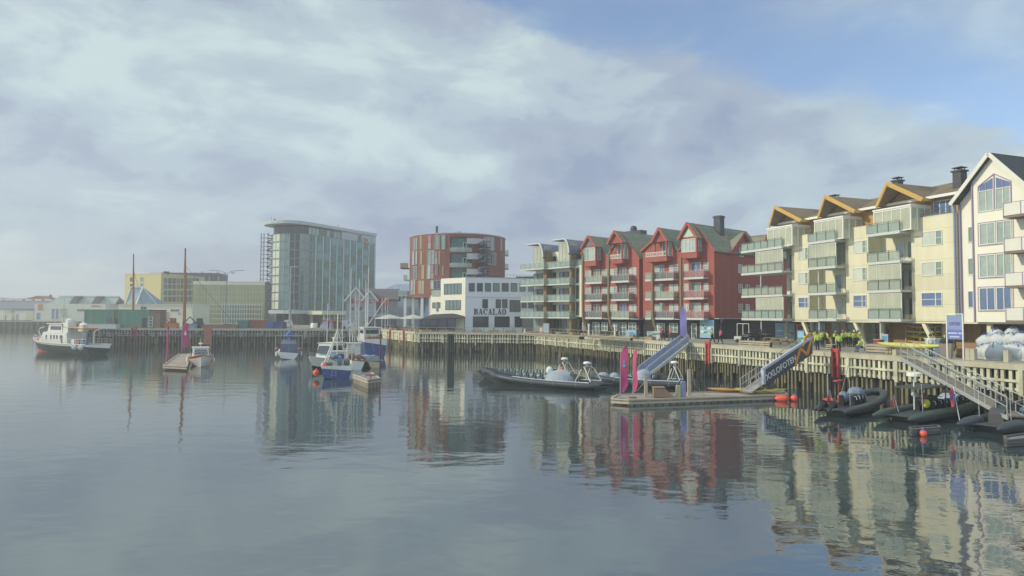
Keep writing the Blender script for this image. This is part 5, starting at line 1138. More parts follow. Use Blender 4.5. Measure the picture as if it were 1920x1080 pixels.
# small excavator
def digger(px, Y, lab, mt):
    q = P(px, 600, Y); T = thing('excavator', lab, 'excavator', (q.x, q.y, D)); m = MB(); m.box(-1.1, 1.1, -.9, -.5, 0, .6); m.box(-1.1, 1.1, .5, .9, 0, .6); m.build('track', BLACK, T)
    m = MB(); m.box(-1.0, .9, -.8, .8, .6, 1.3); m.box(-.2, .8, -.5, .5, 1.3, 2.3); m.build('cab', mt, T); m = MB(); m.tube([(-.6, 0, 1.3), (-1.9, 0, 2.6), (-3.0, 0, 1.4), (-3.0, 0, .4)], [.16, .14, .12, .15], 6); m.build('boom', mt, T)
digger(372, 153, 'dark small excavator between the stout mast and the rusty beams', DARKM)
digger(322, 154, 'small orange brown excavator behind the orange beam stack', RED_C)
def pile(px0, px1, pyt, Y, mt, lab, seed, n=16, nm='scrap_heap', cat='heap'):
    rnd = random.Random(seed); a = P(px0, 600, Y); b = P(px1, 600, Y); w_ = b.x-a.x; h = max(.5, P(px0, pyt, Y).z-D); m = MB()
    for i in range(n):
        x = rnd.random()*w_; y = rnd.random()*1.5; z = rnd.random()*h*.6*(1-abs(2*x/w_-1)*.4); s_ = rnd.uniform(.2, .45)*min(h, 1.4)
        b_ = MB(); b_.box(-s_, s_, -s_*.7, s_*.7, -s_*.5, s_*.5, rnd.randrange(len(mt))); b_.xf(Matrix.Translation((x, y, z+s_*.4)) @ Matrix.Rotation(rnd.random()*3, 4, 'Z') @ Matrix.Rotation(rnd.uniform(-.4, .4), 4, 'X')); m.blend(b_)
    o = m.build(nm, mt); o.location = (a.x, a.y, D); tag(o, lab, cat); return o
pile(415, 444, 604, 156, [DARKM, M('rust_brown_stack', (.25, .16, .12)), TEAL], 'jumble of dark equipment left of the teal skip', 4)
pile(66, 95, 597, 303, [DARKM, PGRN, M('blue_grey_wall', (.25, .30, .38))], 'dark machinery heap at the door of the white hall', 5, 20)
pile(125, 155, 594, 302, [DARKM, M('rust_brown_stack', (.25, .16, .12)), PGRN], 'dark round bales stored right of the roller shutter', 6, 22)
# boats hauled up, tents and vans behind the middle boats
for px0, px1, pyt, Y, mt, lab, nm, cat in ((583, 600, 598, 160, WHITE, 'white upturned dinghy on the far quay under the glass tower', 'dinghy', 'dinghy'),):
    q = P(px0, 600, Y); w_ = P(px1, 600, Y).x-q.x; m = MB(); m.loft([[(w_*t, -.9*math.sin(math.pi*min(t*1.2+.1, 1)), .2), (w_*t, -.5*math.sin(math.pi*min(t*1.2+.1, 1)), 1.3), (w_*t, .5*math.sin(math.pi*min(t*1.2+.1, 1)), 1.3), (w_*t, .9*math.sin(math.pi*min(t*1.2+.1, 1)), .2)] for t in [i/8 for i in range(9)]]); o = m.build(nm, mt, smooth=False); o.location = (q.x, q.y, D); tag(o, lab, cat)
def hut(px0, px1, pye, pyr, Y, wm, rm, lab, nm='kiosk', cat='kiosk'):
    a = P(px0, 600, Y); b = P(px1, 600, Y); w_ = b.x-a.x; ze_ = P(px0, pye, Y).z-D; zr_ = P(px0, pyr, Y).z-D; T = thing(nm, lab, cat, (a.x, a.y, D)); m = MB(); m.prism([(0, 0), (w_, 0), (w_, ze_), (w_/2, zr_-.1), (0, ze_)], 0, 2.4); m.build('wall', wm, T)
    m = MB(); slopeslab(m, [(-.2, -.2, ze_-.05), (w_/2, -.2, zr_), (w_/2, 2.6, zr_), (-.2, 2.6, ze_-.05)], .1); slopeslab(m, [(w_/2, -.2, zr_), (w_+.2, -.2, ze_-.05), (w_+.2, 2.6, ze_-.05), (w_/2, 2.6, zr_)], .1); m.build('roof', rm, T)
    m = MB(); m.box(w_*.55, w_*.8, -.04, 0, .1, 1.9); m.build('door', DARKM, T)
hut(603, 621, 604, 599, 156, M('pale_lilac_wall', (.42, .45, .58), .7, .05), RWF, 'small lilac white kiosk with red roof behind the tripod mast')
hut(624, 640, 603, 601, 158, BRN, M('rust_brown_stack', (.25, .16, .12)), 'small brown kiosk right of the red roofed kiosk')
def van(px0, px1, Y, mt, lab):
    a = P(px0, 600, Y); L_ = P(px1, 600, Y).x-a.x; T = thing('van', lab, 'van', (a.x, a.y, D)); prof = [(0, .35), (L_, .35), (L_, 1.0), (L_*.86, 1.15), (L_*.74, 1.95), (L_*.05, 1.98), (0, 1.8)]
    m = MB(); m.prism(prof, 0, 1.8); m.build('body', mt, T); m = MB(); m.prism([(L_*.60, 1.2), (L_*.82, 1.2), (L_*.73, 1.8), (L_*.60, 1.82)], -.02, -.001); m.build('window', G_D, T)
    for x in (L_*.2, L_*.8): m = MB(); m.lathe([(.34, 0), (.34, .25)], 12, (x, -.05, .34), ax='y'); m.build('wheel', BLACK, T)
van(641, 661, 158, M('pale_lilac_wall', (.42, .45, .58)), 'pale lilac grey van parked right of the brown kiosk')
van(533, 546, 156, OFFW, 'small off white van beside the dark blue skip')
# ------------------------------------------------------------------ boats
GEL = M('white_gelcoat', (.64, .65, .60), .3, .07, .8, spec=.5, blot=((.42, .36, .27), 1.6, .67)); NAVY = M('navy_hull_paint', (.045, .075, .22), .4, .2, .8, blot=((.12, .11, .16), 2.0, .64)); BLUB = M('blue_tarpaulin', (.06, .12, .36), .8, .15)
REDB = M('red_boot_paint', (.42, .07, .04), .6, .15); GRNH = M('dark_green_hull', (.03, .055, .045), .45, .2, .6, blot=((.14, .09, .06), 1.2, .67)); ORB = M('orange_red_buoy', (.72, .11, .06), .5, .06); CNV = M('grey_canvas_cover', (.30, .34, .38), .85, .15, 1.2, bump=.4)
TUBE = M('dark_grey_inflated_tube', (.045, .055, .065), .42, .15, .8); TUBE2 = M('green_grey_tube', (.05, .075, .062), .45, .12, .8); HULB = M('black_rib_hull', (.02, .024, .024), .4, .12, .6); HUL = M('dark_grey_rib_hull', (.055, .065, .06), .35, .12, .6)
DKW = M('worn_pontoon_planks', (.34, .28, .23), .85, .2, 1, lines=('x', .22, .12, .4)); ALU = M('bare_aluminium', (.36, .38, .37), .6, .08, metal=.15)
def lerp(a, b, t): return a+(b-a)*t
def hullmesh(Ln, B, free, bowrise, draft=.4, transom=.8, n=14, bands=((1.0, 0),), full=.6, flare=1.0, sq=0):
    """hull along x: stern at 0, bow at Ln. bands: list of (top fraction, material index) from the keel up"""
    secs = []; zf = []
    prof = [(-1, 0.0)]
    for i in range(n+1):
        t = i/n; w_ = B/2*(transom+(1-transom)*min(1, t*3)) if t < full else B/2*max(.02, (1-((t-full)/(1-full))**2.1))
        zt = free+bowrise*max(0, (t-.35)/.65)**2; x = Ln*t
        keel = -draft*(1-t**6); pts = []
        nz = 7
        for side_ in (1, -1):
            rows = range(nz+1) if side_ == 1 else range(nz, -1, -1)
            for k in rows:
                h = k/nz; z = keel+(zt-keel)*h
                ww = w_*(h**(.45 if full > .57 and sq == 0 else sq or .16))*(1 if t < .5 else lerp(1, lerp(.45, 1, h**flare), (t-.5)/.5)); xx = x+(Ln*.10*t**4)*(h-.5)
                if side_ == -1 and k == 0: continue
                pts.append((xx, -side_*ww, z))
        secs.append(pts)
    m = MB(); n_ = len(secs[0]); mis = []
    def bandof(h):
        for f, mi in bands:
            if h <= f: return mi
        return bands[-1][1]
    for k in range(n_-1):
        kk = (k+.5)/7 if k < 7 else (2*7-(k+.5))/7
        mis.append(bandof(kk))
    mis[7:8] = [99] if False else mis[7:8]
    b = len(m.v); m.v += [tuple(p) for s in secs for p in s]
    for i in range(n):
        for k in range(n_-1):
            if k == 7: continue
            m.f.append([b+i*n_+k, b+i*n_+k+1, b+(i+1)*n_+k+1, b+(i+1)*n_+k]); m.m.append(mis[k])
    # transom in bands
    for k in range(7):
        o = n_-1-k; a_, b_ = k, k+1; c_, d_ = n_-1-k if k else n_-1, n_-2-k
        m.f.append([b+k, b+k+1, b+(n_-2-k), b+(n_-1-k)] if k else [b, b+1, b+n_-1]); m.m.append(bandof((k+.5)/7))
    return m, secs
def deckmesh(secs, dz=-.12, inset=.06, rng=None):
    m = MB(); L_ = [s[7] for s in secs]; Rr = [s[8] for s in secs]; n = len(L_)
    vs = []
    for a, b_ in zip(L_, Rr): vs += [(a[0], a[1]*(1-inset), a[2]+dz), (b_[0], b_[1]*(1-inset), b_[2]+dz)]
    m.add(vs, [(2*i, 2*i+1, 2*i+3, 2*i+2) for i in range(n-1)]); return m
def rubrail(secs, r=.05, mi=None):
    m = MB(); m.tube([s[7] for s in secs], r, 5); m.tube([s[8] for s in secs], r, 5); return m
def boat_at(name, label, cat, sternpx, bowpx, z=0, group=None):
    """put the stern and the bow over two pixels of the water plane; returns thing, length"""
    a = G(*sternpx, z); b = G(*bowpx, z); d = b-a; T = thing(name, label, cat, (a.x, a.y, 0), math.atan2(d.y, d.x), group); return T, d.length
def rail(T, pts, h=.7, r=.02, mat=ALU, every=1, mid=True):
    m = MB(); m.tube([(p[0], p[1], p[2]+h) for p in pts], r, 4)
    if mid: m.tube([(p[0], p[1], p[2]+h*.5) for p in pts], r*.8, 4)
    for p in pts[::every]: m.tube([p, (p[0], p[1], p[2]+h)], r, 4)
    return m.build('guard_rail', mat, T)
# --- ferry on the left
FT, FL = boat_at('ferry', 'white passenger boat with black green hull and red waterline, moored far left', 'ferry', (184, 665.5), (58, 657))
print('ferry len', FL)
FL = 21.5; Bf = 5.6; FT.scale = (1.0, .8, .82)
m, secs = hullmesh(FL, Bf, 2.05, .75, .9, .9, bands=((.15, 1), (.72, 0), (1., 2)))
m.build('hull', [GRNH, REDB, GEL], FT, smooth=False)
deckmesh(secs, -.5).build('deck', STEEL, FT); rubrail(secs, .09).build('rubbing_strip', OFFW, FT)
m = MB(); m.prism([(6.9, 1.5), (16.6, 1.9), (15.7, 3.9), (15.2, 4.3), (7.3, 4.2)], -1.9, 1.9); h_ = m.build('deckhouse', GEL, FT)
for x in (9.2, 10.5, 11.8): win(h_, x, x+.7, 3.0, 3.6, 1.9, 1, 1, OFFW, G_D, side=None) if False else None
def ferrywin(T, x0, x1, z0, z1, y, g_=G_D):
    m = MB(); m.box(x0-.06, x1+.06, y, y+.04, z0-.06, z1+.06); f_ = m.build('window', DARKM, T); m = MB(); m.box(x0, x1, y+.04, y+.05, z0, z1); m.build('pane', g_, f_)
for x in (8.6, 9.0, 10.3, 11.3, 12.4, 14.0): ferrywin(h_, x, x+.38, 2.9 if x > 8.7 else 2.2, 3.6, 1.9)
for x in (4.4, 5.2, 6.0, 7.0, 8.0, 15.4, 16.3, 17.2, 18.4): m = MB(); m.box(x, x+.5, 2.56 if x < 9 else 2.4, 2.80 if x < 9 else 2.6, 1.35+x*.01, 1.7+x*.012)
m = MB(); m.prism([(9.3, 4.25), (14.6, 4.25), (13.9, 5.9), (9.6, 5.9)], -1.55, 1.55); br_ = m.build('bridge', GEL, FT)
m = MB(); m.box(9.8, 13.4, 1.55, 1.60, 4.75, 5.5); m.add([(14.45, -1.3, 4.7), (14.45, 1.3, 4.7), (14.12, 1.3, 5.55), (14.12, -1.3, 5.55)], [(0, 1, 2, 3)]); m.build('bridge_window', G_D, br_)
m = MB(); m.box(9.0, 14.6, -1.8, 1.8, 5.9, 6.05); m.build('roof', OFFW, br_)
m = MB(); m.box(7.2, 8.8, .2, 1.7, 4.2, 6.3); m.lathe([(.75, 0), (.7, .5), (.3, .8)], 12, (8.0, .9, 6.3)); m.build('funnel', GEL, FT)
m = MB(); m.ball((3.6, .8, 5.8), (.95, .7, .5)); m.box(2.9, 4.3, .2, 1.4, 4.6, 5.5); m.build('life_raft', GEL, FT)
m = MB(); m.prism([(2.2, 5.1), (9, 5.3), (9, 5.45), (2.2, 5.25)], -1.7, 1.7); m.build('awning', ORG, FT)
m = MB()
for x in (2.4, 4.6, 6.8): m.tube([(x, 1.6, 2), (x, 1.6, 5.1)], .05); m.tube([(x, -1.6, 2), (x, -1.6, 5.1)], .05)
m.build('awning_post', ALU, FT)
m = MB(); m.tube([(12.0, 0, 6), (11.8, 0, 11.2)], [.14, .06], 6); m.tube([(11.9, -.8, 8.8), (11.9, .8, 8.8)], .04); m.box(11.5, 12.3, -.5, .5, 7.6, 7.8); m.build('mast', M('cream_mast', (.5, .48, .32), .5, .1), FT)
rail(FT, [(s[8][0], s[8][1]*.97, s[8][2]) for s in secs[:-1]], 1.0, .03, OFFW); rail(FT, [(s[7][0], s[7][1]*.97, s[7][2]) for s in secs[:-1]], 1.0, .03, OFFW)
m = MB(); m.tube([(19.6, 0, 2.6), (20.6, 0, 4.2), (20.3, 0, 4.9), (18.5, 0, 5.2)], .09, 6); m.build('davit', OFFW, FT)
for x, c_ in ((17.8, ORB), (16.9, PWHT), (4.0, RED_C), (2.6, BLU), (5.6, PWHT)): m = MB(); m.box(x-.45, x+.45, .6, 1.6, 1.9, 2.9); m.lathe([(.4, 0), (.45, .3), (.4, .5)], 8, (x+.7, .4, 1.9)); m.build('deck_gear', c_, FT)
m = MB(); m.tube([(1.5, 0, 1.8), (.6, .5, 4.6)], .1); m.tube([(.6, .5, 4.6), (-1.6, .6, 5.3)], .07); m.build('crane', OFFW, FT)
for i, x in enumerate((1.0, 3.0)): m = MB(); m.ball((x, 2.7, 1.5), (.8, .45, .55)); m.build('fender', CNV, FT)
# --- left pontoon, flag, small cabin boat
def pontoon(pts, label, z=.45, th=.42, mat=DKW, fl=True):
    g = [G(px, py, z) for px, py in pts]; c = sum(g, Vector())/len(g); ex = (g[1]-g[0]).normalized(); ang = math.atan2(ex.y, ex.x)
    T = thing('floating_pontoon', label, 'pontoon', (c.x, c.y, 0), ang); Rm = Matrix.Rotation(-ang, 3, 'Z'); lp = [Rm @ (p-c) for p in g]
    m = MB(); m.prism([(p.x, p.y) for p in lp], z-.12, z, ax='z'); m.build('deck', mat, T)
    m = MB(); m.prism([(p.x*.985, p.y*.97) for p in lp], -.25, z-.12, ax='z'); m.build('float', M('weathered_float', (.22, .20, .15), .8, .25, 1.2, lines=('x', .35, .3, .5)), T)
    m = MB(); n_ = len(lp)
    for i in range(n_): a, b = lp[i], lp[(i+1) % n_]; m.bar((a.x, a.y, z+.04), (b.x, b.y, z+.04), .14, .10); m.bar((a.x, a.y, z-.2), (b.x, b.y, z-.2), .10, .14)
    m.build('edge_beam', M('pontoon_edge_timber', (.42, .36, .27), .8, .15), T); return T, z
pontoon([(306, 686), (350, 688), (357, 664), (336, 664)], 'small timber pontoon with a pink flag left of the white cabin boat', .5)
PINK = M('pink_feather_flag', (.46, .06, .17), .8, .10)
def feather(base, h, w_, rz, label, logo=True, mat=PINK, lg=PWHT, tilt=0, grp=None):
    T = thing('feather_flag', label, 'flag', base, rz, grp); m = MB(); m.tube([(0, 0, 0), (0, 0, h*.7), (.12*w_, 0, h*.9), (.6*w_, 0, h*.995)], [.035, .025, .02, .012], 6); m.build('pole', STEEL, T)
    n_ = 14; secs = []
    for i in range(n_+1):
        t = i/n_; z = h*(.14+.86*t); xo = (0 if t < .7 else .6*w_*((t-.7)/.3)**2); wd = w_*(.92 if t < .6 else .92*math.sqrt(max(0, 1-((t-.6)/.41)**2)))*(min(1, .45+t*4)); zz = z if t > 0 else z
        y = .06*math.sin(t*7)
        secs.append([(xo, y*.2-.006, zz), (xo+wd*.5, y-.006, zz-(.10*w_ if t < .05 else 0)), (xo+wd, y*1.6-.006, zz-.05), (xo+wd, y*1.6+.006, zz-.05), (xo+wd*.5, y+.006, zz), (xo, y*.2+.006, zz)])
    m = MB(); m.loft(secs, closed=True); c_ = m.build('flag_cloth', mat, T)
    if logo: m = MB(); m.lathe([(.16*w_*1.2, 0), (.16*w_*1.2, .02)], 10, (w_*.45, -.08, h*.62), ax='y'); m.box(w_*.36, w_*.54, -.09, -.06, h*.66, h*.72); m.build('flag_emblem', lg, c_)
    m = MB(); m.lathe([(.3, 0), (.3, .05), (.05, .08)], 10); m.build('base', DARKM, T); return T
b = G(341, 660, .5); feather((b.x, b.y, .5), 4.7, 1.05, R(10), 'broad pink feather flag on the small left pontoon beside the cabin boat')
b = G(314, 668, .5); T = thing('pink_post', 'slim pink post standing at the left side of the small pontoon', 'post', (b.x, b.y, -.2)); m = MB(); m.tube([(0, 0, 0), (0, 0, 4.9)], [.13, .12], 8); m.build('post', PINK, T); m = MB(); m.lathe([(.16, 0), (.16, .15), (.05, .25)], 8, (0, 0, 4.9)); m.build('cap', PINK, T)
b = G(355, 652, .0); T = thing('fender_board', 'brick red fender board on the quay wall behind the pink flag', 'board', (b.x, 144.4, 0)); m = MB()
for i in range(4): m.box(-.9+i*.42, -.5+i*.42, 0, .2, .3, 3.9)
m.build('board', RED_C, T); m = MB(); m.box(-1, .85, -.08, 0, 1.2, 1.4); m.box(-1, .85, -.08, 0, 3.0, 3.2); m.build('cross_beam', RED_C, T)
def cabinboat(name, label, T, Ln, B, free=.95, bands=((.34, 1), (.86, 0), (1., 2)), mats=(GEL, GEL, REDB), cab=(.30, .68), ch=1.5, wind=G_D, rise=.45, cat='boat'):
    m, secs = hullmesh(Ln, B, free, rise, .45, .92, bands=bands); m.build('hull', list(mats), T)
    deckmesh(secs, -.08).build('deck', OFFW, T); rubrail(secs, .06).build('rubbing_strip', mats[2] if len(mats) > 2 else OFFW, T)
    c0, c1 = Ln*cab[0], Ln*cab[1]; w_ = B*.36; z0 = free-.1
    m = MB(); m.loft([[(c0, -w_, z0), (c0, w_, z0), (c0, w_*.9, z0+ch), (c0, -w_*.9, z0+ch)], [(c1-.5, -w_, z0), (c1-.5, w_, z0), (c1-.9, w_*.88, z0+ch), (c1-.9, -w_*.88, z0+ch)], [(c1+.2, -w_*.9, z0), (c1+.2, w_*.9, z0), (c1-.6, w_*.82, z0+ch*.97), (c1-.6, -w_*.82, z0+ch*.97)]], closed=True); cb_ = m.build('cabin', mats[0], T)
    m = MB(); zz0, zz1 = z0+ch*.42, z0+ch*.86
    for s_ in (1, -1):
        for a, b in ((c0+.2, (c0+c1)/2-.3), ((c0+c1)/2-.1, c1-.85)): m.box(a, b, s_*w_*.90, s_*w_*1.0, zz0, zz1)
    m.build('side_window', wind, cb_)
    m = MB(); m.add([(c1+.06, -w_*.75, zz0), (c1+.06, w_*.75, zz0), (c1-.46, w_*.7, zz1+.03), (c1-.46, -w_*.7, zz1+.03)], [(0, 1, 2, 3)]); m.v = [(x+.04, y, z) for x, y, z in m.v]; m.build('windscreen', wind, cb_); m = MB(); m.box(c0-.03, c0, -w_*.7, w_*.7, zz0, zz1); m.build('rear_window', wind, cb_)
    m = MB(); m.box(c0-.35, c1-.55, -w_*1.0, w_*1.0, z0+ch, z0+ch+.09); m.build('roof', OFFW, cb_)
    m = MB(); m.tube([(c0+.6, 0, z0+ch), (c0+.5, 0, z0+ch+1.3)], .03); m.lathe([(.28, 0), (.28, .14), (.1, .2)], 10, (c0+.9, 0, z0+ch+.45)); m.tube([(c0+.9, 0, z0+ch), (c0+.9, 0, z0+ch+.5)], .04); m.build('radar_mast', OFFW, cb_)
    rail(T, [(s[8][0], s[8][1]*.9, s[8][2]) for s in secs[7:]]+[(s[7][0], s[7][1]*.9, s[7][2]) for s in secs[7:][::-1]], .5, .02, ALU, 2, False); return secs
bw = G(377, 688.5); T = thing('cabin_boat', 'small cream white cabin boat with red gunwale facing the viewer beside the left pontoon', 'boat', (bw.x-2.9, bw.y+6., 0), R(-64)); cabinboat('', '', T, 6.6, 2.9, 1.0, cab=(.22, .62), ch=1.35, rise=.5)
# --- middle group
T, l_ = boat_at('sailing_yacht', 'white sailing yacht with bare mast and blue sail cover, left of the boat group', 'yacht', (541, 674), (544, 662)); l_ = 9
T.location.y += 0
m, secs = hullmesh(l_, 3.6, 1.15, .3, .5, .8, bands=((.3, 1), (.9, 0), (1., 2))); m.build('hull', [GEL, NAVY, NAVY], T); deckmesh(secs, -.05).build('deck', OFFW, T)
m = MB(); m.prism([(2.0, 1.1), (6.0, 1.1), (5.2, 1.7), (2.4, 1.75)], -1, 1); m.build('coachroof', GEL, T)
m = MB(); m.tube([(5.0, 0, 1.5), (4.7, 0, 14.2)], [.13, .09], 8); m.tube([(4.9, 0, 7.0), (4.9, 0, 7.4)], .3, 8); m.tube([(4.7, -.0, 14.0), (4.0, -1.0, 14.1)], .05, 4); ms_ = m.build('mast', ALU, T)
m = MB(); m.tube([(4.9, 0, 3.4), (2.6, 0, 3.6), (.9, 0, 3.55)], [.45, .55, .3], 8); m.build('sail_cover', BLUB, ms_)
m = MB()
for p in ((.1, 0, 1.2), (8.9, 0, 1.4), (4.8, 1.6, 1.3), (4.8, -1.6, 1.3)): m.tube([p, (4.72, 0, 13.8)], .02, 3)
m.build('stay', STEEL, ms_)
m = MB(); m.loft([[(.4, -1.3, 1.1), (.4, -1.1, 2.3), (.4, 1.1, 2.3), (.4, 1.3, 1.1)], [(2.2, -1.3, 1.2), (2.2, -1.0, 2.9), (2.2, 1.0, 2.9), (2.2, 1.3, 1.2)], [(3.0, -1.2, 1.2), (3.0, -.9, 2.3), (3.0, .9, 2.3), (3.0, 1.2, 1.2)]]); m.build('spray_hood', M('blue_grey_hood', (.12, .15, .22), .7, .2), T)
m = MB(); m.tube([(.3, -1.9, 1.0), (.3, -1.9, 3.6)], .05); m.tube([(.3, 1.9, 1), (.3, 1.9, 3.6)], .05); m.tube([(.3, -1.9, 3.5), (.3, 1.9, 3.5)], .05); m.build('targa_arch', ALU, T)
m = MB(); m.ball((.3, 1.7, 1.5), .32); m.ball((.3, -1.5, 1.5), .3); m.build('life_buoy', RED_C, T)
# white cruiser
bw = G(581, 697); T = thing('cabin_cruiser', 'white cabin cruiser with large dark side windows, bow swung towards the viewer', 'cruiser', (bw.x+1.9, bw.y+6.9, 0), R(-104)); cabinboat('', '', T, 7.1, 2.8, 1.25, bands=((.3, 1), (1., 0), (1., 2)), mats=(GEL, BLACK, GEL), cab=(.12, .66), ch=2.0, rise=.5)
# blue and white work boat, stern to the viewer
T, l_ = boat_at('work_boat', 'blue and white work boat with tripod mast and red fenders, stern to the viewer', 'fishing boat', (631, 711), (640, 660))
T.scale = (.78,)*3; Ln = 10.5; m, secs = hullmesh(Ln, 4.05, 1.75, .6, .5, .98, bands=((.30, 0), (.78, 0), (1., 1)), full=.55); m.build('hull', [NAVY, GEL], T); deckmesh(secs, -.35).build('deck', M('green_grey_deck', (.20, .24, .20), .8, .2), T); rubrail(secs, .08).build('rubbing_strip', OFFW, T)
m = MB(); m.box(-.14, -.04, .05, .10, .35, 1.55); m.box(-.14, -.04, .60, .65, .35, 1.55)
for z in (.5, .85, 1.2): m.box(-.12, -.06, .05, .65, z, z+.04)
m.build('boarding_ladder', STEEL, T)
m = MB()
for p in ((.3, 1.75, 1.7), (2.9, -1.5, 1.7), (3.0, 1.3, 1.7)): m.tube([p, (2.2, .0, 6.4)], .10, 6)
m.tube([(2.2, 0, 1.7), (2.2, 0, 8.6)], .10, 6); m.tube([(2.2, -.9, 5.4), (2.2, .9, 5.4)], .04, 4); m.build('tripod_mast', OFFW, T)
m = MB(); m.tube([(.6, -1.9, 1.7), (.4, -2.05, 7.6)], .05, 5); m.build('whip_aerial', OFFW, T)
m = MB(); m.box(3.6, 5.4, -1.1, 1.1, 1.4, 3.4); m.box(3.4, 5.6, -1.25, 1.25, 3.4, 3.5); wh = m.build('wheelhouse', GEL, T); m = MB(); m.box(3.56, 3.6, -.9, .9, 2.4, 3.1); m.build('window', G_D, wh)
m = MB(); m.ball((1.6, -.35, 2.35), (.4, .4, .75)); m.ball((1.8, .35, 2.9), (.6, .5, .35)); m.build('net_bundle', M('blue_net_bundle', (.14, .22, .36), .9, .4, 4), T)
m = MB(); m.box(.8, 2.4, .6, 1.6, 1.5, 2.1); m.ball((2.2, -1.3, 2.1), (.5, .45, .5)); m.tube([(1, -1.4, 1.6), (1.2, 1.3, 2.9), (2.2, 1.5, 3.2)], .05); m.build('deck_gear', M('mixed_deck_gear', (.16, .17, .14), .8, .5, 3), T)
bpy.context.view_layer.update(); iw = T.matrix_world.inverted()
for p, s_ in ((iw @ P(608, 687, 70.5), .44), (iw @ P(593, 699, 71.5), .44)): m = MB(); m.ball(p, s_, 12, 9); m.lathe([(.1, 0), (.12, .15)], 6, (p[0], p[1], p[2]+s_*.95)); m.build('fender_buoy', ORB, T, smooth=True)
# blue hulled fishing boat behind
T, l_ = boat_at('fishing_boat', 'white and blue fishing boat with two tall masts behind the covered dinghy', 'fishing boat', (693, 682), (668, 668)); T.rotation_euler = (0, 0, R(112))
T.location = tuple(G(704, 671)); Ln = 11; m, secs = hullmesh(Ln, 3.7, 2.95, .7, .6, .97, bands=((.35, 0), (.70, 0), (1., 1)), full=.55); m.build('hull', [NAVY, GEL], T); deckmesh(secs, -.3).build('deck', STEEL, T)
m = MB(); m.prism([(3, 2.6), (7.5, 2.6), (7.1, 4.6), (3.2, 4.6)], -1.3, 1.3); wh = m.build('wheelhouse', GEL, T); m = MB(); m.box(2.93, 3.05, -1.0, 1.0, 3.7, 4.3); m.box(3.6, 6.6, 1.3, 1.34, 3.7, 4.3); m.build('window', G_D, wh); m = MB(); m.box(2.8, 7.4, -1.45, 1.45, 4.6, 4.72); m.build('roof', OFFW, wh)
m = MB(); m.tube([(4.5, .5, 5), (4.2, .5, 14.4)], [.12, .06], 6); m.build('mast', OFFW, T); m = MB(); m.tube([(8.5, 0, 3), (8.3, .2, 12.4)], [.12, .06], 6); m.tube([(8.4, 0, 4.6), (5.3, -2.6, 9.4)], .08, 5); m.build('derrick', OFFW, T)
m = MB(); m.ball((1.4, -.8, 3.2), (.6, .5, .35)); m.ball((1.6, .9, 3.1), (.5, .5, .35)); m.box(.5, 1.6, -.3, .5, 2.7, 3.3); m.build('deck_gear', M('rusty_deck_gear', (.26, .15, .10), .8, .4, 2), T)
# white boat between
T, l_ = boat_at('open_boat', 'cream white open fishing boat with cluttered deck, moored between the blue boats', 'boat', (668, 694), (650, 676)); m, secs = hullmesh(8, 2.6, 1.2, .6, .4, .8, bands=((.9, 0), (1., 1))); m.build('hull', [GEL, RED_C], T); deckmesh(secs, -.3).build('deck', OFFW, T)
m = MB(); m.box(4.2, 5.8, -.8, .8, .9, 3.0); m.box(4, 6, -.95, .95, 3.0, 3.1); m.build('wheelhouse', GEL, T); m = MB(); m.tube([(3, 0, 1), (2.8, 0, 9.6)], [.06, .03], 5); m.tube([(3, 0, 1), (2.6, .7, 7)], [.05, .03], 5); m.build('mast', OFFW, T)
m = MB(); m.ball((1.8, .4, 1.5), .45); m.ball((2.4, -.5, 1.4), (.5, .4, .35)); m.build('deck_gear', M('rusty_deck_gear', (.26, .15, .10)), T)
T, l_ = boat_at('open_boat', 'small white boat with a bare mast lying behind the work boat', 'boat', (640, 690), (652, 672)); m, secs = hullmesh(6, 2.2, 1.0, .5, .4, .8, bands=((.9, 0), (1., 1))); m.build('hull', [GEL, NAVY], T); deckmesh(secs, -.25).build('deck', OFFW, T)
m = MB(); m.box(2.4, 3.9, -.6, .6, .8, 2.2); m.box(2.3, 4, -.7, .7, 2.2, 2.28); m.build('wheelhouse', GEL, T); m = MB(); m.tube([(2.2, 0, 1), (2.1, 0, 9.0)], [.06, .03], 5); m.tube([(2.2, .0, 5), (.3, .2, 4.2)], .03, 4); m.build('mast', OFFW, T); m = MB(); m.ball((1.2, .4, 1.2), .35); m.box(.4, 1.6, -.7, .1, .8, 1.3); m.build('deck_gear', M('mixed_deck_gear', (.16, .17, .14)), T)
for px, py, h, lab in ((612, 668, 8.5, 'thin pale mast between the cruiser and the yacht'), (684, 668, 10.5, 'thin pale mast before the lilac van'), (655, 670, 14.0, 'tallest thin mast of the fishing boat group, before the grey house')):
    T = thing('mooring_mast', lab, 'mast', tuple(G(px, py)), 0); m = MB(); m.tube([(0, 0, -.5), (.1, 0, h)], [.09, .05], 6); m.tube([(-.7, 0, h*.7), (.7, 0, h*.7)], .03, 4); m.build('spar', OFFW, T); m = MB(); m.tube([(.1, 0, h*.95), (2.0, 0, 1)], .02, 3); m.tube([(.1, 0, h*.95), (-1.9, 0, 1)], .02, 3); m.build('stay', STEEL, T)
T = thing('mooring_mast', 'slender pale mast standing among the fishing boats before the flags', 'mast', tuple(G(672, 672)), 0); m = MB(); m.tube([(0, 0, -.5), (0, 0, 12.2)], [.10, .05], 6); m.tube([(-.8, 0, 9), (.8, 0, 9)], .03, 4); m.build('spar', OFFW, T); m = MB(); m.tube([(0, 0, 11.5), (2.4, 0, 1)], .02, 3); m.tube([(0, 0, 11.5), (-2.2, 0, 1)], .02, 3); m.build('stay', STEEL, T)
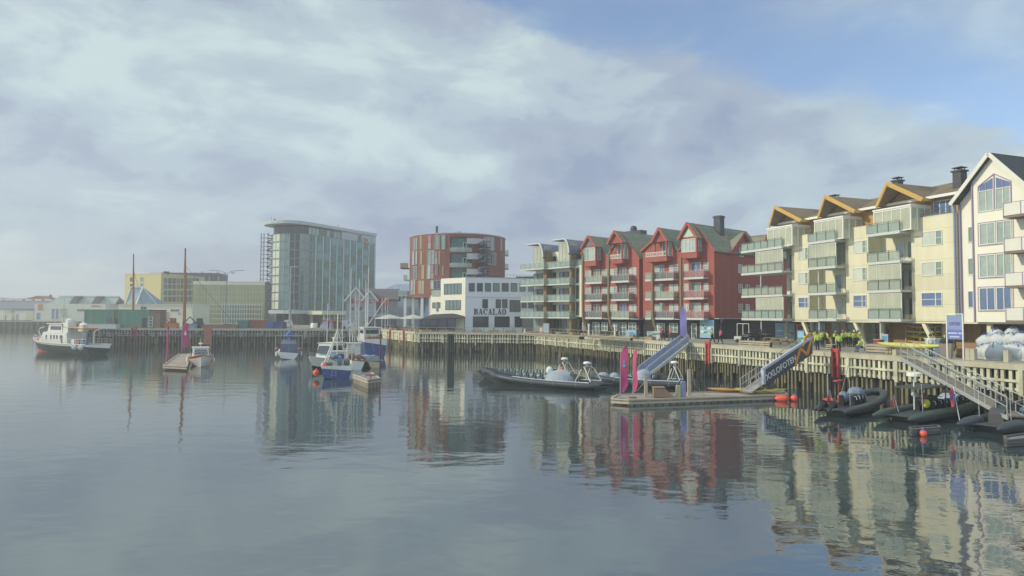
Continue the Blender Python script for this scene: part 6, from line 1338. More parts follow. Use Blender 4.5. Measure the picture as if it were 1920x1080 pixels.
# covered dinghy
T, l_ = boat_at('covered_dinghy', 'small boat under a blue grey canvas cover beside the middle pontoon', 'dinghy', (703, 690), (672, 682)); m, secs = hullmesh(5.6, 2.2, .85, .35, .3, .8, bands=((.8, 0), (1., 1))); m.build('hull', [M('cream_hull', (.50, .45, .28), .5, .1), NAVY], T)
m = MB(); sc_ = []
for i in range(9): t = i/8; w_ = 1.15*(1 if t < .55 else max(.05, 1-((t-.55)/.45)**2)); x = 5.5*t+.1; sc_.append([(x, -w_, .8+.3*t), (x, -w_*.55, 1.35+.05*math.sin(i*2)), (x, 0, 1.65-.4*t), (x, w_*.55, 1.35+.05*math.cos(i)), (x, w_, .8+.3*t)])
m.loft(sc_); m.build('canvas_cover', CNV, T)
T, z = pontoon([(662, 703), (690, 713), (712, 710), (696, 699)], 'small middle pontoon right of the blue work boat', .75, mat=M('grey_pontoon_deck', (.20, .21, .22), .8, .15))
b = G(695, 711, .75); q = thing('mooring_ring', 'low red mooring bracket on the middle pontoon', 'bracket', (b.x, b.y, .75)); m = MB(); m.tube([(0, 0, 0), (0, 0, .35)], .06); m.tube([(-.5, 0, .4), (.5, 0, .4)], .08); m.build('bracket', RED_C, q)
b = G(712, 700, 0); T = thing('pole', 'thin rusty brown pole standing in the water beside the middle pontoon', 'pole', (b.x, b.y, -1)); m = MB(); m.tube([(0, 0, 0), (.05, 0, 1+(700-628)*b.y/1280)], .09, 7); m.build('shaft', M('rusty_steel', (.13, .07, .05), .8, .2), T); m = MB(); m.lathe([(.14, 0), (.14, .2)], 8, (.05, 0, 1+(700-630)*b.y/1280)); m.build('cap', DARKM, T)
# big dark dolphin pile
b = G(845, 680, 0); h = (680-628)*b.y/1280; T = thing('dolphin_pile', 'thick black mooring pile standing clear of the quay below the white building', 'pile', (b.x, b.y, -1)); s_ = 6.2*b.y/1280
TAR = M('tarred_pile', (.035, .042, .038), .6, .3); m = MB()
for i in range(3):
    for j in range(2): m.tube([(-s_+s_*.66*(i+.5), j*.5-.25, 0), (-s_+s_*.66*(i+.5), j*.5-.25, h+1)], s_*.34, 8)
m.build('piles', TAR, T); m = MB(); m.box(-s_, s_, -.55, .55, h+.9, h+1.12); m.box(-s_*1.02, s_*1.02, -.6, .6, h*.4+1, h*.4+1.2); m.build('cap', TAR, T)
# ------------------------------------------------------------------ RIBs
def make_rib(T, Ln, B, tube=TUBE, nseat=6, arch=True, cover=False, engines=2, radar=WHITE, r=.30, hullm=HUL, seatm=None, rise=.75, canopy=False, flag=False, gear=None, white=True, con=.16):
    m, secs = hullmesh(Ln*.94, B*.80, .48, rise*.75, .45, .72, bands=((1., 0),), full=.55); m.v = [(x+.06*Ln*(1-x/Ln), y, z) for x, y, z in m.v]; m.build('hull', hullm, T)
    path = []; n = 22
    for i in range(n+1):
        a = i/n; 
        if a < .5: t = a*2; sd_ = 1
        else: t = (1-a)*2; sd_ = -1
        x = Ln*(t-.065); w_ = (B/2-r) if t < .6 else (B/2-r)*math.sqrt(max(0, 1-((t-.6)/.4)**2.3)); z = .52+rise*max(0, (t-.35)/.65)**2
        path.append((x, -sd_*w_, z))
    m = MB(); rs = [r]*len(path); rs[0] = rs[-1] = r*.25; rs[1] = rs[-2] = r*.9; m.tube(path, rs, 12)
    for k in range(2, n-1, 2):
        p, q = Vector(path[k]), Vector(path[k+1]); u = (q-p).normalized()*.05; m.tube([p-u, p+u], r*1.025, 12, mi=1)
    m.build('inflated_tube', [tube, M('tube_seam_grey', (.11, .12, .125), .5, .1)], T, smooth=True)
    if white:
        m = MB(); m.tube([(x, y*1.0+(-.02 if y < 0 else .02), z+r*1.0) for x, y, z in path[1:9]], .05, 5); m.tube([(x, y, z+r*1.0) for x, y, z in path[-9:-1]], .05, 5); m.build('grab_strip', PWHT, T)
    m = MB(); vs = [(0, -B*.3, .5), (0, B*.3, .5), (Ln*.6, B*.3, .55), (Ln*.85, B*.12, .55+rise*.45), (Ln*.85, -B*.12, .55+rise*.45), (Ln*.6, -B*.3, .55)]; m.add(vs, [tuple(range(6))]); m.build('deck', M('grey_rib_deck', (.06, .07, .07), .8, .2), T)
    for k in range(nseat):
        for s_ in (-1, 1):
            x = Ln*.27+k*.62*Ln/10; y = s_*B*.14; m = MB(); m.box(x-.22, x+.2, y-.16, y+.16, .5, 1.0); m.prism([(x-.24, 1.0), (x-.14, 1.0), (x-.2, 1.42), (x-.28, 1.42)], y-.15, y+.15); m.tube([(x+.2, y-.18, 1.10), (x+.2, y-.14, 1.34), (x+.2, y+.14, 1.34), (x+.2, y+.18, 1.10)], .03, 4, mi=1); m.build('seat', [seatm or BLACK, PWHT], T)
    k0 = Ln*con; m = MB(); m.prism([(k0, .5), (k0+.8, .5), (k0+.8, 1.25), (k0+.55, 1.55), (k0+.3, 1.5), (k0, 1.15)], -B*.14, B*.14); c_ = m.build('console', M('dark_console', (.06, .065, .07), .5, .2), T); m = MB(); m.add([(k0+.8, -B*.13, 1.25), (k0+.8, B*.13, 1.25), (k0+.6, B*.11, 1.72), (k0+.6, -B*.11, 1.72)], [(0, 1, 2, 3)]); m.build('windscreen', G_M, c_)
    if arch:
        m = MB()
        for s_ in (-1, 1): m.tube([(Ln*.02, s_*B*.34, .9), (Ln*.07, s_*B*.27, 2.2), (Ln*.09, s_*B*.2, 2.4)], .045, 6); m.tube([(Ln*.14, s_*B*.34, .9), (Ln*.10, s_*B*.27, 2.2)], .04, 6)
        m.tube([(Ln*.09, -B*.2, 2.4), (Ln*.09, B*.2, 2.4)], .045, 6); a_ = m.build('arch', OFFW, T)
        m = MB(); m.lathe([(.10, 0), (.12, .25), (.34, .28), (.34, .46), (.22, .55)], 14, (Ln*.09, 0, 2.4)); m.build('radar', radar, a_, smooth=True)
    for k in range(engines):
        y = (k-(engines-1)/2)*.62; m = MB(); m.loft([[(-.55, y-.2, 1.0), (-.55, y+.2, 1.0), (-.05, y+.22, 1.0), (-.05, y-.22, 1.0)], [(-.62, y-.2, 1.45), (-.62, y+.2, 1.45), (-.0, y+.2, 1.5), (-.0, y-.2, 1.5)], [(-.5, y-.14, 1.68), (-.5, y+.14, 1.68), (-.1, y+.14, 1.72), (-.1, y-.14, 1.72)]], closed=True); m.prism([(-.42, -.35), (-.2, -.35), (-.15, 1.0), (-.5, 1.0)], y-.08, y+.08); m.build('outboard_engine', BLACK, T)
    m = MB(); m.tube([(Ln*.12, B*.3, .8), (Ln*.115, B*.3, 3.3)], .014, 4); m.build('aerial', PWHT, T); m = MB(); m.tube([(Ln*.1, -B*.3, .8), (Ln*.09, -B*.3, 2.9)], .014, 4); m.build('aerial', PWHT, T)
    if cover:
        m = MB(); x0, x1 = cover; sc_ = []
        for i in range(9): t = i/8; q = math.sin(math.pi*min(1, max(.03, t*.97)))**.45; x = Ln*lerp(x0, x1, t); sc_.append([(x, -B*.42*q, .85), (x, -B*.32*q, .9+.75*q), (x, 0, .95+1.0*q+.04*math.sin(i*2.)), (x, B*.32*q, .9+.75*q), (x, B*.42*q, .85)])
        m.loft(sc_); m.build('canvas_cover', CNV, T)
    if flag:
        m = MB(); m.tube([(.1, 0, .8), (-.5, 0, 2.1)], .02, 4); f_ = m.build('flag_staff', PWHT, T)
        for c0, c1, mt in ((0, .30, RFL), (.30, .38, PWHT), (.38, .48, M('flag_blue', (.05, .08, .3), .8, .1)), (.48, .56, PWHT), (.56, 1, RFL)):
            m = MB(); m.loft([[(-.45-.5*t, .05*math.sin(t*6), 2.05-.35*t), (-.35-.35*t, .08*math.cos(t*6), 1.55-.45*t)] for t in (c0, (c0+c1)/2, c1)], cap=False); m.build('flag', mt, f_)
    if canopy:
        m = MB(); m.box(Ln*.10, Ln*.36, -B*.3, B*.3, 2.45, 2.55); 
        for x in (Ln*.11, Ln*.35):
            for s_ in (-1, 1): m.tube([(x, s_*B*.28, .8), (x, s_*B*.28, 2.45)], .04, 5)
        m.build('canopy_frame', M('dark_canopy', (.05, .06, .055), .6, .2), T)
    for i, (x, y, z, s_, mt) in enumerate(gear or ()): m = MB(); m.ball((x, y, z), s_, 8, 6); m.build('deck_gear', mt, T)
def rib(label, stern, bow, Ln=None, rz=None, **k):
    T, l_ = boat_at('inflatable_boat', label, 'inflatable boat', stern, bow, group=k.pop('grp', None)); 
    if rz is not None: T.rotation_euler = (0, 0, rz)
    T.scale = (1, 1, .84); make_rib(T, Ln or l_, **k); return T, l_
YLB = M('yellow_bag', (.55, .50, .06), .7, .1); ORC = M('orange_gear', (.60, .20, .09), .7, .2)
T, l_ = rib('long black inflatable nearest the viewer, bow pointing left, white arch at its right end', (1122, 731), (906, 716.5), B=3.3, engines=0, nseat=7, cover=(.18, .42), r=.31, rise=.62, gear=[(3.2, .3, 1.1, (.35, .3, .5), ORC), (4.0, -.4, 1.1, (.3, .3, .5), YLB)], seatm=M('grey_seat', (.12, .14, .16), .7, .2)); print('rib', l_)
T, l_ = rib('long black inflatable behind the nearest one, bow further left, pale windscreen bag amidships', (1076, 718), (891, 708.5), B=3.0, engines=0, nseat=8, r=.30, rise=.6, gear=[(2.4, .5, 1.3, (.4, .35, .6), PWHT), (1.2, .4, 1.3, (.35, .35, .6), ORC)], seatm=M('green_seat', (.12, .19, .16), .7, .2)); print('rib', l_)
T, l_ = rib('black inflatable with grey canvas covers right of the pink flags', (1282, 728), (1098, 720), B=3.2, nseat=6, cover=(.30, .48), r=.33, rise=.5, gear=[(6.4, .4, 1.0, (.5, .45, .5), CNV), (7.5, .4, 1.0, (.6, .5, .5), CNV)]); print('rib', l_)
# right hand group
T, l_ = rib('inflatable with tilted black engines and a small flag, left one of the right hand group', (1562, 781), (1655, 757), B=2.5, nseat=4, arch=False, engines=0, con=.45, flag=True, r=.30, hullm=HULB, gear=[(4.3, 0, 1.5, (.7, .6, .5), M('blue_grey_bag', (.16, .2, .26), .7, .2)), (3.0, .4, 1.2, (.5, .4, .5), M('blue_grey_bag', (.16, .2, .26))), (1.2, .7, 1.1, (.5, .4, .2), M('red_bag', (.4, .06, .04), .7, .1))], white=False); print('rib', l_)
T2 = T; m = MB(); m.box(1.4, 2.6, .2, .5, 2.6, 2.7); m.tube([(2, .35, .8), (2, .35, 2.6)], .03); m.build('red_light_bar', M('red_bag', (.4, .06, .04)), T)
for y in (-.5, .5): m = MB(); m.tube([(-.2, y, .9), (-.7, y, 1.4), (-1.5, y, .8), (-2.0, y, .5)], [.28, .32, .2, .08], 8); m.ball((-2.1, y, .55), (.1, .16, .16)); m.xf(Matrix.Translation((-.3, 0, .3)) @ Matrix.Scale(.62, 4)); m.build('tilted_engine', BLACK, T, smooth=True)
T, l_ = rib('long dark green inflatable with flat canopy and white radar, middle of the right hand group', (1684, 793), (1850, 763), B=2.9, engines=0, nseat=7, con=.3, hullm=HULB, arch=False, canopy=True, tube=TUBE2, flag=True, r=.38, rise=.55, gear=[(3.2, -.3, 1.2, (.25, .25, .35), YLB), (3.5, .5, 1.8, (.3, .25, .22), M('pale_blue_helmet', (.35, .5, .5), .4, .1)), (4.3, .3, 1.4, (.25, .2, .5), RED_C)], white=False); print('rib', l_)
m = MB(); m.lathe([(.1, 0), (.42, .05), (.42, .26), (.3, .32)], 14, (2.2, 0, 3.3)); m.tube([(2.2, 0, .8), (2.2, 0, 3.3)], .04); m.build('radar', WHITE, T)
m = MB(); m.prism([(6.0, 1.1), (6.6, 1.1), (8.2, 1.6), (7.6, 1.62)], -.5, .5); m.build('windscreen_panel', M('pale_blue_panel', (.42, .50, .58), .4, .08), T)
m = MB(); m.tube([(6.2, -.8, .8), (6.3, -.8, 1.9), (8.8, -.8, 1.9), (8.8, -.8, .9)], .035, 5); m.build('grab_rail', ALU, T)
T, l_ = rib('dark inflatable at the right edge with a black console and a row of seats', (1846, 812), (2005, 783), B=2.9, nseat=8, con=.12, hullm=HULB, arch=False, r=.42, rise=.5, engines=0, gear=[], seatm=M('black_ribbed_seat', (.04, .045, .05), .5, .2), white=False); print('rib', l_)
m = MB(); m.box(2.6, 4.0, -.55, .45, .8, 1.75); m.prism([(2.5, 1.75), (4.1, 1.75), (3.9, 1.9), (2.7, 1.9)], -.6, .5); c_ = m.build('console_box', BLACK, T); m = MB(); m.box(3.1, 3.6, -.59, -.55, 1.3, 1.55); m.build('label_plate', M('pale_blue_panel', (.42, .50, .58)), c_)
m = MB(); m.tube([(2.5, -.6, 1.2), (2.5, -.6, 2.05), (4.1, -.6, 2.1), (4.1, -.6, 1.2)], .03); m.build('grab_rail', ALU, c_)
T, l_ = rib('low black inflatable with an orange tan cover, furthest in of the right hand group', (1760, 772), (1850, 752), B=2.2, nseat=4, con=.1, hullm=HULB, arch=False, r=.26, rise=.3, engines=0, flag=False, gear=[(2.2, .2, 1.2, (1.1, .35, .25), M('orange_tan_cover', (.45, .27, .1), .7, .1)), (3.2, .2, 1.6, (.4, .4, .18), WHITE)], white=False)
b = G(1800, 800, 0); T = thing('flag_pole', 'small red flag with a blue and white cross on a staff above the dark inflatables', 'flag', (b.x, b.y, .3)); m = MB(); m.tube([(0, 0, 0), (-.35, 0, 2.1)], .025, 4); m.build('staff', PWHT, T); m = MB(); m.loft([[(-.35-.3*k*.2, .05*math.sin(k), 2.05-.06*k), (-.25-.22*k*.2, .08*math.cos(k), 1.1-.05*k)] for k in range(6)], cap=False); f_ = m.build('flag', RFL, T); m = MB(); m.bar((-.32, -.09, 1.65), (-.62, -.02, 1.35), .03, .12); m.bar((-.42, -.1, 1.9), (-.40, -.1, 1.1), .09, .03); m.build('cross', M('flag_blue', (.05, .08, .3), .8, .1), f_)
b = G(1776, 812, 0)
# red and white kayak style flag figure omitted; buoys
def buoy(px, py, r, label, mt=ORB, nm='buoy'):
    b = G(px, py, 0); T = thing(nm, label, 'buoy', (b.x, b.y, 0)); m = MB(); m.ball((0, 0, r*.75), r, 14, 10); m.build('float', mt, T, smooth=True); m = MB(); m.lathe([(.10, 0), (.07, .16)], 8, (0, 0, r*1.68)); m.tube([(0, .05, r*1.75), (.1, .05, r*2.0), (.0, -.05, r*2.1)], .02, 4); m.build('eye', BLUB, T)
buoy(1731, 818, .2, 'orange ball buoy floating before the dark inflatables at right')
buoy(1489, 752, .28, 'red ball buoy floating just off the end of the long pontoon')
b = G(1467, 752, 0); T = thing('cone_buoy', 'red cone ended fender buoy lying at the right end of the long pontoon', 'buoy', (b.x, b.y, .2), R(-10)); m = MB(); m.lathe([(.05, -.65), (.22, -.38), (.28, 0), (.25, .3), (.06, .5)], 14, ax='x'); m.build('float', ORB, T, smooth=True); m = MB(); m.tube([(-.65, 0, 0), (-.85, 0, .12)], .03); m.build('rope_eye', BLUB, T)
# mooring lines from the inflatables and boats to the quay
for a, za, b, zb, lab in (((905, 715), .9, (930, 640), 3.2, 'slack mooring rope from the bow of the long black inflatable to the quay'), ((1275, 722), .8, (1310, 655), 3.0, 'slack mooring rope from the inflatable with covers to the quay'), ((1838, 774), .9, (1868, 700), 3.0, 'slack mooring rope from the dark green inflatable to the quay'), ((1560, 788), .6, (1590, 690), 2.8, 'slack mooring rope from the inflatable with tilted engines to the quay')):
    p = G(*a, 0); q = QF1.w(QF1.px(b[0], -.2), -.2, zb); p = Vector((p.x, p.y, za)); m = MB(); m.tube([p.lerp(q, t)-Vector((0, 0, 1.1*4*t*(1-t)*.5)) for t in [i/8 for i in range(9)]], .022, 4); tag(m.build('mooring_rope', M('rope', (.3, .28, .2), .9, .2)), lab, 'rope')

# tyres and fenders along the working boats, ropes on the ferry
def hang_fender(T, p, r=.14, h=.5, mt=WHITE): m = MB(); m.lathe([(.03, -h*.5-.1), (r, -h*.4), (r, h*.4), (.03, h*.5+.1)], 8, p); m.tube([(p[0], p[1], p[2]+h*.5), (p[0], p[1]*.95, p[2]+h*.5+.5)], .015, 3); m.build('fender', mt, T)
for o in list(bpy.data.objects):
    if o.parent is None and o.name in ('cabin_cruiser', 'cabin_boat', 'sailing_yacht'):
        for x in (1.8, 3.6): hang_fender(o, (x, 1.55 if o.name != 'sailing_yacht' else 1.8, .7)); hang_fender(o, (x, -1.55 if o.name != 'sailing_yacht' else -1.8, .7))
# ------------------------------------------------------------------ long pontoon and what stands on it
LT_, z = pontoon([(1146, 748.5), (1158, 741), (1466, 733), (1473, 737), (1475, 741), (1180, 751)], 'long timber pontoon with pink flags and kayaks below the slatted quay', .4)
m = MB()
def onp(px, py, z=.4): return G(px, py, z)
b = onp(1163, 748); feather((b.x, b.y, .4), 4.0, .62, R(-8), 'broad pink feather flag at the left end of the long pontoon', lg=M('emblem_blue', (.15, .35, .5), .6, .1))
b = onp(1187, 746); feather((b.x, b.y, .4), 3.75, .42, R(-50), 'narrow pink feather flag seen edge on beside the broad one', logo=False)
for px, py, h, lab in ((1211, 744, 1.5, 'short pale mooring post left of the wooden box on the long pontoon'), (1292, 742, 2.0, 'taller pale mooring post right of the blue and cream canisters')):
    b = onp(px, py); T = thing('mooring_post', lab, 'post', (b.x, b.y, .4)); m = MB(); m.box(-.12, .12, -.12, .12, 0, h); m.build('post', M('pale_post_timber', (.42, .38, .28), .8, .15), T); m = MB(); m.box(-.14, .14, -.14, .14, h, h+.05); m.build('cap', STEEL, T)
    m = MB(); s_ = -1 if px < 1250 else 1; m.tube([(0, 0, h*.8), (s_*.6, .1, h*.35), (s_*1.3, .2, .05)], .02, 4); m.build('mooring_rope', M('rope', (.3, .28, .2), .9, .2), T)
b = onp(1243, 745); T = thing('wooden_box', 'low wooden box with a sloping side on the long pontoon', 'box', (b.x, b.y, .4)); m = MB(); m.prism([(-.75, .04), (.95, .04), (.55, .3), (.1, .7), (-.75, .75)], -.4, .4); m.build('body', M('box_timber', (.30, .21, .14), .8, .12), T); m = MB(); m.box(-.8, .12, -.45, .45, .75, .8); m.build('lid', M('box_timber_lid', (.38, .26, .16), .8, .1), T)
for px, mt, lab, h in ((1272, M('cream_canister', (.45, .44, .28), .6, .1), 'cream canister standing left of the lilac one on the pontoon', .95), (1281, M('lilac_canister', (.26, .28, .42), .6, .1), 'lilac blue tall canister right of the cream one on the pontoon', 1.25)):
    b = onp(px, 745); T = thing('canister', lab, 'canister', (b.x, b.y, .4)); m = MB(); m.lathe([(.19, 0), (.21, .05), (.21, h-.1), (.14, h)], 12); m.build('body', mt, T); m = MB(); m.lathe([(.1, 0), (.1, .08)], 8, (0, 0, h)); m.build('lid', DARKM, T)
KY = M('yellow_kayak_plastic', (.50, .44, .06), .4, .12); KO = M('orange_kayak_plastic', (.55, .30, .10), .4, .12)
def kayak(loc, rz, Ln, mt, lab, wavy=0, w_=.34, h=.32, rot=0, grp=None, sit=True, nm='kayak'):
    T = thing(nm, lab, 'kayak', loc, rz, grp); sc_ = []
    for i in range(17):
        t = i/16; q = max(.04, math.sin(math.pi*t)**.6); x = Ln*(t-.5); zz = .16*abs(2*t-1)**2.5+(.05*math.sin(t*25)*wavy if .15 < t < .85 else 0)
        sc_.append([(x, w_*q*math.cos(a), zz+h/2+h/2*q*math.sin(a)) for a in [2*math.pi*k/10 for k in range(10)]])
    m = MB(); m.loft(sc_, closed=True); m.build('hull', mt, T, smooth=True)
    if sit:
        m = MB(); m.lathe([(.20, 0), (.24, .03), (.2, .05)], 12, (-.1, 0, h*.97)); m.v = [(x*1.8+.1, y, z) for x, y, z in m.v]; m.build('cockpit_rim', DARKM, T)
    return T
b = onp(1425, 738); kayak((b.x, b.y, .46), R(4), 4.6, KY, 'yellow kayak lying at the right end of the long pontoon', 1)
b = onp(1375, 737); kayak((b.x, b.y+.5, .46), R(6), 4.3, KO, 'orange kayak lying left of the yellow one on the long pontoon')
# gangway with the dark banner
BANN = M('charcoal_banner', (.055, .06, .075), .6, .1); LILB = M('pale_lilac_handrail', (.42, .45, .55), .5, .1); ORL = M('orange_ribbon', (.60, .24, .04), .6, .08)
def gangway(label, low, high, z0, z1, w_=1.1, H=1.05, nb=8, mat=ALU, side_off=0, deckm=None):
    a = G(*low, z0); b = G(*high, z1); d = b-a; L2d = math.hypot(d.x, d.y); T = thing('gangway', label, 'gangway', a, math.atan2(d.y, d.x)); sl = d.z/L2d
    m = MB(); m.bar((0, 0, 0), (L2d, 0, d.z), w_, .10); m.build('walkway', deckm or M('grating_deck', (.30, .28, .26), .7, .15, 1, lines=('x', .3, .2, .4)), T)
    for s_ in (-1, 1):
        m = MB(); y = s_*w_/2
        for hh, r_ in ((0, .055), (H*.5, .03), (H, .04)): m.tube([(0, y, hh), (L2d, y, d.z+hh)], r_, 6)
        for i in range(nb+1): t = i/nb; m.tube([(L2d*t, y, d.z*t), (L2d*t, y, d.z*t+H)], .032, 5)
        m.build('handrail', mat, T)
    return T, L2d, d.z
GT1, gl, gz = gangway('gangway with a charcoal banner, white lettering and orange ribbon emblem', (1398, 735), (1512, 657), .6, 3.75, 1.0)
# banner hung on the camera side (local -y or +y whichever faces the viewer)
ang1 = GT1.rotation_euler[2]; sgn = -1 if math.cos(ang1) > 0 else 1
gyb = sgn*(.5+.07); print('gangway', gl, gz, math.degrees(ang1))
m = MB(); t0, t1 = .18, 1.0; hb = 1.35
P0 = (gl*t0, gyb, gz*t0-.25); P1 = (gl*t1, gyb, gz*t1-.25)
m.prism([(P0[0], P0[2]), (P1[0], P1[2]), (P1[0], P1[2]+hb), (P0[0], P0[2]+hb)], gyb-.02, gyb+.02); bn = m.build('banner', BANN, GT1)
m = MB(); m.bar((P0[0]-.15, gyb, P0[2]+hb+.08), (P1[0], gyb, P1[2]+hb+.08), .16, .2); m.build('banner_top_rail', LILB, GT1)
m = MB(); m.box(P0[0]-.25, P0[0], gyb-.25, gyb+.03, P0[2]+.3, P0[2]+hb+.1); m.build('end_box', LILB, GT1)
sa = math.atan2(gz, gl)
fl_ = 0 if sgn < 0 else math.pi
tx = text('XXLOFOTEN', GT1, PWHT, .72, (gl*.47, gyb+sgn*.035, gz*.47-.25+hb*.46), (math.pi/2, -sa if sgn < 0 else sa, fl_), extrude=.006, offset=.012, sx=.98)
m = MB(); s0 = gyb+sgn*.05; L_ = lambda t, h: (gl*t, s0, gz*t-.25+h)
for (ta, ha, tb, hb_) in ((.70, .0, .78, 1.15), (.78, 1.2, .90, .25), (.90, .25, .985, 1.5), (.985, 1.45, .90, 1.85), (.90, 1.85, .82, 1.2)): m.bar(L_(ta, ha), L_(tb, hb_), .05, .26, upv=(0, 0, 1))
m.build('ribbon_emblem', ORL, GT1)
# blue sided gangway behind
GT2, gl2, gz2 = gangway('gangway with lilac blue side panels leading up behind the inflatables', (1205, 704), (1283, 643), .6, 3.6, .95, H=.9, mat=LILB)
ang2 = GT2.rotation_euler[2]; sg2 = -1 if math.cos(ang2) > 0 else 1
for s_ in (-1, 1): m = MB(); y = s_*.55; m.prism([(0, .2), (gl2, gz2+.2), (gl2, gz2+.8), (0, .8)], y-.02, y+.02); m.build('side_panel', M('lilac_side_panel', (.27, .33, .50), .6, .1), GT2)
m = MB()
for s_ in (-1, 1): m.prism([(.0, -.25), (gl2, gz2-.25), (gl2, gz2+.08), (0, .08)], s_*.60-.03, s_*.60+.03)
m.build('side_beam', M('pale_side_beam', (.45, .50, .50), .5, .1), GT2)
# bare aluminium gangway at right
GT3, gl3, gz3 = gangway('long bare aluminium gangway sloping down to the inflatables at the right edge', (1905, 782), (1702, 671), .9, 3.55, .95, H=1.15, nb=12, deckm=M('brown_grating', (.24, .21, .17), .8, .15, 1, lines=('x', .3, .3, .5)))
m = MB(); m.bar((-.2, -.55, -.08), (gl3, -.55, gz3-.08), .07, .18); m.bar((-.2, .55, -.08), (gl3, .55, gz3-.08), .07, .18); m.build('side_beam', ALU, GT3)
# small grey float under its foot
for pts, lab, zz in (([(1880, 800), (1990, 790), (1990, 778), (1880, 784)], 'grey float under the foot of the long bare gangway', .35), ([(1708, 808), (1762, 803), (1758, 799), (1706, 803)], 'small timber float between the right hand inflatables', .3), ([(1886, 828), (1990, 818), (1990, 806), (1884, 820)], 'low timber float at the right edge beside the nearest dark tube', .3)):
    pT, _ = pontoon(pts, lab, zz, mat=M('grey_pontoon_deck', (.20, .21, .22)))
    for ch in pT.children:
        if ch.name.startswith(('edge', 'float')): ch.data.materials[0] = M('dark_float_edge', (.10, .10, .09), .8, .2)
# red quay ladders
LADR = M('red_ladder_paint', (.48, .06, .055), .6, .12)
def ladder(s, t, nrm, ang, lab, z0=-.3, z1=3.95, w_=.28, loc=None):
    T = thing('quay_ladder', lab, 'ladder', loc, ang, 'red ladders on the quay walls'); m = MB()
    for x in (-w_, w_): m.box(x-.09, x+.09, -.2, .0, 1.5, z1-.25)
    m.box(-w_-.1, w_+.1, -.2, 0, z1-.3, z1); m.build('stile', LADR, T); m = MB(); z = z0+.1
    for x in (-w_, w_): m.box(x-.05, x+.05, -.15, -.05, z0, 1.5)
    while z < z1-.5: m.box(-w_+.1, w_-.1, -.14, -.07, z, z+.05); z += .3
    m.build('rungs', DARKM, T)
q0 = QF1
for px, lab in ((1567, 'red ladder with rounded head on the quay below the group in yellow jackets'), (1328, 'red ladder on the slatted quay below the tall landscape poster')):
    x = q0.px(px, -.3); ladder(0, 0, 0, q0.ang, lab, loc=q0.w(x, -.3, 0)-Vector((0, 0, 0)))
for px, lab in ((732, 'left red ladder on the pale boarded quay'), (758, 'right red ladder on the pale boarded quay')):
    fq = Fr(e3, e2-e3, 0); x = fq.px(px, -.3); ladder(0, 0, 0, fq.ang, lab, loc=fq.w(x, -.3, 0), w_=.25)
fq = Fr(e4, e3-e4, 0); x = fq.px(252, -.3); ladder(0, 0, 0, fq.ang, 'red ladder on the far grey quay below the green containers', loc=fq.w(x, -.3, 0), w_=.5)
# ------------------------------------------------------------------ the promenade: things standing on it, placed by foot point
def dk(px, py): return G(px, py, D)
BLF = M('lilac_feather_flag', (.24, .22, .50), .8, .1)
b = QF1.w(QF1.px(1287, .8), .8, D); feather((b.x, b.y, D), 4.4, .8, R(170), 'lilac blue feather flag at the head of the lilac gangway', mat=BLF, logo=False)
# tall blue sign between two white posts, lower right
sF_ = RF.sub(RF.px(1775, -12.4), -12.4); T = frthing(sF_, 'sign_board', 'tall blue sign between white posts beside the head of the bare gangway', 'sign')
sw = sF_.px(1805); zt_ = sF_.pk(1790, 588)[1]
m = MB(); m.box(-.04, .03, -.04, .03, 0, zt_); m.box(sw-.03, sw+.04, -.04, .03, 0, zt_); m.box(.03, sw-.03, -.03, .03, zt_-.06, zt_); m.build('post', WHITE, T)
zb_ = sF_.pk(1790, 636)[1]; zm = sF_.pk(1790, 618)[1]; m = MB(); m.box(.05, sw-.05, -.02, .02, zb_, zt_-.12); pn_ = m.build('sign_panel', M('grey_blue_sign', (.21, .28, .42), .5, .06), T)
m = MB(); m.box(.06, sw-.06, -.03, -.02, zb_+.05, zm); m.build('sign_field', M('blue_sign_field', (.12, .15, .45), .5, .06), pn_)
LIL = M('lilac_letters', (.16, .12, .42), .6, .05)
text('LOFOTEN', pn_, LIL, .34, (sw/2, -.035, zm+.42), (math.pi/2, 0, 0), extrude=.005, offset=.01, sx=(sw-.25)/1.75)
for k, (wd, zz) in enumerate(((.80, .62), (.62, .25))):     # two lines of small unreadable white writing as rows of strokes
    m = MB(); x = sw*(1-wd)/2
    rnd = random.Random(k)
    while x < sw*(1+wd)/2: 
        if rnd.random() < .85: m.box(x, x+.045, -.036, -.03, zb_+(zm-zb_)*zz-.05, zb_+(zm-zb_)*zz+.06)
        x += .07
    m.build('small_writing', PWHT, pn_)
# violet triangular road sign
b = dk(1352, 636); T = thing('road_sign', 'triangular violet topped sign on a pole before the black ground floor', 'sign', (b.x, b.y, D), RR.ang+.2); m = MB(); m.tube([(0, 0, 0), (0, 0, 2.3)], .05); m.build('pole', STEEL, T); m = MB(); m.prism([(-.55, 3.0), (.55, 3.0), (.0, 2.1)], -.03, .03); m.build('sign_face', M('violet_sign', (.33, .16, .42), .5, .05), T); m = MB(); m.prism([(-.32, 2.86), (.32, 2.86), (0, 2.35)], -.04, -.031); m.build('sign_centre', M('violet_sign_pale', (.45, .30, .55), .5, .05), T)
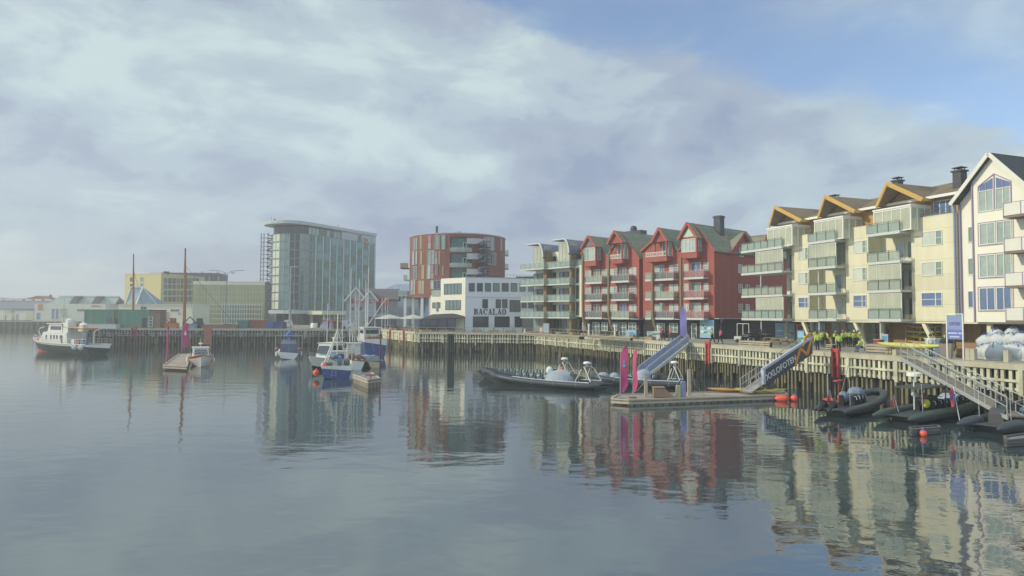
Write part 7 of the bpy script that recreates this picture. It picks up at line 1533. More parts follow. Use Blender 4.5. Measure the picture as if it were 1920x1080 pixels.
# blue grey advertising panels and benches before the red building
for px0, px1, py, h, lab, cols_ in ((1175, 1193, 636, 1.3, 'low blue and pink advertising panel before the red building', [SKYB, M('poster_pink', (.5, .2, .2), .6, .1), PSEA, PWHT]), (1213, 1237, 638, 1.2, 'low pale blue advertising panel left of the walkers in red', [PWHT, SKYB, PSEA, PGRN])):
    a = dk(px0, py); c = dk(px1, py+.5); fr_ = Fr(a.xy, (c-a).xy); W_ = (c-a).length; T = frthing(fr_, 'advertising_panel', lab, 'panel', group='low advertising panels')
    m = MB(); m.box(0, W_, -.03, .03, .15, h, 0); rnd = random.Random(px0)
    for i in range(7): x = rnd.random()*W_*.7; z_ = .2+rnd.random()*(h-.5); m.box(x, x+W_*.3, -.036-.001*i, -.03, z_, z_+.2, rnd.randrange(len(cols_)))
    m.build('panel', cols_, T); m = MB(); m.box(.02, .08, -.2, .2, 0, .2); m.box(W_-.08, W_-.02, -.2, .2, 0, .2); m.build('foot', DARKM, T)
a = dk(1024, 627); T = thing('menu_board', 'pale blue standing menu board before the glazed shops', 'board', (a.x, a.y, D), R(-20)); m = MB(); m.box(-.55, .55, -.05, .05, .25, 1.9); m.build('panel', M('pale_board', (.32, .38, .45), .6, .1), T); m = MB()
for i in range(6): m.box(-.42, .42-.1*(i % 2), -.056, -.05, .5+i*.22, .56+i*.22)
m.build('writing_lines', PWHT, T); m = MB(); m.box(-.5, -.44, -.2, .2, 0, .25); m.box(.44, .5, -.2, .2, 0, .25); m.build('foot', DARKM, T)
a = dk(1015, 627); T = thing('menu_board', 'orange framed poster stand left of the pale blue menu board', 'board', (a.x, a.y+1, D), R(-20)); m = MB(); m.box(-.35, .35, -.04, .04, .2, 1.4); m.build('panel', M('tan_board', (.45, .27, .15), .6, .2), T); m = MB(); m.box(-.22, .22, -.05, -.04, .5, 1.1); m.build('picture', PWHT, T)
a = dk(1442, 650); fr_ = Fr((a.x+1.5, a.y), -DR); T = frthing(fr_, 'display_board', 'teal standing display board left of the red door', 'board', x=.3, y=1.6); m = MB(); m.box(0, 1.0, 0, .08, .1, 1.75); m.build('panel', M('teal_panel', (.12, .24, .26), .5, .15), T); m = MB(); m.box(.08, .92, -.01, 0, 1.0, 1.6); m.build('picture', SKYB, T)
# people, crowd and figures
SKIN = M('skin', (.42, .25, .17), .6, .08)
def skinmesh(name, verts, edges, radii, root=0, sub=1):
    me = bpy.data.meshes.new(name+'_skel'); me.from_pydata(verts, edges, []); o = bpy.data.objects.new(name+'_tmp', me); COL.objects.link(o)
    md = o.modifiers.new('skin', 'SKIN'); md.branch_smoothing = .5; lay = me.skin_vertices[0] if me.skin_vertices else None
    if lay is None:
        bpy.context.view_layer.objects.active = o
    for i, r_ in enumerate(radii):
        rr_ = r_ if isinstance(r_, tuple) else (r_, r_); me.skin_vertices[0].data[i].radius = rr_; me.skin_vertices[0].data[i].use_root = (i == root)
    s_ = o.modifiers.new('sub', 'SUBSURF'); s_.levels = sub; s_.render_levels = sub
    bpy.context.view_layer.update(); q = bpy.data.meshes.new_from_object(o.evaluated_get(bpy.context.evaluated_depsgraph_get())); bpy.data.objects.remove(o); bpy.data.meshes.remove(me); q.name = name
    q.polygons.foreach_set('use_smooth', [True]*len(q.polygons)); return q
def pose(kind):
    """joints of a 1.75 m figure facing -y: returns dict"""
    J = dict(pel=(0, 0, .95), che=(0, .0, 1.28), neck=(0, .01, 1.47), head=(0, -.02, 1.62), sl=(-.19, 0, 1.42), sr=(.19, 0, 1.42), el=(-.25, .03, 1.14), er=(.25, .03, 1.14), wl=(-.23, -.08, .90), wr=(.23, -.08, .90), hl=(-.1, 0, .92), hr=(.1, 0, .92), kl=(-.11, -.03, .50), kr=(.11, -.03, .50), al=(-.11, .03, .09), ar=(.11, .03, .09), tl=(-.12, -.13, .04), tr=(.12, -.13, .04))
    if kind == 'walk': J.update(kl=(-.1, -.2, .52), al=(-.1, -.28, .10), tl=(-.1, -.42, .07), kr=(.1, .04, .50), ar=(.1, .28, .14), tr=(.1, .16, .04), el=(-.25, .12, 1.16), wl=(-.24, .16, .93), er=(.25, -.06, 1.16), wr=(.22, -.24, 1.0))
    if kind == 'arms': J.update(el=(-.27, -.05, 1.17), wl=(-.06, -.24, 1.14), er=(.27, -.05, 1.17), wr=(.05, -.25, 1.10))
    if kind == 'lean': J.update(che=(0, -.10, 1.24), neck=(0, -.20, 1.42), head=(0, -.27, 1.53), sl=(-.19, -.17, 1.36), sr=(.19, -.17, 1.36), el=(-.25, -.30, 1.12), er=(.25, -.28, 1.12), wl=(-.12, -.46, 1.02), wr=(.14, -.45, 1.0))
    if kind == 'sit': 
        for k in J: J[k] = (J[k][0], J[k][1], J[k][2]-.45)
        J.update(kl=(-.12, -.42, .52), kr=(.12, -.42, .52), al=(-.12, -.40, .09), ar=(.12, -.42, .09), tl=(-.12, -.54, .04), tr=(.12, -.55, .04), wl=(-.14, -.32, .60), wr=(.14, -.33, .60))
    return J
def person_meshes(kind):
    J = pose(kind); V = Vector; mid = lambda a, b, t=.5: tuple(V(J[a])*(1-t)+V(J[b])*t)
    names = ['pel', 'che', 'neck', 'head', 'sl', 'el', 'wl', 'sr', 'er', 'wr', 'hl', 'kl', 'al', 'tl', 'hr', 'kr', 'ar', 'tr']; vs = [J[n_] for n_ in names]; ix = {n_: i for i, n_ in enumerate(names)}
    ed = [('pel', 'che'), ('che', 'neck'), ('neck', 'head'), ('che', 'sl'), ('sl', 'el'), ('el', 'wl'), ('che', 'sr'), ('sr', 'er'), ('er', 'wr'), ('pel', 'hl'), ('hl', 'kl'), ('kl', 'al'), ('al', 'tl'), ('pel', 'hr'), ('hr', 'kr'), ('kr', 'ar'), ('ar', 'tr')]
    rad = dict(pel=(.13, .10), che=(.14, .10), neck=.055, head=.09, sl=.06, sr=.06, el=.043, er=.043, wl=.032, wr=.032, hl=.085, hr=.085, kl=.055, kr=.055, al=.04, ar=.04, tl=.035, tr=.035)
    E_ = [(ix[a], ix[b]) for a, b in ed]; R_ = [rad[n_] for n_ in names]
    h = V(J['head']); top = h+V((0, 0, .12)); vs.append(tuple(top)); E_.append((3, len(vs)-1)); R_.append(.075)
    for sgn_, wn, en in ((-1, 'wl', 'el'), (1, 'wr', 'er')):      # hand: palm, four fingers and a thumb
        w0 = V(J[wn]); d = (w0-V(J[en])).normalized(); side_ = V((0, -1, 0)) if abs(d.y) < .8 else V((sgn_, 0, 0)); side_ = (side_-d*side_.dot(d)).normalized()
        palm = w0+d*.07; vs.append(tuple(palm)); pi_ = len(vs)-1; E_.append((ix[wn], pi_)); R_.append((.034, .018))
        for k, fl_ in enumerate((.060, .072, .068, .055)):
            o_ = side_*(.024-.016*k); f1 = palm+d*.035+o_; f2 = f1+d*fl_-V((0, 0, 0))+side_.cross(d)*.015*sgn_; vs.append(tuple(f2)); E_.append((pi_, len(vs)-1)); R_.append(.009)
        th = palm-d*.03+side_*.05+d*.045; vs.append(tuple(th)); E_.append((pi_, len(vs)-1)); R_.append(.010)
    body = skinmesh('body', vs, E_, R_, 0, 1)
    nose = None
    def sub_(nms, eds, rads, nm, extra=()):
        vv = [J[n_] if isinstance(n_, str) else n_ for n_ in nms]; return skinmesh(nm, vv, eds, rads, 0, 1)
    wl2, wr2 = mid('el', 'wl', .93), mid('er', 'wr', .93); lowpel = tuple(V(J['pel'])+V((0, 0, -.06))); nb = mid('che', 'neck', .75)
    jacket = sub_([lowpel, 'che', nb, 'sl', 'el', wl2, 'sr', 'er', wr2], [(0, 1), (1, 2), (1, 3), (3, 4), (4, 5), (1, 6), (6, 7), (7, 8)], [(.185, .15), (.195, .15), (.085, .08), .085, .068, .058, .085, .068, .058], 'jacket')
    al2, ar2 = mid('kl', 'al', .93), mid('kr', 'ar', .93)
    tr_ = sub_(['pel', 'hl', 'kl', al2, 'hr', 'kr', ar2], [(0, 1), (1, 2), (2, 3), (0, 4), (4, 5), (5, 6)], [(.165, .13), .105, .078, .065, .105, .078, .065], 'trousers')
    m = MB(); m.ball((h.x, h.y+.02, h.z+.085), (.112, .122, .115), 10, 7); me = bpy.data.meshes.new('hair'); me.from_pydata(m.v, [], m.f); me.polygons.foreach_set('use_smooth', [True]*len(me.polygons)); hair = me
    m = MB()
    for s_ in ('tl', 'tr'):
        a_ = V(J['al' if s_ == 'tl' else 'ar']); t_ = V(J[s_]); m.ball(tuple((a_+t_)/2-V((0, 0, .015))), (.055, .14, .055), 8, 6)
    me = bpy.data.meshes.new('shoes'); me.from_pydata(m.v, [], m.f); shoes = me
    m = MB(); m.ball((h.x, h.y-.1, h.z), (.014, .022, .02), 6, 4); m.box(h.x-.045, h.x-.02, h.y-.105, h.y-.09, h.z+.025, h.z+.037); m.box(h.x+.02, h.x+.045, h.y-.105, h.y-.09, h.z+.025, h.z+.037); m.box(h.x-.03, h.x+.03, h.y-.1, h.y-.085, h.z-.05, h.z-.042)
    m.ball((h.x-.1, h.y, h.z), (.014, .025, .035), 5, 4); m.ball((h.x+.1, h.y, h.z), (.014, .025, .035), 5, 4)
    me = bpy.data.meshes.new('face'); me.from_pydata(m.v, [], m.f); face = me
    return dict(body=body, jacket=jacket, trousers=tr_, hair=hair, shoes=shoes, face=face)
PM = {k: person_meshes(k) for k in ('stand', 'walk', 'arms', 'lean', 'sit')}
HIV = M('yellow_jacket_cloth', (.50, .62, .10), .7, .1); NAVC = M('navy_cloth', (.03, .035, .06), .85, .15); BLKC = M('black_cloth', (.025, .027, .03), .85, .15); REDC = M('red_cloth', (.42, .06, .08), .8, .1); ORCL = M('orange_red_cloth', (.50, .12, .07), .8, .1); JEAN = M('blue_jeans', (.07, .11, .2), .85, .15); HAIRD = M('dark_hair', (.04, .03, .02), .8, .2); HAIRL = M('fair_hair', (.35, .25, .12), .8, .2); PKC = M('pink_cloth_coat', (.45, .07, .18), .8, .1); BLC = M('light_blue_cloth', (.12, .28, .45), .8, .1)
def person(kind, loc, rz, jk, tr_, hr, label, group=None, s=1.0, helmet=None, pack=None):
    T = thing('person', label, 'person', loc, rz, group); T.scale = (s, s, s)
    for k, mt in (('body', SKIN), ('jacket', jk), ('trousers', tr_), ('hair', helmet or hr), ('shoes', BLACK), ('face', SKIN)):
        me = PM[kind][k].copy(); me.materials.clear(); me.materials.append(mt); o = bpy.data.objects.new('helmet' if (k == 'hair' and helmet) else k, me); COL.objects.link(o); o.parent = T
    if pack: m = MB(); m.ball((0, .2, 1.22), (.17, .13, .26), 8, 6); m.build('backpack', pack, T)
    return T
grp = 'people in yellow jackets on the quay'
def at(px, py): q = G(px, py, D); return (q.x, q.y, D)
WHH = M('white_helmet', (.62, .62, .55), .4, .05)
crowd = [(1519, 653, 'stand', BLKC, BLKC, HAIRD, None, 'person in black at the left end of the yellow jacket group', 160, REDC),
 (1533, 659, 'stand', HIV, NAVC, HAIRD, None, 'person in a yellow jacket standing forward, back turned, left part of the group', 185, None),
 (1529, 648, 'stand', HIV, NAVC, HAIRD, None, 'person in a yellow vest with dark braces behind the forward standing one at left', 10, None),
 (1537, 648, 'arms', HIV, BLKC, HAIRL, None, 'person in a yellow jacket, second row, left part of the group', -20, None),
 (1543, 650, 'stand', HIV, BLKC, HAIRD, None, 'person in a yellow jacket beside the dark backpack', 20, None),
 (1550, 652, 'stand', HIV, BLKC, HAIRD, None, 'person with a bulky navy backpack facing right in the yellow jacket group', 100, NAVC),
 (1563, 650, 'lean', HIV, BLKC, HAIRL, None, 'person in a yellow jacket bending forward, left of the red haired one', 30, None),
 (1573, 662, 'stand', HIV, NAVC, HAIRD, None, 'person in a pale yellow jacket standing at the quay edge above the red ladder', 180, None),
 (1581, 651, 'stand', HIV, NAVC, HAIRD, M('red_helmet', (.5, .12, .08), .5, .1), 'person in a yellow jacket with a red cap in the middle of the group', 200, None),
 (1587, 649, 'stand', HIV, BLKC, HAIRD, None, 'person in a yellow jacket right behind the red capped one', 0, None),
 (1594, 650, 'arms', HIV, NAVC, HAIRD, None, 'person in a yellow jacket, left of the one with the white helmet', 10, None),
 (1602, 651, 'stand', HIV, NAVC, HAIRD, WHH, 'person in a yellow jacket with a white helmet', 15, None),
 (1609, 651, 'stand', HIV, NAVC, HAIRD, None, 'person in a yellow jacket at the right end of the standing row', 340, None),
 (1508, 657, 'sit', M('bright_lime_cloth', (.35, .75, .08), .7, .08), NAVC, HAIRD, M('bright_lime_cloth', (.35, .75, .08)), 'person in bright lime crouching at the head of the banner gangway', 170, None),
 (1614, 660, 'sit', HIV, JEAN, HAIRL, None, 'person in a yellow top sitting at the right of the group near the quay edge', 200, None)]
for px, py, kd, jk, tr_, hr, hm, lab, rz, pk_ in crowd: person(kd, at(px, py), R(rz), jk, tr_, hr, lab, grp, 1.0 if kd != 'sit' else 1.0, hm, pk_)
for px, py, kd, jk, tr_, hr, lab, rz in ((1243, 640, 'walk', REDC, BLKC, HAIRD, 'walker in a red jacket, left of the two red walkers', 60), (1257, 639.5, 'walk', ORCL, JEAN, HAIRL, 'walker in an orange red jacket, right of the two red walkers', 110), (1335, 644, 'walk', M('lime_vest', (.38, .42, .08), .8, .1), BLKC, HAIRL, 'walker in a lime green vest before the landscape poster', 80), (1351, 645, 'walk', PKC, BLKC, HAIRD, 'walker in a pink red coat under the violet sign', -70), (1196, 636, 'stand', M('dark_red_cloth', (.25, .06, .05), .8, .1), JEAN, HAIRD, 'person in a dark red top beside the low advertising panel', 20), (1405, 641, 'stand', BLC, BLKC, HAIRD, 'person in a light blue jacket beside the vehicles under the balconies', 60), (1432, 640, 'arms', REDC, BLKC, HAIRD, 'person in dark red beside the quad vehicles', -30), (1745, 668, 'stand', WHITE, NAVC, HAIRD, 'person in a white shirt behind the tall blue sign', 0)):
    person(kd, at(px, py), R(rz), jk, tr_, hr, lab, 'walkers on the promenade')
# small child like figure group at café left of the red row
for px, py, jk, lab in ((905, 619.5, ORCL, 'person in orange before the white building'), (948, 620.5, REDC, 'person in red under the glass balconies')): person('stand', at(px, py), R(20), jk, BLKC, HAIRD, lab, 'walkers on the promenade')
# quad vehicle and cart under the balconies
def quad(px, py, lab, mt, rz, s=1.0):
    q = at(px, py); T = thing('quad_vehicle', lab, 'quad vehicle', q, rz); T.scale = (s, s, s)
    for x in (-.7, .7):
        for y in (-.5, .5): m = MB(); m.lathe([(.32, -.13), (.36, -.08), (.36, .08), (.32, .13)], 14, (x, y, .36), ax='y'); w_ = m.build('wheel', BLACK, T); m = MB(); m.lathe([(.16, -.15), (.16, .15)], 10, (x, y, .36), ax='y'); m.build('rim', STEEL, w_)
    m = MB(); m.prism([(-1.05, .6), (-.95, .85), (-.3, .95), (.1, .75), (.45, .95), (.95, .85), (1.05, .6), (.4, .4), (-.5, .4)], -.32, .32); m.box(-1.0, -.4, -.62, .62, .72, .80); m.box(.4, 1.0, -.62, .62, .72, .80); m.build('bodywork', mt, T)
    m = MB(); m.box(-.55, .15, -.17, .17, .9, 1.05); m.build('saddle', BLACK, T); m = MB(); m.tube([(.4, 0, .85), (.25, 0, 1.25)], .03); m.tube([(.2, -.4, 1.28), (.28, 0, 1.25), (.2, .4, 1.28)], .022); m.build('handlebar', DARKM, T)
    m = MB(); m.box(.55, 1.0, -.4, .4, .95, .98); m.build('rack', DARKM, T)
quad(1412, 643, 'dark quad vehicle under the lowest green balcony', DARKM, R(-150), 1.25); quad(1428, 642, 'grey quad vehicle right of the thin balcony post', M('grey_green_body', (.16, .20, .17), .5, .1), R(-120), 1.3)
q = at(1392, 642); T = thing('hand_cart', 'small white cart with an upright frame left of the quad vehicles', 'cart', q, R(-30)); m = MB(); m.box(-.9, .9, -.5, .5, .35, .75); m.build('box', OFFW, T); m = MB()
for x in (-.7, 0, .7): m.tube([(x, .4, .75), (x, .4, 2.3)], .04)
m.tube([(-.7, .4, 2.3), (.7, .4, 2.3)], .04); m.build('frame', OFFW, T)
for x in (-.5, .5): m = MB(); m.lathe([(.22, 0), (.22, .12)], 12, (x, -.6, .22), ax='y'); m.build('wheel', BLACK, T)
# picnic tables
def picnic(px, py, rz, lab):
    T = thing('picnic_table', lab, 'picnic table', at(px, py), rz, 'picnic tables on the promenade'); W_ = M('picnic_timber', (.24, .17, .11), .8, .15)
    m = MB(); m.box(-.9, .9, -.36, .36, .70, .75); m.build('table_top', W_, T)
    for s_ in (-1, 1): m = MB(); m.box(-.9, .9, s_*.75-.13, s_*.75+.13, .42, .46); m.build('bench', W_, T)
    for x in (-.65, .65): m = MB(); m.bar((x, -.8, 0), (x, -.25, .7), .07); m.bar((x, .8, 0), (x, .25, .7), .07); m.bar((x, -.8, .40), (x, .8, .40), .07); m.build('leg', W_, T)
for px, py, rz, lab in ((1447, 645, R(-65), 'picnic table left of the seascape poster'), (1461, 647, R(-65), 'picnic table below the seascape poster, second from left'), (1479, 649, R(-65), 'picnic table below the right end of the seascape poster')): picnic(px, py, rz, lab)
# kayak rack with yellow kayaks under the third gable
rF = RF.sub(RF.px(1668, -1.0), 1.2); T = frthing(rF, 'kayak_rack', 'timber rack stacked with yellow kayaks by the glass shop doors', 'rack'); rw = 3.2
m = MB()
for x in (0, rw*.5, rw):
    for y in (0, .9): m.box(x-.05, x+.05, y-.05, y+.05, 0, 2.35)
for z in (.5, 1.0, 1.5, 2.0):
    for x in (0, rw*.5, rw): m.box(x-.04, x+.04, 0, .9, z, z+.05)
    m.box(0, rw, .86, .94, z-.02, z+.05)
m.build('frame', TBF, T)
for i, z in enumerate((.56, 1.06, 1.56, 2.06)):
    for j, yy in enumerate((.15, .6)):
        p_ = rF.w(rw/2+.1*(i % 2), yy, z); kayak(p_, rF.ang, 3.9, KY if (i+j) % 3 else KO, ['lowest', 'second lowest', 'second highest', 'topmost'][i]+(' front' if j == 0 else ' rear')+' kayak on the timber rack by the glass doors', w_=.22, h=.26, grp='kayaks on the rack', sit=j == 0)
q = at(1712, 668); kayak((q[0]+.2, q[1]+.8, D+.55), RF.ang+.02, 6.2, M('yellow_green_hull', (.50, .50, .14), .5, .15), 'long yellow green upturned canoe lying above the bare gangway', w_=.42, h=.5, sit=False, nm='canoe')
m = MB()
T = thing('trestle', 'low timber trestle carrying the long upturned canoe', 'trestle', (q[0]+.2, q[1]+.8, D), RF.ang+.02); m = MB(); 
for x in (-1.8, 1.8): m.box(x-.06, x+.06, -.5, .5, .45, .54); m.bar((x, -.45, 0), (x, -.1, .5), .07); m.bar((x, .45, 0), (x, .1, .5), .07)
m.build('trestle_frame', TBF, T)
# planters, low timber steps and benches along the promenade
def plank_step(px0, px1, py, h, lab, dep=1.2):
    a = Vector(at(px0, py)); T = thing('timber_bench', lab, 'bench', a, RF.ang, 'long timber benches on the promenade'); L_ = abs(RF.px(px1, -10)-RF.px(px0, -10)); m = MB()
    for i in range(3): m.box(0, L_, .02*i, .09+.02*i, .06+i*h/3, h*(i+1)/3)
    m.box(0, L_, .1, dep, h-.06, h)
    m.build('seat', M('grey_bench_timber', (.36, .33, .24), .85, .15, 1, lines=('z', .15, .1, .3)), T); m = MB(); x = .1
    while x < L_: m.box(x, x+.12, .15, dep-.1, 0, h-.06); x += 1.8
    m.build('support', DARKM, T)
plank_step(1385, 1440, 649, .6, 'long low timber bench before the vehicles, left of the teal display board'); plank_step(1620, 1672, 660, .75, 'timber bench right of the seated yellow figure'); plank_step(1548, 1560, 655, .5, 'short timber bench among the yellow jacket group'); plank_step(1100, 1170, 634, .45, 'dark low bench line before the red building'); plank_step(980, 1060, 629, .45, 'long timber planter bench before the glazed shops')
# white bollards
for px, py, lab in ((984, 628, 'white bollard at the quay edge before the glazed shops'), (1104, 633, 'white figure shaped lamp post left of the red row doors'), (1153, 635, 'white lamp post between the first two red gables'), (1234, 638, 'white lamp post beside the low pale blue panel')):
    h = 1.0 if px < 1000 else 2.0; T = thing('bollard_light', lab, 'bollard', at(px, py)); m = MB(); m.lathe([(.16, 0), (.13, .1), (.12, h*.8), (.17, h*.82), (.15, h)], 10); m.build('post', WHITE, T); m = MB(); m.lathe([(.2, 0), (.2, .06)], 10, (0, 0, h)); m.build('cap', STEEL, T)
# railing with posts and plants along the far promenade
RPT = M('rusty_rail_posts', (.32, .17, .12), .7, .2)
def railing(a, b, lab, h=1.0, sp=1.8, mat=RPT):
    a = Vector(a); b = Vector(b); fr_ = Fr(a, b-a); L_ = (b-a).length; T = frthing(fr_, 'promenade_railing', lab, 'railing', y=.7); m = MB(); x = 0
    while x < L_: m.box(x-.05, x+.05, -.05, .05, 0, h); x += sp
    m.build('posts', mat, T); m = MB()
    for z in (h*.5, h): m.box(0, L_, -.025, .025, z-.05, z)
    m.build('rails', STEEL, T)
railing(e3, e2, 'railing with rusty posts on the pale boarded quay'); railing(e2, e1, 'railing with rusty posts below the white lettered building'); railing(e1, e1+(e0-e1)*.16, 'short railing before the glazed apartment shops')
LEAF = M('planter_leaves', (.07, .12, .05), .8, .4, 3); PLT = M('tan_planter_box', (.33, .25, .15), .8, .15)
def planter(p, rz, w_, lab, seed, h=.5, fol=.6):
    T = thing('planter', lab, 'planter', p, rz, 'planters along the promenade'); m = MB(); m.box(-w_/2, w_/2, -.3, .3, 0, h); m.box(-w_/2-.03, w_/2+.03, -.33, .33, h-.06, h); m.build('box', PLT, T)
    rnd = random.Random(seed); m = MB()
    for i in range(int(70*w_)):
        x = rnd.uniform(-w_/2, w_/2); y = rnd.uniform(-.28, .28); z = h+rnd.random()**1.3*fol; s_ = rnd.uniform(.05, .11); a = rnd.random()*6; m.add([(x, y, z), (x+s_*math.cos(a), y+s_*math.sin(a), z+s_*.8), (x-s_*math.sin(a)*.5, y+s_*math.cos(a)*.5, z+s_*.9)], [(0, 1, 2)])
    m.build('plants', LEAF, T)
kk = 0
for a, b, n_ in ((e3, e2, 7), (e2, e1, 7), (e1, e1+(e0-e1)*.22, 8)):
    for i in range(n_):
        t = (i+.5)/n_; q = a+(b-a)*t; nn = Vector((-(b-a).normalized().y, (b-a).normalized().x)); q = q+nn*1.6
        lab = ['leafy planter box on the pale boarded quay, before the terrace', 'leafy planter box below the white lettered building', 'leafy planter box before the glazed apartment shops'][[7, 7, 8].index(n_) if n_ == 8 else (0 if a is e3 else 1)]
        planter((q.x, q.y, D), math.atan2((b-a).y, (b-a).x), 1.8, lab+', '+['first', 'second', 'third', 'fourth', 'fifth', 'sixth', 'seventh', 'eighth'][i]+' from the left', kk, fol=random.choice([.4, .7, 1.0])); kk += 1
# café tables and dark seats under the canopy
for i, px in enumerate((795, 806, 817, 829, 842)):
    q = G(px, 616.8, D); T = thing('cafe_table', 'small dark café table on the terrace, '+['first', 'second', 'third', 'fourth', 'fifth'][i]+' from the left under the black canopy', 'table', (q.x, q.y-2, D), 0, 'café tables on the terrace'); m = MB(); m.lathe([(.4, 0), (.4, .04)], 10, (0, 0, .72)); m.build('table_top', DARKM, T); m = MB(); m.tube([(0, 0, 0), (0, 0, .72)], .04); m.build('leg', DARKM, T)
# storage at the right edge: white bulk sacks, pallets, drum
SACK = M('white_bulk_sack', (.50, .52, .50), .85, .12, 2, bump=.6, blot=((.42, .52, .56), 1.3, .62)); BSTR = M('blue_strap', (.10, .16, .40), .8, .1)
def sack(p, s_, seed, lab):
    rnd = random.Random(seed); T = thing('bulk_sack', lab, 'sack', p, rnd.random()*3, 'white bulk sacks at the quay'); sc_ = []; ph = [rnd.random()*6 for _ in range(4)]
    for i in range(8):
        t = i/7; z = s_*t*.95; r_ = s_*(.52+.12*math.sin(math.pi*t)-.22*max(0, t-.6)*2); sc_.append([(r_*(1+.12*math.sin(3*a+ph[0]+t*3)+.07*math.sin(5*a+ph[1]))*math.copysign(abs(math.cos(a))**.7, math.cos(a)), r_*(1+.12*math.sin(2*a+ph[2]+t*2))*math.copysign(abs(math.sin(a))**.7, math.sin(a)), z+.05*s_*math.sin(2*a+ph[3])*t) for a in [2*math.pi*k/12 for k in range(12)]])
    m = MB(); m.loft(sc_, closed=True); m.build('sack_body', SACK, T, smooth=True); m = MB()
    for k in range(4): a = k*math.pi/2+.5; m.tube([(s_*.5*math.cos(a), s_*.5*math.sin(a), s_*.3), (s_*.42*math.cos(a), s_*.42*math.sin(a), s_*.95), (s_*.1*math.cos(a), s_*.1*math.sin(a), s_*1.15)], .03, 4)
    m.build('lifting_strap', BSTR, T)
spots = [(1846, 672, 1.0, 0), (1863, 674, 1.15, 0), (1884, 674, 1.1, 0), (1905, 675, 1.2, 0), (1928, 676, 1.1, 0), (1852, 668, 1.0, .75), (1874, 669, 1.05, .8), (1896, 670, 1.0, .85), (1916, 671, 1.1, .85), (1868, 664, .9, 1.25), (1900, 665, .95, 1.3)]
ordn = ['leftmost white bulk sack on the ground, beside the pallets', 'second white bulk sack from the left on the ground', 'third white bulk sack from the left on the ground', 'fourth white bulk sack from the left on the ground', 'rightmost white bulk sack on the ground, cut by the picture edge', 'leftmost white sack of the upper layer', 'second white sack of the upper layer', 'third white sack of the upper layer', 'rightmost white sack of the upper layer', 'left one of the two topmost white sacks', 'right one of the two topmost white sacks']
for i, (px, py, s_, dz_) in enumerate(spots): q = G(px, py, D); sack((q.x, q.y, D+dz_), s_, i, ordn[i])
PAL = M('pallet_wood', (.26, .16, .10), .85, .2)
def pallets(p, rz, n_, lab, stand=False):
    T = thing('pallet_stack', lab, 'pallets', p, rz, 'pallet stacks by the sacks')
    for k in range(n_):
        m = MB(); z = k*.15
        for i in range(6): m.box(-.6, .6, -.4+i*.145, -.3+i*.145, z+.11, z+.13)
        for x in (-.55, 0, .5): m.box(x-.04, x+.06, -.4, .4, z, z+.11)
        if stand: m.xf(Matrix.Rotation(R(80), 4, 'X')); m.xf(Matrix.Translation((0, k*.16, .45)))
        m.build('pallet', PAL, T)
for i, (px, py, n_, lab, st_) in enumerate(((1812, 671, 5, 'low pallet stack left of the white sacks', False), (1822, 666, 3, 'pallets leaning upright behind the left end of the sacks', True), (1880, 660, 9, 'tall pallet stack behind the topmost white sacks', False), (1905, 659, 13, 'tallest brown pallet stack at the right under the white building', False), (1925, 659, 12, 'pallet stack cut by the right edge of the picture', False))): q = G(px, py, D); pallets((q.x, q.y, D), RF.ang, n_, lab, st_)
q = G(1785, 674, D); T = thing('tapered_bin', 'grey brown tapered bin full of black sacks under the tall blue sign', 'bin', (q.x, q.y+.6, D)); m = MB(); m.lathe([(.42, 0), (.62, 1.15), (.66, 1.2), (.62, 1.2)], 4); m.build('body', M('grey_brown_plastic', (.26, .22, .18), .7, .1), T); m = MB(); m.ball((.0, 0, 1.25), (.5, .45, .35)); m.ball((.25, .1, 1.5), (.25, .22, .25)); m.build('rubbish_bag', BLACK, T)
q = G(1762, 668, D); T = thing('blue_locker', 'pale blue locker cabinet beside the canoe', 'locker', (q.x, q.y+.8, D), RF.ang); m = MB(); m.box(-.45, .45, -.4, .4, .05, 1.35); m.build('body', M('pale_blue_panel', (.42, .50, .58)), T); m = MB(); m.box(-.4, .4, -.42, -.4, .15, 1.25); m.box(.25, .3, -.45, -.42, .6, .8); m.build('door', SKYB, T); m = MB(); m.box(-.5, .5, -.45, .45, 1.35, 1.42); m.build('lid', OFFW, T)
for px, py, lab in ((1815, 676, 'short timber bollard post left of the sacks'), (1824, 677, 'second short timber bollard post left of the sacks'), (1887, 681, 'short timber bollard post before the sacks'), (1678, 667, 'thick timber post at the bend of the quay edge')):
    q = QF1.w(QF1.px(px, .3), .3, D); T = thing('quay_post', lab, 'post', q, QF1.ang); m = MB(); m.box(-.16, .16, -.16, .16, .1, .95 if px != 1678 else .6); m.build('post', CURB, T); m = MB(); m.box(-.2, .2, -.2, .2, .0, .12); m.build('base', DARKM, T)
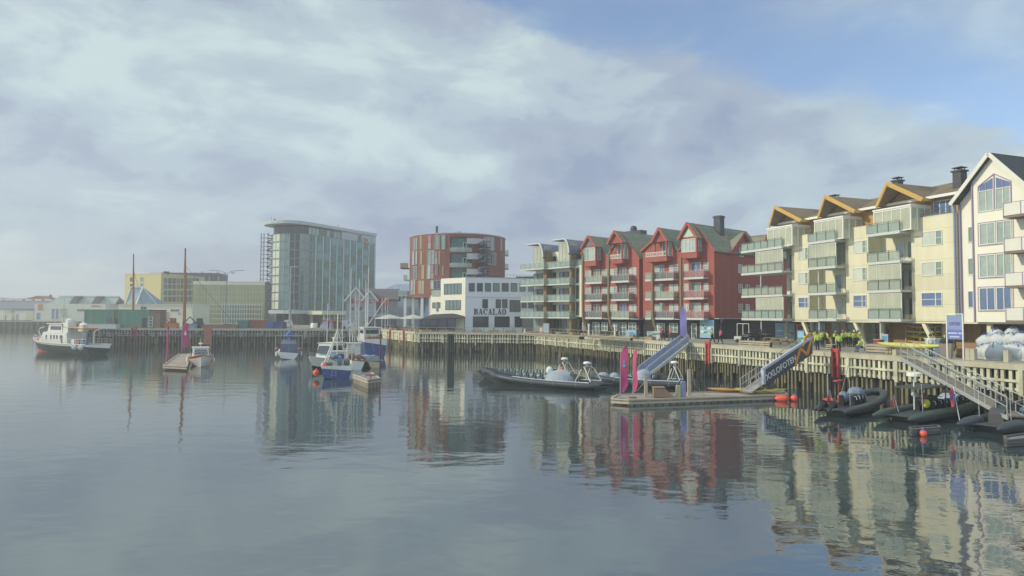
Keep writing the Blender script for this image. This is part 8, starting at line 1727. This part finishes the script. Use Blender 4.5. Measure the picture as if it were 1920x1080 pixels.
T = thing('standing_sign', 'pale standing sign left of the kayak rack', 'sign', at(1659, 655), RF.ang); m = MB(); m.box(-.4, .4, -.03, .03, .1, 1.5); m.build('panel', M('pale_board', (.32, .38, .45)), T); m = MB(); m.box(-.3, .3, -.045, -.03, .8, 1.3); m.build('picture', PSEA, T)
T = thing('red_box', 'dark red box beside the glass shop window', 'box', at(1648, 656), RF.ang); m = MB(); m.box(-.35, .35, -.3, .3, 0, .95); m.build('body', M('dark_red_box', (.25, .04, .05), .6, .1), T); m = MB(); m.box(-.38, .38, -.33, .33, .95, 1.02); m.build('lid', TBF, T)

# potted plants on the long glass balconies
for li, z in enumerate(LG):
    for k, vx in enumerate((255, 462)):
        if li == 0 and k == 0: continue
        x = gk(vx, 500, -1.0)[0]; p = GG.w(x, -.9, z); lev = ['top', 'third', 'second', 'lowest'][li]
        T = thing('potted_plant', 'bushy potted plant on the '+lev+' glass balcony '+('left of' if k == 0 else 'right of')+' the timber fin', 'plant', p, 0, 'potted plants on the balconies')
        m = MB(); m.lathe([(.2, 0), (.28, .4), (.3, .42)], 10); m.build('pot', M('terracotta', (.28, .13, .07), .8, .15), T); m = MB(); rnd = random.Random(li*2+k)
        for i in range(90): a = rnd.random()*6.28; r_ = rnd.random()*.5; h = .4+rnd.random()*1.0; s_ = .12; m.add([(r_*math.cos(a), r_*math.sin(a), h), (r_*math.cos(a)+s_, r_*math.sin(a), h+.05), (r_*math.cos(a), r_*math.sin(a)+s_*.5, h+s_)], [(0, 1, 2)])
        m.build('leaves', LEAF, T)
# ------------------------------------------------------------------ air
HZ = MB(); HZ.box(-2520, 2520, -58, 1010, -1.6, 62)
hm = bpy.data.materials.new('haze'); hm.use_nodes = True; t = hm.node_tree; t.nodes.clear(); o_ = t.nodes.new('ShaderNodeOutputMaterial'); v_ = t.nodes.new('ShaderNodeVolumePrincipled')
v_.inputs['Density'].default_value = .0011; v_.inputs['Color'].default_value = (1, 1, 1, 1); v_.inputs['Anisotropy'].default_value = .2
t.links.new(v_.outputs[0], o_.inputs['Volume'])
tag(HZ.build('haze', hm), kind='stuff')
